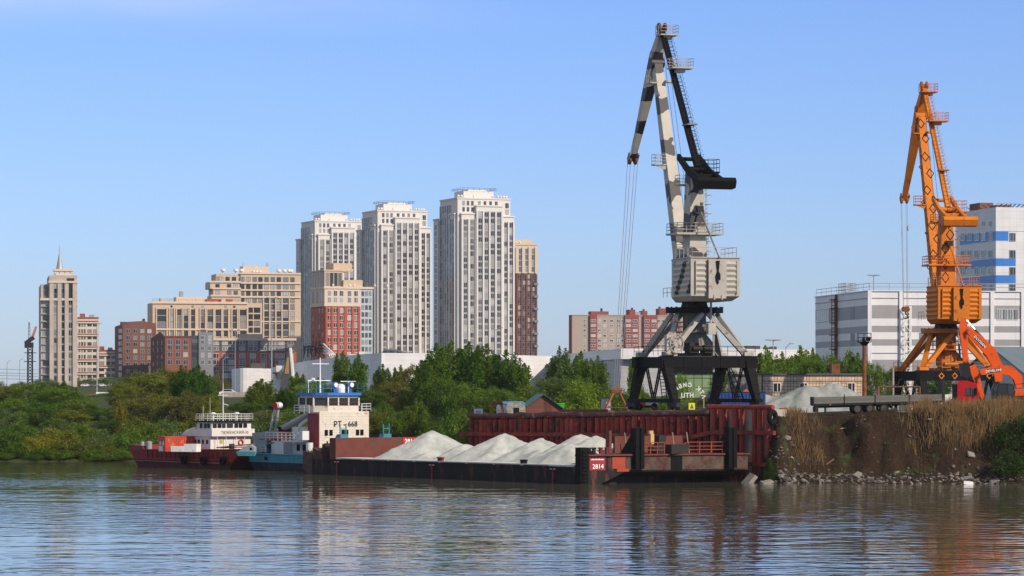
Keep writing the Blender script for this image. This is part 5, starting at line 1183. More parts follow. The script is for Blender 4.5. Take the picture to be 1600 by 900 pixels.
mb = MB(); mx_, my_ = 7.4, 7.6; mb.tube((mx_,my_,8.9),(mx_,my_,12.9),.11,.06,8); mb.tube((mx_-1.7,my_,10.3),(mx_+1.4,my_,10.3),.06,.06,6); mb.tube((mx_-1.1,my_,12.2),(mx_+1.2,my_,12.2),.05,.05,6); mb.tube((mx_-1.6,my_,8.9),(mx_-1.6,my_,10.3),.04,.04,5); mb.lathe((mx_-1.0,my_,10.3),[(.1,0),(.25,.1),(.25,.25),(.1,.3)],8); mb.tube((10.9,7,8.9),(10.9,7,10.2),.07,.07,6); mb.tube((9.8,7,10.2),(11.9,7,10.2),.05,.05,5); mb.build('mast', white, tg)
mb = MB(); mb.lathe((9.7,6.8,8.92),[(.5,0),(.55,.5),(.4,.9),(.15,1.0)],12); mb.build('radar_dome', white, tg)
for x in (8.2, 10.4):
    mb = MB(); mb.tube((x,5.9,8.92),(x,5.9,9.6),.12,.12,8); mb.tube((x,5.6,9.8),(x+.05,6.2,9.85),.32,.25,12); mb.build('searchlight', roof_blue, tg)
    mb = MB(); mb.tube((x,5.55,9.8),(x,5.595,9.8),.26,.26,12); mb.build('searchlight_lens', white, tg)
for pts_ in ([(11.6,5.4,6.76),(12.9,5.4,6.76),(12.9,8,6.76)],[(4.8,6,6.6),(4.8,9,6.6)],[(4.2,7.3,3.45),(4.2,14,3.45)],[(4.2,14,1.9),(4.2,16.8,1.9)]): mb = MB(); mb.rail(pts_,.9,.04,.8,2); mb.build('deck_rail', tug_shade, tg)
for x in (5.0, 10.9):
    mb = MB(); mb.hexa([(x-.9,-.3,1.86),(x+.9,-.3,1.86),(x+.9,1.6,1.86),(x-.9,1.6,1.86),(x-.2,-.3,4.3),(x+.8,-.3,4.3),(x+.8,.5,4.3),(x-.2,.5,4.3)]); mb.tube((x-.1,0,4.3),(x-.1,0,5.4),.07,.07,6); mb.tube((x+.7,0,4.3),(x+.7,0,5.5),.07,.07,6); mb.tube((x-.1,0,4.9),(x+.7,0,4.9),.05,.05,6); mb.build('push_knee', blue, tg)
fx, fy_ = 6.2, 13.2
mb = MB(); mb.tube((fx,fy_,1.9),(fx,fy_,3.55),.85,.8,16); mb.build('funnel', tug_white, tg)
mb = MB(); mb.tube((fx,fy_,3.551),(fx,fy_,4.5),.82,.78,16); mb.build('funnel_band', mat('funnel_pink', (.5,.10,.09), .5), tg)
mb = MB(); mb.tube((fx,fy_,4.501),(fx,fy_,5.0),.8,.8,16); mb.build('funnel_cap', black, tg)
mb = MB(); mb.box(fx-.95,fx-.83,fy_-.6,fy_+.9,1.9,3.6); mb.build('funnel_side', tug_red, tg)
for y in (9.0,10.2): mb = MB(); mb.box(6.10,6.196,y-.25,y+.25,2.3,3.0); mb.build('porthole_window', black, tg)
mb = MB(); mb.path([(5.4,8.6,3.4),(5.1,8.8,4.6),(5.3,8.4,5.3),(5.6,7.4,5.9)], .2, 8); mb.build('vent_cowl', tug_shade, tg)
mb = MB(); pts = [Vector((4.6,15.9,1.9)),Vector((4.7,15.2,2.7)),Vector((4.9,14.2,3.1)),Vector((5.1,13.4,3.2))]; mb.path(pts,.1,8); mb.path([p+Vector((.8,.2,0)) for p in pts],.1,8); mb.box(4.6,6.0,15,16.2,1.9,2.5); mb.build('tow_arch', blue, tg)
mb = MB(); mb.box(3.6,5.2,4.2,4.75,2.0,2.5); mb.lathe((4.6,5.6,2.5),[(.4,0),(.4,.8)],10); mb.box(3.9,4.8,6.0,6.8,3.6,4.6); mb.build('deck_gear', tug_shade, tg)

# grey knuckle arm of the dredging gear standing on the tug's stern
ka = thing('knuckle_crane', 'grey folding deck crane with a red end cap between the two boats', 'deck crane', P(404, 706, 354))
kl = ka.location
def kp(px, py, dy=0): return P(px, py, 354+dy)-kl
mb = MB(); mb.beam(kp(396,682),kp(438,677,-1),.75,.8); mb.tube(kp(404,683),kp(404,707),.55,.6,12); mb.build('base_arm', steel, ka)
mb = MB(); mb.tube(kp(436,673,-1),kp(494,641,-4),.42,.34,12); mb.build('main_arm', steel, ka)
mb = MB(); mb.tube(kp(422,677),kp(430,636),.17,.15,8); mb.tube(kp(431,677,.4),kp(435,636,.4),.17,.15,8); mb.build('mast_post', steel, ka)
mb = MB(); mb.tube(kp(430,633.5,-.5),kp(438,633,.3),.36,.36,14); mb.build('head_roller', white, ka)
mb = MB(); mb.tube(kp(429.3,633.6,-.58),kp(430,633.5,-.51),.38,.38,14); mb.build('end_cap', mat('signal_red', (.5,.02,.02), .5), ka)
mb = MB(); mb.tube(kp(429,636),kp(402,680),.03,.03,5); mb.build('cable', dark_steel, ka)
mb = MB(); mb.box(-.3,1.0,-.6,.6,0,1.4); mb.build('pedestal', steel, ka)

# ---------------------------------------------------------------- red work boat
boat_red = mat('boat_dark_red', (.21,.012,.009), .55, var=.25, scale=1.2, rust=(.08,.025,.02), amt=.3, stretch=(1,1,.3)); boat_low = mat('boat_waterline', (.09,.02,.018), .7, var=.35, scale=1)
RO = Vector((-32.6, 355, 0)); RR = math.atan2(.62, .78)
rbt = thing('work_boat', 'dark red river work boat with white bridge moored left of the tug', 'work boat', RO, RR)
mb = MB(); mb.hexa([(.3,.8,-.6),(6.9,.8,-.6),(6.9,20.0,-.6),(.3,20.0,-.6),(0,-.2,.65),(7.2,-.2,.65),(7.2,20.9,.65),(0,20.9,.65)]); mb.build('lower_hull', boat_low, rbt)
mb = MB(); mb.hexa([(0,-.2,.651),(7.2,-.2,.651),(7.2,20.9,.651),(0,20.9,.651),(-.15,-1.9,2.3),(7.4,-1.9,2.3),(7.4,21.7,1.95),(-.15,21.7,1.95)])
mb.hexa([(-.1,18.6,1.95),(7.3,18.6,1.95),(7.3,21.6,1.95),(-.1,21.6,1.95),(-.1,19.0,2.5),(7.3,19.0,2.5),(7.3,21.9,2.6),(-.1,21.9,2.6)])
for k in range(16): y = 2.5+1.02*k; mb.box(-.19,-.1,y-.06,y+.06,1.15,2.05)
mb.beam((-.2,-.5,1.1),(-.2,20.9,1.0),.14,.16); mb.tube((-.17,-1.8,2.35),(-.17,18.8,2.05),.08,.08,6); mb.build('hull', boat_red, rbt)
mb = MB(); mb.beam((-.13,.4,.72),(-.13,20.6,.72),.06,.06); mb.build('waterline_stripe', mat('stripe_tan', (.35,.22,.15), .7), rbt)
for y in (9.2, 5.0, .9):
    mb = MB(); mb.ring((-.42,y,1.0),(1,0,0),.42,.19,16,8); mb.tube((-.4,y,1.4),(-.25,y,2.1),.03,.03,5); mb.build('tyre_fender', rubber, rbt)
bwht = mat('boat_white', (.62,.60,.57), .5, var=.07, rust=(.4,.25,.15), amt=.06, rscale=2)
mb = MB(); mb.box(.7,6.3,5.2,8.9,2.0,3.8); mb.box(1.4,5.8,8.9,11.2,2.0,4.0); mb.build('deckhouse', bwht, rbt)
mb = MB(); mb.prism([(.5,4.6),(6.5,4.6),(6.5,8.2),(.5,8.2)], 3.801, 4.65); mb.hexa([(.5,8.2,3.8),(6.5,8.2,3.8),(6.5,11.4,3.8),(.5,11.4,3.8),(.5,8.2,4.9),(6.5,8.2,4.9),(6.2,10.6,4.5),(.8,10.6,4.5)]); mb.build('bridge_front', bwht, rbt)
mb = MB(); mb.prism([(.75,5.0),(6.25,5.0),(6.25,8.1),(.75,8.1)], 4.651, 5.45); mb.build('bridge', bwht, rbt)
for x, w_ in ((1.15,.55),(1.8,.5),(2.4,.5),(3.25,.85),(4.15,.5),(4.75,.5),(5.4,.5)):
    mb = MB(); mb.box(x-w_/2,x+w_/2,4.93,4.997,4.78,5.28); mb.build('window', wglass, rbt)
for y in (5.4,6.1,7.0):
    mb = MB(); mb.box(.68,.747,y,y+.5,4.75,5.3); mb.build('window', wglass, rbt)
mb = MB(); mb.box(.45,6.55,4.7,8.4,5.451,5.6); mb.build('roof', black, rbt)
mb = MB(); mb.rail([(.6,4.85,5.6),(6.4,4.85,5.6),(6.4,8.2,5.6),(.6,8.2,5.6)],.8,.035,.8,2,True); mb.build('roof_rail', bwht, rbt)
mb = MB(); mb.tube((3.3,6.5,5.6),(3.3,6.5,10.0),.09,.04,8); mb.tube((2.6,6.5,8.6),(4.0,6.5,8.6),.05,.05,6); mb.tube((3.3,6.5,7.6),(3.9,6.3,7.4),.05,.05,5); mb.tube((1.8,7,5.6),(1.8,7,8.3),.03,.02,5); mb.tube((.2,6,6.0),(.2,6.0,7.3),.03,.03,5); mb.build('mast', bwht, rbt)
for x in (1.6,4.9): mb = MB(); mb.lathe((x,6,6.35),[(.1,-.75),(.1,0),(.3,.02),(.32,.15),(.15,.25)],10); mb.build('deck_light', white, rbt)
text('boat_name', 'ТЮМЕНСКИЙ-35', .44, upright((3.7,4.585,4.22)), black_letter, rbt, space=1.12)
for y in (5.7,6.6,7.5,8.2): mb = MB(); mb.box(.63,.697,y,y+.35,2.9,3.4); mb.build('porthole_window', wglass, rbt)
for x in (1.4,2.6,4.0,5.2): mb = MB(); mb.box(x-.03,x+.03,4.75,4.81,2.1,3.8); mb.build('awning_post', bwht, rbt)
mb = MB(); mb.box(2.0,2.35,5.12,5.197,3.0,3.5); mb.build('notice', mat('yellow_notice', (.45,.35,.05), .6), rbt)
mb = MB(); mb.box(3.3,4.0,5.1,5.197,2.05,2.9); mb.build('door', dark_steel, rbt)
mb = MB(); mb.ring((4.9,5.1,3.05),(0,1,0),.3,.09,16,6); mb.build('lifebuoy', mat('lifebuoy_red', (.5,.05,.04), .6), rbt)
mb = MB(); mb.rail([(.3,11,3.4),(.3,12.5,3.4)],.8,.035,.5,1); mb.tube((.3,12.5,2),(.3,12.5,3.4),.05,.05,5); mb.tube((2.5,10,4.4),(2.5,10,5.2),.55,.6,12); mb.build('funnel', steel, rbt)
mb = MB(); mb.box(1,6,-1.0,2.5,2.2,2.35); mb.beam((.8,3.9,2.5),(5.8,3.2,2.9),.5,.12); mb.beam((1.5,4.2,2.45),(6.2,2.8,2.6),.6,.1); mb.beam((.8,4.8,2.2),(2,9,2.35),.8,.15); mb.build('deck_planks', mat('old_planks', (.12,.07,.05), .9, var=.4, scale=3), rbt)
mb = MB(); mb.box(5.2,6.6,-1.6,.4,2.0,3.9); mb.build('red_post', mat('bright_boat_red', (.45,.03,.02), .5, rust=RUST, amt=.15), rbt)
mb = MB(); mb.tube((.4,19.8,2.2),(.4,19.8,3.0),.25,.25,10); mb.lathe((.5,18.4,2.1),[(.35,0),(.35,.9),(.1,1.0)],10); mb.build('capstan', steel, rbt)
text('hull_mark', '35', .4, upright((.85,-1.55,1.8)), white_letter, rbt)
# things lying on the work boat and between the hulls
cy = P(277, 706, 362.5)
ct = thing('shipping_container', 'weathered bright red cabin container on the stern of the red work boat', 'container', (cy.x, cy.y, 2.0), R(25))
mb = MB(); mb.box(-1.9,1.9,-1.2,1.2,0,1.65)
for k in range(15): x = -1.75+.25*k; mb.box(x-.05,x+.05,-1.26,-1.2,.12,1.55)
mb.box(-1.95,1.95,-1.24,1.24,1.651,1.75); mb.build('body', mat('container_red', (.50,.055,.025), .55, var=.15, rust=(.5,.3,.12), amt=.12, rscale=1.3), ct)
for y in (-.6,.5): mb = MB(); mb.box(-1.96,-1.903,y-.2,y+.2,.7,1.15); mb.build('window', white, ct)
for (p0, p1, y0, y1, lab) in ((248,268,699,707,'low white foam block by the red container, leftmost of three'),(267,288,698,706.5,'low white foam block in the middle of three on the red boat'),(287.5,307.5,693.5,706,'taller white foam block by the red container, nearest the white bridge')):
    d_ = 361.5-(p0-248)*.14; a = P(p0,y1,d_); h = (y1-y0)*d_/F; w_ = (p1-p0)*d_/F
    z0_ = 2.02; mb = MB(); mb.hexa([(0,0,0),(w_,-.5,0),(w_+.4,.7,0),(.4,1.2,0),(0,.02,h),(w_,-.5,h*.97),(w_+.4,.7,h),(.4,1.2,h*.98)])
    tag(mb.build('foam_block', white, None, loc=(a.x,a.y,max(z0_,a.z))), lab, 'foam block', 'white foam blocks on the red boat')
bt = thing('cuddy_boat', 'small grey cabin boat with turquoise trim between the two vessels', 'boat', P(386, 714, 351.5), R(-15)); bt.scale = (.62,.62,.62)
mb = MB(); mb.hexa([(-1.6,-.5,.2),(1.6,-.5,.2),(1.4,.5,.2),(-1.4,.5,.2),(-1.9,-.8,1.0),(1.9,-.8,1.0),(1.7,.8,1.0),(-1.7,.8,1.0)]); mb.build('hull', mat('trim_turquoise', (.10,.42,.45), .5), bt)
mb = MB(); mb.side([(-1.5,1.01),(1.6,1.01),(1.6,1.8),(.9,2.3),(-.2,2.0)],-.7,.7); mb.build('cabin', mat('cabin_grey', (.30,.33,.37), .5), bt)
mb = MB(); mb.side([(.8,1.3),(1.25,1.3),(1.25,1.75),(.8,1.75)],-.74,-.705); mb.build('window', black, bt)
for b_ in (bt,): pass
tk = thing('fuel_tank', 'rusty striped tank with red post on the tug stern', 'tank', P(421, 702, 355.2))
mb = MB(); mb.tube((-1.0,0,.6),(.8,0,.6),.6,.6,14); 
for k in range(6): mb.ring((-.8+.3*k,0,.6),(1,0,0),.6,.03,14,4)
mb.build('drum', mat('rusty_drum', (.35,.16,.07), .8, var=.4, scale=2), tk); mb = MB(); mb.box(-.9,-.6,-.5,.5,-.2,.3); mb.box(.4,.7,-.5,.5,-.2,.3); mb.build('cradle', rusty, tk)
# ---------------------------------------------------------------- semi-trailer, truck
TY = 322.0
def tp(px, py, Y=TY): return P(px, py, Y)
t0 = tp(1272.5, 648.5); tilt = 0.026
tr = thing('semi_trailer', 'long grey drop-side flatbed semi-trailer parked on the bank edge', 'trailer', t0, R(2)); tr.rotation_euler.y = -tilt
sideg = mat('drop_side_grey', (.17,.165,.14), .6, var=.12, scale=1.5, rust=RUST, amt=.06)
L = 13.6; zb0, zb1 = 1.15, 1.85
mb = MB(); mb.box(0,L,0,2.5,.95,1.14); mb.box(.2,L-.3,.35,.55,.72,.95); mb.box(.2,L-.3,1.9,2.1,.72,.95)
for k in range(12): mb.box(.6+1.1*k,.7+1.1*k,.3,2.2,.8,.95)
mb.build('chassis', dark_steel, tr)
for a, c in ((.02,3.15),(3.25,6.4),(6.5,10.0),(10.1,13.5)):
    mb = MB(); mb.box(a,c,-.06,.0,zb0,zb1)
    for z in (1.2,1.42,1.64,1.83): mb.box(a,c,-.085,-.061,z-.02,z+.02)
    for k in range(int((c-a)/.16)): mb.box(a+.08+.16*k,a+.13+.16*k,-.08,-.061,1.46,1.58)
    mb.box(a+.1,a+.35,-.1,-.061,1.66,1.76); mb.box(c-.35,c-.1,-.1,-.061,1.66,1.76); mb.build('drop_side', sideg, tr)
    mb = MB(); mb.box(a,c,2.5,2.56,zb0,zb1); mb.build('drop_side', sideg, tr)
for x in (3.2,6.45,10.05): mb = MB(); mb.box(x-.04,x+.04,-.12,.05,1.0,2.1); mb.build('stake', dark_steel, tr)
mb = MB(); mb.box(-.08,.0,-.06,2.56,1.0,1.9); mb.build('tail_gate', dark_steel, tr)
mb = MB(); mb.box(13.55,13.75,-.1,2.6,1.0,3.3); mb.box(13.0,13.54,.1,.2,1.15,3.2) if False else None; mb.box(13.52,13.8,-.12,.02,.8,3.35); mb.build('headboard', dark_steel, tr)
for x in (4.55,5.9,7.35):
    mb = MB(); mb.ring((x-.0,.2,.52),(0,1,0),.38,.15,24,8); wq = mb.build('wheel', rubber, tr, smooth=True)
    mb = MB(); mb.lathe((0,0,0),[(.05,-.06),(.1,-.06),(.14,.02),(.27,.03),(.33,-.05),(.33,.1)],18); r_ = mb.build('rim', mat('dusty_rim', (.075,.07,.062), .8), wq, smooth=False); r_.location = (x,.13,.52); r_.rotation_euler.x = R(90)
    mb = MB(); mb.tube((x,.3,.52),(x,2.3,.52),.08,.08,8); mb.ring((x,2.3,.52),(0,1,0),.38,.15,20,8); mb.build('axle', rubber, tr)
mb = MB()
for k in range(9):
    t = R(20+14*k); 
    if k: mb.beam(pv, (7.55+.75*math.cos(t)*.9,.2,.5+.72*math.sin(t)), .03,.4,up=(0,1,0))
    pv = (7.55+.75*math.cos(t)*.9,.2,.5+.72*math.sin(t))
mb.build('mudguard', sideg, tr)
mb = MB(); mb.box(8.9,10.0,.1,.7,.15,.8); mb.build('tool_box', mat('green_grey_box', (.08,.11,.10), .5), tr)
mb = MB(); mb.box(8.8,8.86,.0,.05,.1,.75); mb.box(10.1,10.35,.05,.4,.1,.75); mb.box(8.8,13,.0,.06,.05,.13); mb.box(12.1,12.16,.0,.05,.1,.8); mb.build('side_guard', white, tr)
mb = MB(); mb.tube((10.5,.2,.45),(11.8,.2,.45),.28,.28,12); mb.build('air_tank', dark_steel, tr)
mb = MB(); mb.box(1.1,1.3,.2,.4,-.02,.72); mb.box(12.4,12.55,.1,.4,.0,.75); mb.box(.15,.45,.1,2.4,.3,.85); mb.build('landing_leg', dark_steel, tr)
amber = mat('amber_lens', (.9,.25,.03), .3)
for x in (1.6,9.0+1.9): mb = MB(); mb.box(x,x+.14,-.1,-.03,1.0,1.08); mb.build('marker_lamp', amber, tr)

cab = thing('truck', 'red tractor truck at the front end of the grey semi-trailer', 'truck', (tp(1500,640).x, 324, t0.z+.28), R(2)); cab.rotation_euler.y = -tilt
truck_red = mat('truck_red', (.36,.006,.007), .35, var=.08)
mb = MB(); mb.side([(0,.75),(2.35,.75),(2.4,1.6),(2.15,3.0),(.1,3.05)],-.0,2.4); mb.side([(.1,3.051),(2.1,3.0),(1.2,3.3),(.2,3.32)],.1,2.3); mb.build('body', truck_red, cab)
mb = MB(); mb.box(-.06,-.003,.05,2.35,.8,2.95); mb.build('rear_wall', black, cab)
mb = MB(); mb.side([(.95,1.75),(2.05,1.75),(1.95,2.55),(.95,2.55)],-.03,-.003); mb.build('window', wglass, cab)
mb = MB(); mb.side([(.9,1.68),(1.38,1.68),(1.38,1.74),(.9,1.74)],-.025,-.003); mb.side([(1.42,1.75),(1.48,1.75),(1.48,2.55),(1.42,2.55)],-.045,-.031); mb.build('window_frame', black, cab)
mb = MB(); mb.box(.2,2.0,-.02,.1,.35,.74); mb.build('side_skirt', truck_red, cab)
mb = MB(); mb.box(-4.0,1.9,.5,1.9,.45,.7); mb.build('chassis', dark_steel, cab)
for x in (1.2,-3.9):
    mb = MB(); mb.ring((x,.2,.5),(0,1,0),.36,.16,20,8); wq = mb.build('wheel', rubber, cab, smooth=True); mb = MB(); mb.tube((x,.02,.5),(x,.3,.5),.3,.3,16); mb.build('rim', mat('rim_grey', (.3,.3,.3), .5), wq)
    mb = MB(); mb.ring((x,2.2,.5),(0,1,0),.36,.16,20,8); mb.tube((x,.2,.5),(x,2.2,.5),.08,.08,8); mb.build('wheel', rubber, cab)
mb = MB(); mb.box(-1.9,-.5,.1,.8,.3,1.15); mb.box(-1.3,-.5,.1,1.2,1.151,1.9); mb.build('fuel_tank', white, cab)
mb = MB(); mb.box(1.9,2.1,-.3,-.05,1.8,2.5); mb.build('mirror', black, cab)

# ---------------------------------------------------------------- excavators
exo = mat('excavator_orange', (.72,.088,.002), .4, var=.1, scale=1.5, rust=(.25,.06,.02), amt=.06)
exd = mat('excavator_dark', (.014,.015,.016), .5); chrome = mat('piston_chrome', (.6,.6,.6), .2, .9)
def excavator(label, Y, boom, stick, cyl, bucket, cab_px, decal, body_px, dy=0.0):
    zg = 6.9; org = Vector((X(body_px,Y), Y, zg)); e = thing('excavator', label, 'excavator', org, 0)
    def q(px, py): p = P(px, py, Y)-org; return (p.x, p.z)
    def bar(name, pts, ws, m, y0, y1):
        pts = [q(*p) for p in pts]; top = []; bot = []
        for i, p in enumerate(pts):
            a = pts[max(0,i-1)]; c = pts[min(len(pts)-1,i+1)]; d = Vector((c[0]-a[0], c[1]-a[1])).normalized(); nn = Vector((-d.y,d.x)); w_ = ws[i]/2
            top.append((p[0]+nn.x*w_, p[1]+nn.y*w_)); bot.append((p[0]-nn.x*w_, p[1]-nn.y*w_))
        mb = MB(); n = len(top)
        vs = [(x,y,z) for y in (y0,y1) for x,z in top+bot]; N = 2*n; fs = []
        for i in range(n-1): fs += [(i,i+1,n+i+1,n+i)[::-1], (N+i,N+i+1,N+n+i+1,N+n+i), (i,i+1,N+i+1,N+i), (n+i,n+i+1,N+n+i+1,N+n+i)[::-1]]
        fs += [(0,n,N+n,N),(n-1,N+n-1,N+2*n-1,2*n-1)]; mb.add(vs, fs); return mb.build(name, m, e)
    bar('boom', *boom, exo, -.3, .3); bar('stick', *stick, exo, -.22, .22)
    for k, (a, c) in enumerate(cyl):
        mb = MB(); a3, c3 = q(*a), q(*c); m3 = (lerp(a3[0],c3[0],.5), lerp(a3[1],c3[1],.5)); mb.tube((m3[0],-.05,m3[1]),(c3[0],-.05,c3[1]),.12,.12,8); cy_ = mb.build('cylinder', exd, e); mb = MB(); mb.tube((a3[0],-.05,a3[1]),(m3[0],-.05,m3[1]),.065,.065,8); mb.build('piston', chrome, cy_)
    bp = [q(*p) for p in bucket]; mb = MB(); mb.side(bp, -.65, .65)
    mb.build('bucket', exd, e)
    mb = MB()
    for k in range(6): mb.path([Vector((*q(boom[0][-1][0]-2-k, boom[0][-1][1]+2),-.34)).xzy]*2, .03) if False else None
    hp = [q(*boom[0][-1]), q(boom[0][-1][0]-4, boom[0][-1][1]+8), q(stick[0][1][0]+1, stick[0][1][1]+6), q(stick[0][1][0]+3, stick[0][1][1]+16)]
    for o2 in (0,.12): mb.path([(x+o2,-.33,z-o2) for x,z in hp], .035, 5)
    mb.build('hydraulic_hose', exd, e)
    # upper body, cab, tracks
    mb = MB(); bx = 0; mb.box(-.6,3.4,-1.3,1.3,1.15,1.3); mb.side([(.9,1.3),(3.5,1.3),(3.6,1.8),(3.2,2.5),(1.0,2.3)],-1.3,1.3); mb.build('body', exo, e)
    mb = MB(); mb.side([(.95,1.31),(2.6,1.31),(2.2,1.75),(1.0,1.7)],-1.33,-1.303); mb.build('side_panel', exd, e)
    mb = MB(); mb.side([(-1.0,1.3),(.85,1.3),(.85,2.85),(.4,3.05),(-.75,3.05),(-1.05,2.4)],-1.3,-.35); mb.build('cab', exd, e)
    mb = MB(); mb.side([(-.9,1.9),(.1,1.9),(.1,2.9),(-.72,2.95),(-.92,2.4)],-1.33,-1.303); mb.side([(.2,1.9),(.75,1.9),(.75,2.8),(.2,2.9)],-1.33,-1.303); mb.build('window', wglass, e)
    mb = MB(); mb.side([(-1.5,.1),(2.4,.1),(2.9,.5),(2.4,.95),(-1.5,.95),(-2.0,.5)],-1.5,-.9); mb.side([(-1.5,.1),(2.4,.1),(2.9,.5),(2.4,.95),(-1.5,.95),(-2.0,.5)],.9,1.5)
    mb.box(-1.2,2.2,-.9,.9,.4,.9); mb.tube((.3,0,.9),(.3,0,1.15),.8,.8,16); mb.build('track', exd, e)
    mb = MB(); mb.rail([(.9,-1.2,2.35),(3.1,-1.2,2.5)],.6,.03,.8,0); mb.build('handrail', exd, e)
    # decal on the boom
    (ax, ay), (cx, cy_), word, sz = decal
    a3, c3 = Vector((q(ax,ay)[0],-.31,q(ax,ay)[1])), Vector((q(cx,cy_)[0],-.31,q(cx,cy_)[1])); d = (c3-a3); ang = math.atan2(d.z, d.x); hgt = .42
    nn = Vector((-math.sin(ang),0,math.cos(ang)))*hgt/2
    mb = MB(); y = Vector((0,.0,0)); v = [a3-nn, c3-nn, c3+nn, a3+nn]; mb.add(v+[p+Vector((0,.007,0)) for p in v], [(0,1,2,3),(4,7,6,5),(0,4,5,1),(2,6,7,3),(1,5,6,2),(0,3,7,4)]); mb.build('decal', black, e)
    M4 = Matrix.Translation((a3+c3)/2+Vector((0,-.012,0))) @ Matrix.Rotation(-ang,4,'Y') @ Matrix.Rotation(R(90),4,'X')
    text('lettering', word, sz, M4, white_letter, e, depth=.004, bold=.01)
    return e
excavator('orange excavator with raised boom and higher arm, rear of the two', 341,
    ([(1560,596),(1558,572),(1548,551),(1530,532),(1511,514)], [.75,1.1,1.25,1.05,.6]),
    ([(1506,497),(1505,512),(1507,540),(1508,565)], [.55,.95,.7,.45]),
    [((1508,498),(1538,531)),((1497,515),(1500,560)),((1551,574),(1552,602))],
    [(1499,568),(1512,566),(1517,572),(1518,585),(1510,592),(1502,588)], None, ((1523,526.5),(1538,541.5),'DOOSAN',.40), 1562)
excavator('orange excavator with lower boom and bucket in the dry grass, front of the two', 333,
    ([(1592,606),(1590,590),(1578,579),(1558,577),(1531,582)], [.6,1.0,1.05,.95,.55]),
    ([(1519,571),(1523,582),(1530,605),(1537,626)], [.6,.85,.6,.35]),
    [((1525,571),(1556,575)),((1520,592),(1535,624)),((1579,584),(1588,603))],
    [(1514,628),(1522,625),(1538,628),(1539,634),(1530,642),(1516,640)], None, ((1541,580.5),(1562,578),'DEVELON',.38), 1569)

# ---------------------------------------------------------------- yard objects
# wooden chalet with green roof
yz = 6.05
cp = P(849, 650, 358)
ch = thing('wooden_hut', 'brown boarded hut with dark green pitched roof on the quay', 'hut', (cp.x, cp.y, yz), R(8))
hw_ = 2.15; boards = panel_mat('brown_boards', (.17,.055,.035), (.07,.02,.015), 60, .16, .8, .014, var=.12)
apex = Z(617.5,358)-yz; eav = Z(638,358)-yz
mb = MB(); mb.add([(-hw_,0,0),(hw_,0,0),(hw_,0,eav),(0,0,apex),(-hw_,0,eav),(-hw_,5,0),(hw_,5,0),(hw_,5,eav),(0,5,apex),(-hw_,5,eav)],[(0,1,2,3,4),(9,8,7,6,5),(0,4,9,5),(1,6,7,2),(0,5,6,1)]); mb.build('wall', boards, ch)
for sg_ in (-1,1):
    ex = sg_*(hw_+.45); ez = eav-(apex-eav)*.45/hw_; mb = MB(); mb.add([(0,-.35,apex+.03),(ex,-.35,ez+.03),(ex,5.3,ez+.03),(0,5.3,apex+.03),(0,-.35,apex+.17),(ex,-.35,ez+.17),(ex,5.3,ez+.17),(0,5.3,apex+.17)],[(0,1,2,3),(4,7,6,5),(0,4,5,1),(1,5,6,2),(2,6,7,3),(3,7,4,0)]); mb.build('roof', mat('green_roof', (.015,.09,.06), .5), ch)
# round topped site cabin
cp = P(807, 648, 352)
sc_ = thing('site_cabin', 'old round-topped white site cabin with blue roof edge beside the brown hut', 'cabin', (cp.x, cp.y, yz), R(28))
pr_ = [(-1.2,0),(1.2,0),(1.25,1.0),(1.1,1.5),(.75,1.75),(-.75,1.75),(-1.1,1.5),(-1.25,1.0)]
mb = MB(); n = len(pr_)
for k in range(n-1): (xa,za),(xc,zc) = pr_[(k+1)%n], pr_[(k+2)%n]; 
mb.side(pr_, .15, 2.6); mb.build('shell', mat('cabin_white', (.55,.56,.56), .5, rust=RUST, amt=.1), sc_)
mb = MB(); mb.side([(x*.96,z*.97+.02) for x,z in pr_], .06, .149); mb.build('end_wall', mat('dirty_grey_panel', (.22,.22,.18), .8, var=.5, scale=2.5), sc_)
mb = MB(); mb.box(-.35,.35,.0,.055,.35,1.15); mb.build('window', black, sc_)
mb = MB(); mb.side([(.76,1.76),(1.12,1.51),(1.2,1.56),(.8,1.86),(-.8,1.86),(-1.2,1.56),(-1.12,1.51),(-.76,1.76)], .0, 2.7); mb.build('roof_edge', mat('sky_blue_paint', (.12,.30,.55), .5), sc_)
mb = MB(); mb.box(-.3,.3,-.2,0.0,.0,.3); mb.build('step', mat('orange_step', (.45,.2,.05), .7), sc_)
# rusty stand
cp = P(776.5, 648, 351)
sd_ = thing('rusty_stand', 'rusty four-legged stand with round top left of the site cabin', 'stand', (cp.x, cp.y, yz), R(10))
for sx in (-1,1):
    for sy in (-1,1): mb = MB(); mb.beam((sx*.85,sy*.6,0),(sx*.5,sy*.3,1.55),.11,.11); mb.build('leg', gr_m, sd_)
mb = MB(); mb.tube((0,0,1.5),(0,0,1.75),.75,.7,12); mb.tube((-.6,0,1.75),(.6,0,1.75),.14,.14,8); mb.build('top', rusty, sd_)
def small(name, label, cat, px, py, Y, parts, rz=0, zz=None):
    p = P(px, py, Y); t = thing(name, label, cat, (p.x, p.y, p.z if zz is None else zz), R(rz))
    for nm, m, fn in parts:
        mb = MB(); fn(mb); mb.build(nm, m, t)
    return t
small('utility_box', 'small white box on the left end of the red quay', 'box', 747.5, 649, 349, [('body', white, lambda b: b.box(-.5,.5,-.3,.3,0,.72)), ('lid', grey_paint, lambda b: b.box(-.54,.54,-.34,.34,.721,.78)), ('face_plate', grey_paint, lambda b: b.box(-.3,.3,-.33,-.303,.15,.55))])
small('plastic_bin', 'bright green bin behind the roof of the brown hut', 'bin', 875, 646, 372, [('body', mat('bright_green', (.06,.45,.03), .5), lambda b: b.hexa([(-.45,-.3,0),(.45,-.3,0),(.45,.3,0),(-.45,.3,0),(-.55,-.4,1.15),(.55,-.4,1.15),(.55,.4,1.15),(-.55,.4,1.15)])), ('lid', mat('bright_green_lid', (.07,.5,.03), .5), lambda b: b.box(-.58,.58,-.44,.44,1.151,1.25))])
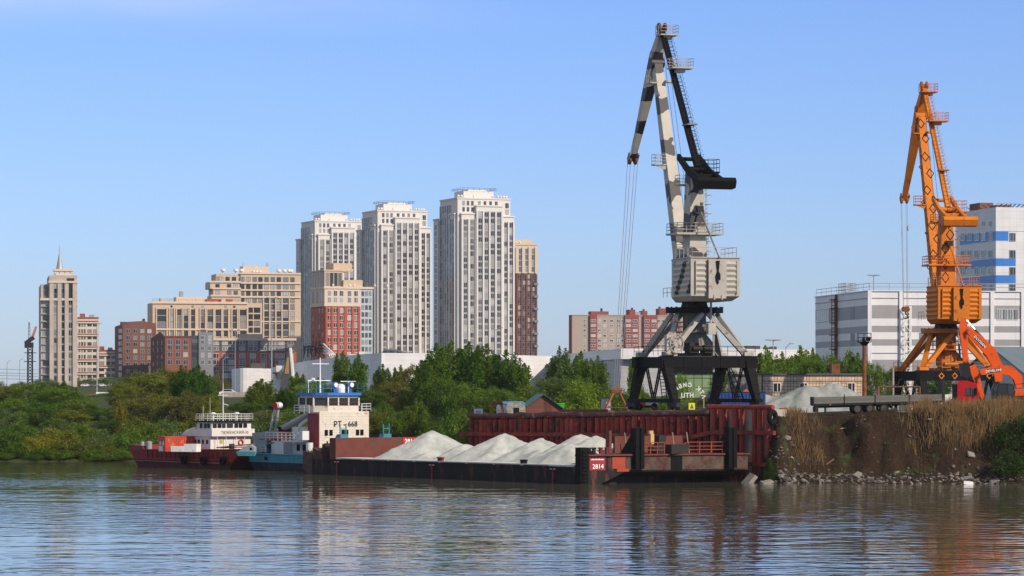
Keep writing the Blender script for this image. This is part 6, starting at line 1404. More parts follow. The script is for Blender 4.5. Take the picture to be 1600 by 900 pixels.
small('control_cabinet', 'grey electric cabinet with pale panel behind the rusty grab', 'cabinet', 947, 645, 366, [('body', mat('cabinet_grey', (.10,.12,.14), .5), lambda b: b.box(-.6,.6,-.4,.4,0,1.75)), ('panel', mat('pale_panel', (.4,.42,.42), .5), lambda b: (b.box(0,.5,-.44,-.403,.8,1.3), b.box(.05,.5,-.44,-.403,.3,.6))), ('roof', dark_steel, lambda b: b.box(-.66,.66,-.46,.46,1.751,1.83))])
# orange and white loader between the crane legs
small('loader', 'small orange and white loader parked between the left crane legs', 'loader', 1013, 644, 338, [
    ('body', exo, lambda b: (b.box(-1.6,-.4,-.6,.6,.5,1.0), b.box(-1.2,-.2,-.5,.5,1.01,1.2))), ('engine_cover', white, lambda b: b.box(-.35,1.0,-.6,.6,.55,1.25)), ('bucket', exd, lambda b: b.side([(-2.4,.1),(-1.7,.1),(-1.65,.8),(-1.9,.7)],-.8,.8)),
    ('wheel', rubber, lambda b: (b.ring((-1.1,-.6,.4),(0,1,0),.28,.13,14,6), b.ring((.6,-.6,.4),(0,1,0),.28,.13,14,6))), ('axle', dark_steel, lambda b: b.box(-1.2,.8,-.45,.45,.3,.52)), ('tail_lamp', mat('red_lens', (.6,.02,.02), .3), lambda b: b.box(-1.7,-1.605,-.5,-.35,.8,.95))], 5, 7.0)
small('skip_container', 'dark blue open container behind the right crane legs', 'container', 1148, 641, 350, [
    ('body', mat('container_blue', (.02,.06,.22), .5, var=.15, rust=RUST, amt=.1), lambda b: (b.box(-2.9,3.4,-1,1,.1,1.75), [b.box(-2.8+.4*k,-2.7+.4*k,-1.06,-1.0,.2,1.65) for k in range(16)])), ('rim', dark_steel, lambda b: b.box(-2.95,3.45,-1.05,1.05,1.751,1.83)), ('skid', dark_steel, lambda b: b.box(-2.7,3.2,-.8,.8,-.3,.1))], 3, 7.2)
small('scrap_bundle', 'reddish scrap bundle on top of the blue container', 'scrap', 1172, 626, 349.6, [('tarp', mat('faded_red_tarp', (.35,.09,.06), .8), lambda b: b.hexa([(-.9,-.5,0),(.8,-.5,0),(.7,.5,0),(-.7,.5,0),(-.3,-.3,.45),(.4,-.2,.6),(.4,.3,.55),(-.3,.3,.5)])), ('strap', black, lambda b: b.box(-.1,.05,-.56,.5,-.01,.62))], 0, 9.03)
small('beam_pile', 'rusty pipes and beams stacked on the quay right of the brown hut', 'scrap', 905, 648, 340, [('pipe', rusty, lambda b: [b.tube((-3+.4*k,-.5+.25*k,.25),(2.6+.3*k,-.4+.25*k,.25+.07*(k%3)),.16,.16,8) for k in range(6)]), ('beam', gr_m, lambda b: [b.beam((-2,-.3+.4*k,.5),(3.2,-.1+.4*k,.55),.2,.2) for k in range(3)]), ('post', rusty, lambda b: b.tube((.6,0,.5),(.6,0,1.1),.05,.05,6))], 3, 6.45)
# warning sign: yellow board
ws_ = small('warning_sign', 'bright yellow warning board with dark triangle under the grey crane', 'sign', 1081, 640, 319.5, [('board', mat('sign_yellow', (.62,.68,.02), .5, var=.03), lambda b: b.box(-.33,.33,-.02,.02,.0,.70)), ('post', steel, lambda b: b.tube((0,.05,-1),(0,.05,.6),.03,.03,6)),
   ('triangle', mat('sign_triangle', (.14,.09,.12), .6), lambda b: b.side([(-.2,.12),(.2,.12),(.03,.56),(-.03,.56)],-.032,-.021))], 3)
text('exclamation_mark', '!', .3, upright((0,-.04,.28)), mat('sign_mark', (.5,.5,.1), .6), ws_, depth=.003)
# gate lettering seen from behind, and its frame
gl_ = thing('gate_lettering', 'white mirrored arch lettering seen from behind through the grey crane portal', 'sign', P(1074, 640, 440))
glo = gl_.location; white_sign = mat('sign_white', (.78,.78,.78), .5, var=.03)
ccx, ccz, rad = 0.0, (Z(622,440)-glo.z)-.3, 2.35
word = 'АТК СИБИРЬ'
for i, chh in enumerate(word):
    if chh == ' ': continue
    t = R(14 + 152*i/(len(word)-1)); pos = Vector((rad*math.cos(t), 0, ccz + (rad*.92)*math.sin(t)))
    M4 = Matrix.Translation(pos) @ Matrix.Rotation(-(t-R(90)),4,'Y') @ Matrix.Rotation(R(90),4,'X')
    text('letter', chh, .78, M4, white_sign, gl_, depth=.06, mirror=True, bold=.03)
for i, chh in enumerate('НТЦ'): text('letter', chh, .86, Matrix.Translation((.62-.62*i,0,Z(618,440)-glo.z)) @ Matrix.Rotation(R(90),4,'X'), white_sign, gl_, depth=.06, mirror=True, bold=.03)
mb = MB(); pv = None
for k in range(13):
    t = R(8+164*k/12); p = Vector((rad*.9*math.cos(t),.12,ccz+rad*.84*math.sin(t)))
    if pv is not None: mb.tube(pv, p, .03,.03,5)
    pv = p
for x in (-2.35, 2.35): mb.tube((x,.1,-1.5),(x,.1,ccz+.5),.07,.07,6)
mb.tube((-2.35,.12,Z(618,440)-glo.z-.25),(2.35,.12,Z(618,440)-glo.z-.25),.03,.03,5); mb.build('frame', grey_paint, gl_)
# light mast with basket
mp_ = P(1350.5, 640, 352); lm = thing('light_mast', 'rusty lamp mast with basket beside the yellow tiled building', 'light mast', (mp_.x, mp_.y, 6.4))
top = Z(535,352)-6.4; mb = MB(); mb.tube((0,0,0),(0,0,top),.27,.22,10); mb.build('pole', mat('rusty_pole', (.22,.075,.03), .85, var=.4, scale=1.5, rust=(.06,.03,.02), amt=.3), lm)
mb = MB(); mb.lathe((0,0,top),[(.25,-.35),(.6,0)],8); mb.box(-.75,.75,-.6,.6,top,top+.08); mb.rail([(-.75,-.6,top+.08),(.75,-.6,top+.08),(.75,.6,top+.08),(-.75,.6,top+.08)],.95,.03,.7,1,True); mb.build('basket', black, lm)
mb = MB(); mb.tube((.3,-.5,top+.45),(.45,-.75,top+.35),.22,.28,12); mb.tube((.1,-.4,top+.1),(.2,-.5,top+.4),.05,.05,6); mb.tube((-.1,.0,top+.1),(-.1,0,top+.5),.15,.15,8); mb.build('floodlight', black, lm)
mb = MB(); mb.box(-.3,.3,-.3,.3,0,.9); mb.build('base', dark_steel, lm)
# lamp on the warehouse roof line, street lamps, catenary posts
def lamp(label, px, ytop, ybase, Y, style, r=.12):
    base = P(px, ybase, Y); h = (ybase-ytop)*Y/F; t = thing('street_lamp', label, 'street lamp', base)
    r *= .7; mb = MB(); mb.tube((0,0,-6),(0,0,h),r*1.4,r*.8,8); mb.build('pole', steel, t)
    mb = MB()
    if style == 'ufo':
        for k in range(4): a = k*math.pi/2+.4; mb.beam((0,0,h),(1.0*math.cos(a),1.0*math.sin(a),h+.15),.12,.1); mb.box(1.0*math.cos(a)-.45,1.0*math.cos(a)+.45,1.0*math.sin(a)-.25,1.0*math.sin(a)+.25,h+.1,h+.28)
    elif style == 'arm': mb.tube((0,0,h-.3),(.6,0,h+.4),.09,.06,6); mb.box(.5,1.3,-.15,.15,h+.36,h+.52)
    else:
        for sx in (-1,1): mb.tube((0,0,h-.2),(sx*1.0,0,h+.3),.08,.06,6); mb.box(sx*1.0-.4,sx*1.0+.4,-.18,.18,h+.25,h+.42)
    mb.build('lamp_head', steel, t); return t
lamp('four-headed lamp post rising above the grey banded warehouse', 1365, 431.5, 470, 640, 'ufo', .14)
lamp('four-headed lamp post above the trees right of the grey crane', 1208, 533, 600, 520, 'ufo', .12)
lamp('short lamp post above the trees, right of the four-headed lamp', 1228, 541, 600, 520, 'arm', .1)
lamp('very tall grey lamp mast in front of the cream striped block', 151.5, 507, 622, 900, 'double', .22)
lamp('leaning lamp post at the left edge of the photo', 11, 566, 600, 1000, 'arm', .16)
lamp('pale lamp post left of the tower crane', 30.5, 563, 603, 1000, 'arm', .16)
lamp('lamp post in front of the spired tower', 111, 572, 605, 1000, 'arm', .16)
lamp('tall grey lamp mast in front of the dark grey and red block', 424.5, 467, 600, 800, 'double', .2)
lamp('thin lamp mast in front of the long beige block', 367.5, 517, 600, 850, 'double', .12)
lamp('short pale lamp post left of the white hall', 348.5, 561, 615, 760, 'arm', .13)
lamp('thin lamp mast against the tallest pale tower', 776, 514, 600, 700, 'double', .09)
mb = MB()
for z in (574,580,584,589): mb.tube(P(-40,z+2,1000), P(60,z+4,1000), .05,.05,4)
tag(mb.build('overhead_wires', dark_steel, None), 'thin overhead wires between the lamp posts on the far left', 'wires')
# far tower crane, jib raised
Yc = 1300; tcb = P(47, 600, Yc); tcr = thing('tower_crane', 'dark luffing tower crane left of the spired tower', 'tower crane', tcb)
s_ = Yc/F
mb = MB(); hT = 56*s_; w_ = 1.0
for sx in (-1,1):
    for sy in (-1,1): mb.beam((sx*w_,sy*w_,-8),(sx*w_,sy*w_,hT),.28,.28)
for k in range(12):
    z = hT*k/12; 
    for sy in (-1,1): mb.beam((-w_,sy*w_,z),(w_,sy*w_,z+hT/12),.16,.16); mb.beam((w_,sy*w_,z),(-w_,sy*w_,z+hT/12),.16,.16)
mb.box(-2.4,2.4,-1.4,1.4,hT*.62,hT*.64); mb.box(-2.4,2.4,-1.4,1.4,hT*.86,hT*.88); mb.build('mast', dark_steel, tcr)
mb = MB(); mb.box(-2.2,1.3,-1.2,1.2,hT+.1,hT+2.4); mb.beam((-2.0,0,hT+2),(1.6,0,hT+4.6),1.6,1.6); mb.build('machinery_deck', dark_steel, tcr)
mb = MB(); mb.beam((.4,0,hT+3),(2.6,0,hT+9.2),1.1,1.1,.8,.8); mb.build('jib', mat('faded_orange', (.38,.15,.08), .6), tcr)
mb = MB(); 
for sx in (-.4,.4): mb.beam((-.3+sx,0,hT+3),(-.4+sx*.5,0,hT+11),.2,.2)
for k in range(5): mb.beam((-.7,0,hT+4+1.4*k),(.1,0,hT+4.8+1.4*k),.12,.12)
mb.build('a_frame', dark_steel, tcr)
# cars on the far road
car_m = [mat('car_white', (.7,.7,.7), .3, var=.02), mat('car_grey', (.16,.17,.19), .3, var=.05)]
def car(label, px, mi, Y=1399, z=10.21, rz=0):
    c = thing('parked_car', label, 'car', (X(px,Y), Y, z), R(rz), 'cars on the far embankment road')
    mb = MB(); mb.side([(-2.2,.3),(2.2,.3),(2.25,.75),(1.5,.9),(-1.9,.95),(-2.25,.8)],-.85,.85); mb.side([(-1.7,.94),(1.3,.9),(.6,1.42),(-1.2,1.45)],-.75,.75); mb.build('body', car_m[mi], c)
    mb = MB(); mb.side([(-1.45,1.0),(1.0,.98),(.5,1.36),(-1.1,1.38)],-.78,-.751); mb.build('window', wglass, c)
    for x in (-1.4,1.35):
        mb = MB(); mb.ring((x,-.8,.32),(0,1,0),.22,.11,12,6); mb.ring((x,.8,.32),(0,1,0),.22,.11,12,6); mb.build('wheel', rubber, c)
car('white car on the far embankment road, farthest left', 134, 0); car('dark grey car on the far road between two white cars', 148, 1); car('white car on the far road just right of the tall lamp mast', 158.5, 0); car('pale car on the far road beside the brown brick house', 173, 0, rz=180); car('dark car on the far road in front of the spired tower', 102, 1)
car('white car parked below the left corner of the white hall', 358, 0, 700, 7.75)
# white canopy kiosk and small van among the trees far left
small('kiosk', 'flat white roofed kiosk half hidden by trees on the left', 'kiosk', 166, 640, 860, [('roof', white, lambda b: b.box(-2.6,3.4,-2,2,4.4,4.9)), ('wall', mat('kiosk_glass', (.18,.22,.22), .3), lambda b: b.box(-2.0,2.6,-1.5,1.5,-3,4.39)), ('side_panel', red_brown, lambda b: b.box(2.0,3.0,-1.62,-1.51,-2,3.6))])
small('board_fence', 'red-brown board fence left of the white roofed kiosk', 'fence', 133, 622, 880, [('boards', red_brown, lambda b: [b.box(-3.6+.9*k,-2.72+.9*k,-.1,.1,-2,1.2) for k in range(8)]), ('rail', dark_brick, lambda b: b.box(-3.6,3.6,.1,.2,.3,.5))])
small('white_van', 'white van half hidden in bushes below the kiosk', 'van', 136, 632, 800, [('body', car_m[0], lambda b: b.side([(-2.6,.3),(2.6,.3),(2.6,1.2),(1.8,2.2),(-2.6,2.3)],-1,1)), ('window', wglass, lambda b: b.side([(.9,1.3),(2.2,1.3),(1.7,2.05),(.9,2.05)],-1.03,-1.003)), ('wheel', rubber, lambda b: (b.ring((-1.6,-.9,.35),(0,1,0),.25,.12,12,6), b.ring((1.6,-.9,.35),(0,1,0),.25,.12,12,6)))])
# concrete fence below the white hall
fc = thing('concrete_fence', 'pale concrete panel fence below the left end of the white hall', 'fence', P(340, 624, 640))
fo = fc.location; mb = MB()
for k in range(7):
    x = 1.2+ 2.6*k*.9; mb.box(x,x+2.2,0,.2,-1.2,1.5)
    for j in range(3): mb.box(x+.1,x+2.1,-.04,-.002,-.9+.8*j,-.3+.8*j)
mb.build('panel', concrete, fc); mb = MB()
for k in range(8): mb.box(1.08+2.34*k,1.24+2.34*k,-.06,.24,-1.4,1.6)
mb.build('post', concrete, fc)
# yard posts by the orange crane
small('utility_pole', 'short grey pole with bent pipe beside the orange crane leg', 'pole', 1395.5, 640, 372, [('pole', concrete, lambda b: b.tube((0,0,0),(0,0,5.5),.14,.12,8)), ('bent_pipe', dark_steel, lambda b: b.path([(.1,-.1,3.4),(.6,-.1,3.5),(.7,-.1,4.0),(1.0,-.1,4.1)],.08,6))], 0, 6.4)
small('pipe_gate', 'rusty pipe frame between the mast and the orange crane', 'pipe frame', 1372, 640, 368, [('post', mat('rust_post', (.2,.07,.04), .85), lambda b: b.tube((0,0,0),(0,0,3.2),.16,.16,8)), ('post', rusty, lambda b: b.tube((5.0,0,0),(5,0,3.2),.12,.12,8)), ('bar', rusty, lambda b: b.tube((0,0,3.2),(5,0,3.2),.1,.1,8))], 0, 6.4)
# ---------------------------------------------------------------- trees
leafs = {k: leaf_mat('leaf_'+k, c) for k, c in dict(deep_green=(.045,.082,.014), dark_green=(.080,.155,.014), green=(.125,.205,.020), bright_green=(.19,.285,.022), olive=(.165,.19,.020), yellow=(.27,.245,.018), brownish=(.155,.15,.032), grey_green=(.13,.185,.042)).items()}
bark = mat('bark', (.10,.08,.06), .9, var=.3, scale=3)
def leaf_cloud(c, size, g):
    n = len(c); a = g.normal(size=(n,3)); a /= np.linalg.norm(a,axis=1)[:,None]; b = np.cross(a, g.normal(size=(n,3))); b /= np.linalg.norm(b,axis=1)[:,None]
    s = size*(.6+.8*g.random((n,1))); return np.stack([c-a*s, c-b*s*.55, c+a*s, c+b*s*.55], 1).reshape(-1,3)
def crown_mesh(name, pts, size, g):
    v = leaf_cloud(pts, size, g); n = len(pts); me = bpy.data.meshes.new(name)
    me.from_pydata(v.tolist(), [], np.arange(n*4).reshape(n,4).tolist()); me.materials.append(leafs['green']); me.update(); return me
def make_tree(kind, seed):
    g = np.random.default_rng(seed); tr_ = MB(); P_ = []
    if kind == 'poplar':
        h, w, nb, N = 11.0, 5.2, 74, 8800
        tr_.tube((0,0,-.8),(0,0,h*.55),.20,.11,8); tr_.tube((0,0,h*.55),(.05,0,h*.93),.11,.02,6)
        npl = 54
        for k in range(npl):      # upright plumes, each a small flame of leaves
            f = k/npl; z0 = h*(.03+.64*f**.8); A = k*2.4+g.normal()*.4; prof = math.sin(math.pi*min(1, .28+.72*(1-f)))**.7
            tiltv = (.14+.30*g.random())*(1.1-.4*f); Lp = h*(.22+.16*g.random())*(1.0-.25*f); off = w*.36*math.sqrt(g.random())*(1-.45*f)
            dr = np.array([math.cos(A)*tiltv, math.sin(A)*tiltv, 1.0]); dr /= np.linalg.norm(dr)
            base = np.array([math.cos(A)*off, math.sin(A)*off, z0]); tip = base+dr*Lp
            if tip[2] > h*1.0: tip[2] = h*(.82+.18*g.random())
            if k % 2 == 0: tr_.tube((0,0,max(.2,z0-.6)), tuple(base+(tip-base)*.6), .05, .015, 4, caps=False)
            m = int(210*(Lp/3.0)**1.5); t = g.random(m)**.85; sg = (.60*(1-t)**.75*np.minimum(1,.45+2.2*t)+.05)*(Lp/3.0)
            p = base+(tip-base)*t[:,None]+g.normal(size=(m,3))*sg[:,None]*np.array([.85,.85,.6]); p[:,2] = np.maximum(p[:,2], .1); P_.append(p)
        m = 330; t = g.random(m); p = np.stack([np.zeros(m),np.zeros(m),h*(.66+.30*t)],1)+g.normal(size=(m,3))*(.50*(1-t[:,None])+.08); P_.append(p)
        size = .15
    elif kind == 'round':
        h, w, nb, N = 9.0, 8.4, 95, 10500
        tr_.tube((0,0,-.8),(.1,0,h*.4),.24,.15,8)
        for k in range(nb):
            u = g.normal(size=3); u /= np.linalg.norm(u); u[2] = u[2]*.9+.12; rr = (.62+.42*g.random())
            tip = np.array([0,0,h*.54])+u*np.array([w/2,w/2,h*.46])*rr; base = np.array([.1,0,h*(.12+.3*g.random())])
            if k % 2 == 0: tr_.tube(base, base+(tip-base)*.85, .07, .02, 4, caps=False)
            m = int(N/nb); sg_ = .32+.3*g.random(); p = tip+g.normal(size=(m,3))*np.array([sg_,sg_,sg_*.8]); p[:,2] = np.maximum(p[:,2], .15); P_.append(p)
        size = .15
    else:
        h, w, nb, N = 4.2, 6.0, 60, 6200
        for k in range(7): A = g.random()*6.283; tr_.tube((.2*math.cos(A),.2*math.sin(A),-.4),(1.6*math.cos(A),1.6*math.sin(A),2.4),.07,.02,5)
        for k in range(nb):
            A = g.random()*6.283; rr = w/2*math.sqrt(g.random()); z = h*(.12+.75*g.random())*math.sqrt(max(.05,1-(rr/(w/2))**2)*.9+.1)
            m = int(N/nb); p = np.array([rr*math.cos(A), rr*math.sin(A), z])+g.normal(size=(m,3))*np.array([.42,.42,.40]); p[:,2] = np.abs(p[:,2]); P_.append(p)
        size = .135
    tm = bpy.data.meshes.new('trunk'); tm.from_pydata(tr_.v, [], tr_.f); tm.materials.append(bark); tm.update()
    pts = np.concatenate(P_)
    return tm, crown_mesh('crown', pts, size, g), h, w
V = {'poplar':[make_tree('poplar',s) for s in (1,2,3,4)], 'round':[make_tree('round',s) for s in (11,12,13)], 'bush':[make_tree('bush',s) for s in (21,22)]}
NAMES = dict(poplar=('poplar_tree','tree'), round=('broadleaf_tree','tree'), bush=('shrub','shrub'))
_k = [0]
def tree(kind, px, ytop, Y, wpx, colr, label, group=None, base=None):
    x = X(px, Y); zb = gz1(x, Y) if base is None else base; zb = max(zb, .05); h = Z(ytop, Y)-zb; _k[0] += 1
    tm, cm, h0, w0 = V[kind][_k[0] % len(V[kind])]; w_ = wpx*Y/F
    nm, cat = NAMES[kind]; t = thing(nm, label, cat, (x, Y, zb), rnd.random()*6.28, group); t.scale = (w_/w0, w_/w0, h/h0)
    a = bpy.data.objects.new('trunk', tm); col.objects.link(a); a.parent = t
    c = bpy.data.objects.new('crown', cm); col.objects.link(c); c.parent = t
    c.material_slots[0].link = 'OBJECT'; c.material_slots[0].material = leafs[colr]
    return t
GB = 'mixed trees on the left bank'; GS = 'shrubs along the left waterline'; GH = 'poplars in the tall clump behind the barge'; GF = 'hazy green trees on the far embankment'
T = [
# far left belt, back row
('round',8,597,500,60,'olive','olive green tree at the left edge of the photo',None),('round',45,600,490,58,'green','green rounded tree below the tower crane',None),
('poplar',70,597,470,44,'green','upright green tree left of the spired tower',None),('poplar',100,594,470,48,'green','upright green tree in front of the spired tower',None),('round',92,606,455,70,'green','broad green tree below the spired tower',None),
('round',122,624,440,60,'green','low green tree below the board fence',None),('round',152,636,440,56,'green','low green tree below the white roofed kiosk',None),('round',190,600,450,50,'olive','olive tree right of the kiosk',None),
('round',226,582,470,84,'olive','large olive tree in front of the brown brick house',None),('round',262,576,480,70,'olive','olive brown tree left of the tall dark poplar',None),('poplar',283,568,460,46,'dark_green','tall dark green poplar in front of the small brick house',None),('poplar',310,567,455,46,'dark_green','dark green poplar in front of the grey apartment tower',None),('poplar',297,575,448,44,'dark_green','shorter dark poplar between two taller dark poplars',None),('poplar',328,583,450,34,'green','narrow green poplar right of the dark poplars',None),
# mid row
('round',22,622,430,70,'green','mid green tree low at the left edge',None),('round',12,640,418,60,'grey_green','grey green willow low at the left edge',None),('round',62,628,425,66,'dark_green','dark green tree low under the tower crane',None),('round',108,640,425,66,'olive','olive tree in the middle of the left bank',None),
('round',180,650,425,58,'dark_green','dark green tree left of the red boat stern',None),('round',215,622,430,80,'brownish','brownish willow left above the red boat',None),('round',252,618,432,72,'olive','olive willow above the red container',None),('round',292,612,428,64,'brownish','brown green willow above the red container, right side',None),('round',322,618,430,54,'olive','olive tree left of the work boat mast',None),('round',340,640,425,46,'green','green tree behind the work boat mast',None),
('poplar',188,626,424,26,'yellow','narrow yellow green tree left of the brownish willow',None),
# front shrubs at the waterline
('bush',12,665,402,70,'dark_green','dark green shrub at the waterline by the left edge',None),('bush',50,684,399,44,'yellow','yellow shrub at the waterline on the left',None),('bush',82,668,405,56,'yellow','yellow olive shrub above the yellow shrub',None),('bush',108,672,400,60,'olive','olive shrub right of the yellow shrub',None),('bush',140,682,399,52,'grey_green','grey green shrub at the waterline in mid bank',None),('bush',172,690,400,46,'olive','small olive shrub left of the red boat',None),
('bush',200,668,402,62,'green','green willow shrub just left of the red boat bow',None),('bush',240,662,404,70,'green','green willow shrub behind the red container',None),('bush',285,668,405,60,'green','green shrub behind the red container, right side',None),('bush',320,672,405,50,'grey_green','grey green shrub behind the white bridge',None),('bush',190,700,398,44,'green','low green shrub at the red boat stern',None),('bush',30,690,398,44,'dark_green','small dark shrub left of the yellow shrub',None),('bush',75,700,398,40,'olive','low olive shrub by the water below the yellow olive shrub',None),('bush',120,704,398,50,'olive','low olive shrub at the waterline right of the yellow shrubs',None),
# middle, below the white hall
('poplar',409,590,470,52,'green','bright poplar in front of the white hall left end',None),('poplar',398,604,462,36,'green','shorter poplar left of the bright poplar',None),('poplar',464,580,470,44,'green','green poplar right of the dark pylon',None),('poplar',448,604,465,36,'dark_green','dark poplar at the foot of the pylon',None),('round',480,600,455,46,'bright_green','light green tree right of the pylon',None),('poplar',497,588,468,38,'green','green poplar behind the tug mast, left',None),('poplar',535,546,470,42,'green','tall airy poplar behind the tug wheelhouse',None),('poplar',560,550,465,38,'green','tall airy poplar right of the tug wheelhouse',None),('round',520,598,455,56,'dark_green','dark tree behind the tug wheelhouse roof',None),
('poplar',598,566,460,40,'dark_green','dark poplar right of the airy poplars',None),('poplar',626,568,462,40,'green','small poplar below the middle high-rise tower',None),('round',612,596,450,66,'brownish','brownish tree above the stern bulkhead',None),('round',645,572,455,54,'brownish','brownish tree left of the tall poplar clump',None),('round',578,610,445,60,'dark_green','dark green tree right of the tug',None),
('round',384,628,445,50,'dark_green','dark green tree behind the grey deck crane',None),('bush',420,640,430,56,'grey_green','grey green shrub behind the grey deck crane post',None),('bush',455,638,425,60,'green','green shrub behind the sloping crane arm',None),('bush',370,660,420,56,'green','green shrub right of the work boat bridge',None),('bush',400,664,415,56,'grey_green','grey green shrub between the two boats',None),('bush',480,650,418,50,'green','green shrub left of the tug house',None),
('poplar',600,628,415,42,'green','young green tree right of the turquoise knee',None),('bush',590,640,412,50,'olive','olive shrub right of the tug house',None),('bush',625,640,405,60,'green','green shrub above the stern bulkhead number',None),('bush',660,645,400,60,'dark_green','dark shrub behind the first gravel heap',None),
# tall clump
('poplar',682,532,425,64,'green','tall poplar at the left of the big clump',GH),('poplar',706,527,430,64,'green','tallest poplar of the big clump behind the barge',GH),('poplar',733,530,425,66,'dark_green','dark tall poplar in the big clump',GH),('poplar',762,533,432,64,'green','tall poplar in the middle of the big clump',GH),('poplar',790,543,425,60,'dark_green','dark poplar right in the big clump',GH),('poplar',812,556,420,50,'green','poplar at the right end of the big clump',GH),('poplar',660,560,420,50,'dark_green','dark poplar at the left foot of the big clump',GH),
('round',690,590,405,66,'dark_green','dark lower tree on the left under the big clump',None),('round',730,600,400,70,'green','green lower tree in the middle under the big clump',None),('round',775,605,402,66,'green','green lower tree right under the big clump',None),('poplar',700,610,390,44,'dark_green','dark young tree in front of the big clump',None),('poplar',650,620,395,44,'green','young green tree above the gravel heap peak',None),('bush',690,650,385,60,'dark_green','dark shrub left of the red quay end',None),('bush',722,640,378,56,'green','green shrub touching the red quay end',None),('bush',675,660,380,50,'dark_green','dark shrub low behind the gravel barge',None),('bush',725,668,366,40,'bright_green','bright shrub at the left end of the red quay',None),
('poplar',760,620,392,44,'green','young green tree behind the rusty stand',None),('bush',790,612,400,60,'green','green shrub behind the site cabin',None),('bush',830,600,405,54,'green','green shrub behind the brown hut',None),
# between clump and crane
('poplar',874,537,440,48,'grey_green','pointed grey green tree left of the pair of poplars',None),('poplar',908,545,430,46,'green','green poplar left of the grey portal crane, left of its pair',None),('poplar',934,552,430,44,'green','green poplar left of the grey portal crane, right of its pair',None),('round',860,590,430,54,'grey_green','grey green tree above the brown hut roof',None),('bush',905,596,415,70,'bright_green','light green shrub behind the green bin',None),('bush',940,598,418,66,'green','green shrub behind the grey cabinet',None),('round',905,590,420,60,'green','green tree behind the scrap pile',None),('bush',975,604,420,50,'green','green shrub behind the rusty grab',None),('poplar',990,555,430,24,'bright_green','thin light poplar behind the left crane legs',None),('bush',1000,596,455,36,'green','green shrub between the left crane legs',None),
('bush',1040,618,470,50,'green','green shrub under the portal behind the lettering',None),('bush',1104,614,470,50,'brownish','brownish shrub right of the mirrored lettering',None),('bush',1062,584,540,36,'bright_green','light shrub in front of the green pavilion',None),('round',1140,580,420,56,'dark_green','dark green tree behind the right crane legs',None),
# right of the crane
('poplar',1196,536,440,40,'bright_green','light green poplar right of the grey crane',None),('poplar',1222,546,435,44,'bright_green','light green tree under the four-headed lamp',None),('poplar',1250,536,440,44,'bright_green','bright tree above the yellow tiled building',None),('round',1232,562,430,60,'green','green rounded tree over the tiled building roof',None),('round',1275,556,430,54,'green','green tree left of the warehouse corner',None),('poplar',1270,540,470,36,'green','green poplar at the left corner of the warehouse',None),('round',1318,550,430,62,'green','green tree in front of the warehouse',None),('poplar',1340,548,425,44,'green','green poplar behind the lamp mast',None),('round',1362,566,415,40,'green','green tree right of the lamp mast',None),('bush',1205,568,425,50,'green','green shrub left over the tiled building roof',None),
('round',1395,575,405,30,'dark_green','dark conifer-like tree left of the orange crane legs',None),('bush',1400,598,400,40,'dark_green','dark shrub by the orange crane leg',None),('round',1462,580,430,60,'dark_green','dark tree under the orange crane portal',None),('bush',1385,606,395,36,'grey_green','pale twiggy shrub right of the lamp mast',None),
('bush',1592,650,307,84,'deep_green','big dark green bush on the bank at the right edge',None),('bush',1578,700,303.5,60,'deep_green','dark green bush low on the bank at the right edge',None),('bush',1204,716,306,22,'deep_green','small green bush on the rocks beside the quay',None),
# more shrubs that close the belt down to the water
('bush',5,706,397,50,'green','low green shrub at the waterline, left edge of the photo',None),('bush',62,700,397,50,'dark_green','low dark shrub at the waterline under the yellow shrub',None),('bush',98,702,397,50,'green','low green shrub at the waterline in the left third of the bank',None),('bush',150,702,397,50,'green','low green shrub by the water halfway along the left bank',None),('bush',176,704,397.5,44,'grey_green','low grey green shrub by the water near the red boat stern',None),
('bush',30,660,412,66,'green','green shrub above the dark waterline shrubs at far left',None),('bush',90,652,416,66,'grey_green','grey green shrub above the yellow olive shrub',None),('bush',130,662,410,60,'green','green shrub above the grey green waterline shrub',None),('bush',158,668,408,54,'grey_green','grey green shrub left of the brownish willow foot',None),('bush',212,652,416,66,'olive','olive shrub under the brownish willow',None),('bush',262,650,418,64,'grey_green','grey green shrub under the olive willow',None),('bush',305,650,418,60,'olive','olive shrub behind the white bridge roof',None),
('bush',345,668,412,54,'green','green shrub behind the bridge rails',None),('bush',120,640,470,66,'green','green shrub in front of the board fence',None),('bush',165,652,440,60,'green','green shrub below the kiosk',None),('bush',60,616,520,70,'green','green shrub far behind the left trees',None),('bush',15,612,520,60,'grey_green','grey green shrub far behind the left edge trees',None),('bush',110,612,560,70,'green','green shrub far behind, below the spired tower',None),('bush',215,612,560,70,'olive','olive shrub far behind, below the brown brick house',None),('bush',345,632,560,44,'green','green shrub by the concrete fence',None),('bush',372,640,470,50,'grey_green','grey green shrub on the slope below the white hall',None),('bush',440,622,470,50,'green','green shrub on the slope below the pylon',None),('bush',545,640,440,56,'green','green shrub behind the blue wheelhouse roof',None),('bush',500,622,450,56,'green','green shrub behind the tug mast',None),('bush',640,612,430,56,'olive','olive shrub left of the big poplar clump',None),
('bush',128,616,640,70,'grey_green','grey green shrub behind the board fence',None),('bush',185,612,700,70,'olive','olive shrub right of the kiosk roof',None),('bush',150,628,600,80,'green','green shrub on the field under the kiosk',None),('bush',205,628,600,60,'green','green shrub on the field left of the olive trees',None),
# far embankment
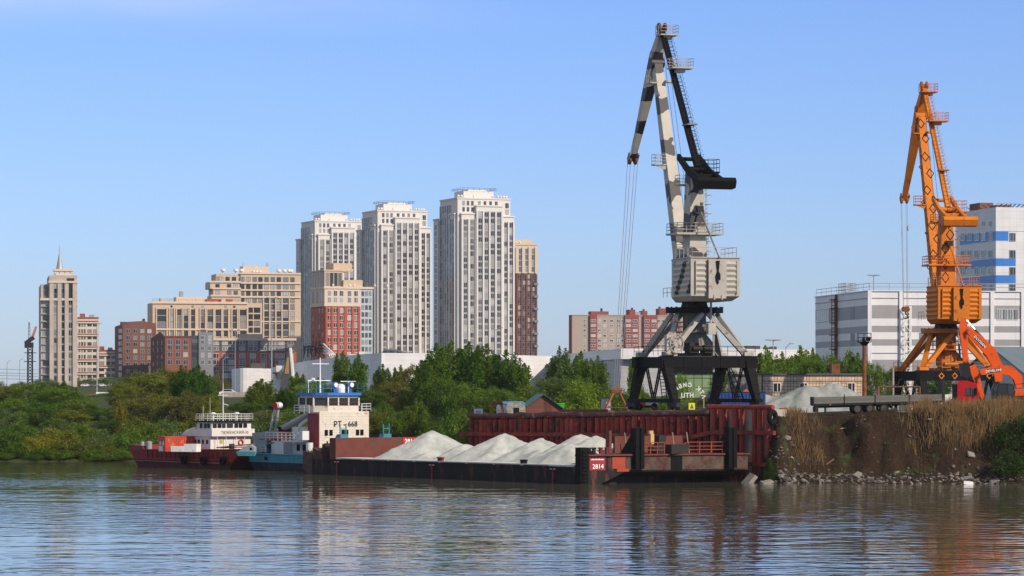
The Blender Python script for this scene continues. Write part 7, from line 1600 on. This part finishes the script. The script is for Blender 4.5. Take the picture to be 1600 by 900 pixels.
('bush',35,596,1240,30,'grey_green','far rounded shrub near the left lamp posts',GF),('bush',72,590,1300,44,'grey_green','far green shrubs right of the tower crane',GF),('bush',118,590,1440,46,'grey_green','far green shrub below the spired tower',GF),('bush',95,591,1430,40,'green','far green shrub left below the spired tower',GF),('bush',165,589,1440,46,'green','far green shrub below the low cream block',GF),('bush',140,589,1440,36,'grey_green','far shrub below the cream striped block',GF),('bush',190,589,1380,44,'grey_green','far shrub at the brown brick house foot',GF),('bush',205,596,1100,60,'green','far green shrub in front of the brown brick house',GF),('bush',340,585,900,40,'brownish','far brownish shrub at the red block foot',GF),
]
for (kind, px, yt, Y, wpx, colr, label, grp) in T:
    if kind == 'bush' and 395 <= Y <= 406 and px < 340: grp = GS
    elif grp is None and px < 345 and kind != 'bush': grp = GB
    tree(kind, px, yt, Y, wpx, colr, label, grp)

# ---------------------------------------------------------------- bank: dry reeds, tufts, rubble, slabs
def blades(name, n, area, hmin, hmax, wd, m, lean=.25, label='', dens=None, seed=5, droop=.15):
    g = np.random.default_rng(seed); x = g.uniform(area[0], area[1], n); y = g.uniform(area[2], area[3], n)
    if dens is not None: k = g.random(n) < dens(x, y); x, y = x[k], y[k]
    n = len(x); z = ground_z(x, y); k = z > .5; x, y, z = x[k], y[k], z[k]; n = len(x)
    h = g.uniform(hmin, hmax, n)*(.6+.8*vnoise(x*.8, y*.8, 3)); a = g.uniform(0, math.pi, n); dx, dy = np.cos(a)*wd, np.sin(a)*wd*.4; lx, ly = g.normal(0, lean, n)*h, g.normal(0, lean, n)*h
    b0 = np.stack([x-dx,y-dy,z-.1],1); b1 = np.stack([x+dx,y+dy,z-.1],1); m0 = np.stack([x+lx*.4+dx*.7,y+ly*.4,z+h*.6],1); m1 = np.stack([x+lx*.4-dx*.7,y+ly*.4,z+h*.6],1); t = np.stack([x+lx,y+ly,z+h*(1-droop*g.random(n))],1)
    v = np.stack([b0,b1,m0,m1,t],1).reshape(-1,3); i = np.arange(n)*5
    mb = MB(); mb.v = v.tolist(); mb.f = np.stack([i,i+1,i+2,i+3],1).tolist()+np.stack([i+3,i+2,i+4],1).tolist(); mb.mi = [0]*len(mb.f)
    tag(mb.build(name, m), label, 'grass', kind='stuff')
reed = leaf_mat('dry_reed', (.27,.175,.075)); reed2 = leaf_mat('dry_grass_dark', (.10,.062,.034)); tuft = leaf_mat('bank_grass', (.06,.085,.022))
def d_right(x, y): return np.clip(sstep(39,44,x)*(.35+.9*vnoise(x*.35,y*.35,1)) , 0, 1)*np.where((y > 306.3)&(y < 317), 1, 0)
blades('dry_reeds', 18000, (37,58,305.5,317.5), .5, 1.7, .035, reed, .24, 'tall tan dry reeds along the top of the right bank', lambda x,y: d_right(x,y)*np.where(y-(305-.13*(x-25)) > 5.2, 1, .04), 5)
blades('dry_grass', 8000, (26.5,56,306,317), .2, .6, .022, reed2, .4, 'sparse brown dry grass hanging on the right bank', lambda x,y: np.clip((vnoise(x*.5,y*.5,8)-.35)*2.2,0,1), 6)
blades('dry_reeds', 1500, (27.5,31.5,308,313), .5, 1.2, .03, reed, .3, 'small patch of tan reeds beside the big tyre', lambda x,y: np.clip((vnoise(x*.8,y*.8,2)-.25)*1.6,0,1), 8)
blades('grass_tufts', 9000, (26,56,304,318), .15, .45, .03, tuft, .5, 'green grass tufts on the right bank', lambda x,y: np.clip((vnoise(x*.45,y*.45,15)-.55)*4,0,1), 7)
blades('yard_grass', 9000, (30,60,314,330), .05, .16, .03, tuft, .4, 'short green grass along the bank edge', lambda x,y: np.clip((vnoise(x*.5,y*.5,25)-.4)*3,0,1), 9)
blades('shore_grass', 16000, (-70,-6,366,410), .3, 1.0, .05, tuft, .35, 'green grass along the left waterline', None, 10)
def stones(name, n, area, smin, smax, m, label, seed, fn):
    g = np.random.default_rng(seed); mb = MB(); ico = [(0,0,1),(.89,0,.45),(.28,.85,.45),(-.72,.53,.45),(-.72,-.53,.45),(.28,-.85,.45),(.72,.53,-.45),(-.28,.85,-.45),(-.89,0,-.45),(-.28,-.85,-.45),(.72,-.53,-.45),(0,0,-1)]
    fc_ = [(0,1,2),(0,2,3),(0,3,4),(0,4,5),(0,5,1),(1,6,2),(2,7,3),(3,8,4),(4,9,5),(5,10,1),(6,7,2),(7,8,3),(8,9,4),(9,10,5),(10,6,1),(11,7,6),(11,8,7),(11,9,8),(11,10,9),(11,6,10)]
    x = g.uniform(area[0],area[1],n); d = fn(g, n); y = 305-.13*(x-25)+d+.6*(vnoise(x*.5,x*0,4)-.5)
    z = ground_z(x, y); k = (z > -.25); x, y, z = x[k], y[k], z[k]
    for xx, yy, zz in zip(x, y, z):
        s = smin+(smax-smin)*g.random()**2.5; sc = np.array([s*(.7+.9*g.random()), s*(.6+.6*g.random()), s*(.35+.4*g.random())]); A = g.random()*6.28; tl = g.normal(0,.35)
        v = np.array(ico)*(.75+.5*g.random((12,1)))*sc; v = np.stack([v[:,0]*math.cos(tl)-v[:,2]*math.sin(tl), v[:,1], v[:,0]*math.sin(tl)+v[:,2]*math.cos(tl)],1)
        v = np.stack([v[:,0]*math.cos(A)-v[:,1]*math.sin(A), v[:,0]*math.sin(A)+v[:,1]*math.cos(A), v[:,2]],1)+np.array([xx,yy,zz+sc[2]*.3])
        mb.add(v.tolist(), fc_)
    tag(mb.build(name, m), label, 'rubble', kind='stuff')
stone_m = mat('shore_stone', (.14,.12,.105), .95, var=.35, scale=2, island=.65); stones('rubble', 1200, (25.0,58), .05, .26, stone_m, 'broken stones and rubble along the right waterline', 31, lambda g,n: g.normal(1.3,.9,n))
stones('rubble', 260, (26,57), .06, .2, stone_m, 'pale stones scattered up the right bank', 32, lambda g,n: g.uniform(2.0,9.0,n))
stones('rubble', 110, (24.0,29), .1, .42, stone_m, 'large stones at the foot of the quay corner', 33, lambda g,n: g.normal(1.2,1.3,n))
slab_m = mat('slab_concrete', (.22,.20,.18), .9, var=.25, scale=2)
def slab(label, px, py, Y, l, w, t, rot, m=None, name='concrete_slab', cat='slab'):
    p = P(px, py, Y); b = MB(); b.hexa([(-l/2,-w/2,0),(l/2*.9,-w/2,0),(l/2,w/2*.8,0),(-l/2*.85,w/2,0),(-l/2,-w/2*.9,t),(l/2*.85,-w/2,t*.9),(l/2*.95,w/2*.75,t),(-l/2*.8,w/2,t*1.1)]); z_ = gz1(p.x, p.y)
    o = b.build(name, m or slab_m, None, loc=(p.x, p.y, max(z_, -.05)+t*.15)); o.rotation_euler = [R(a) for a in rot]; tag(o, label, cat)
slab('large tilted concrete slab on the rocks by the quay corner', 1172, 735, 306.2, 1.8, 1.2, .45, (10,-50,20))
slab('brown plank leaning on the bank below the trailer', 1292, 716, 309, 1.9, .3, .12, (0,-34,8), mat('bank_plank', (.16,.11,.07), .9), 'plank', 'plank')
slab('flat pale slab on the waterline stones right of the quay', 1198, 748, 304.3, 1.3, .8, .25, (8,-12,30))
slab('pale concrete slab leaning among the stones right of the plank', 1340, 731, 305.8, .9, .6, .25, (15,-30,50))
slab('broad concrete slab on the bank near the right bush', 1517, 702, 306.8, .8, .7, .15, (40,10,20))
slab('long concrete beam in the rubble towards the right edge', 1510, 728, 303.6, 1.2, .4, .25, (5,-14,-8))
slab('white foam float at the waterline towards the right edge', 1513, 753, 301.2, 1.0, .5, .3, (0,4,3), white, 'foam_float', 'float')
slab('pale slab in the rubble below the dark bush', 1554, 741, 302.6, 1.1, .5, .22, (8,-16,30))
slab('thin board lying on the bank edge below the trailer', 1318, 652, 313, 1.4, .25, .05, (10,-6,12), mat('pale_board', (.4,.3,.2), .9), 'board', 'plank')

# ---------------------------------------------------------------- the air
hz = MB(); hz.box(-2500, 2500, -60, 3200, -6, 118)
hm = bpy.data.materials.new('haze'); hm.use_nodes = True; hn = hm.node_tree.nodes; hn.remove(hn['Principled BSDF'])
pv_ = hn.new('ShaderNodeVolumePrincipled'); pv_.inputs['Color'].default_value = (.80,.86,.95,1); pv_.inputs['Density'].default_value = .00005; pv_.inputs['Anisotropy'].default_value = .2
hm.node_tree.links.new(pv_.outputs[0], hn['Material Output'].inputs['Volume'])
tag(hz.build('haze', hm), 'thin pale haze over the river and city', 'haze', kind='stuff')
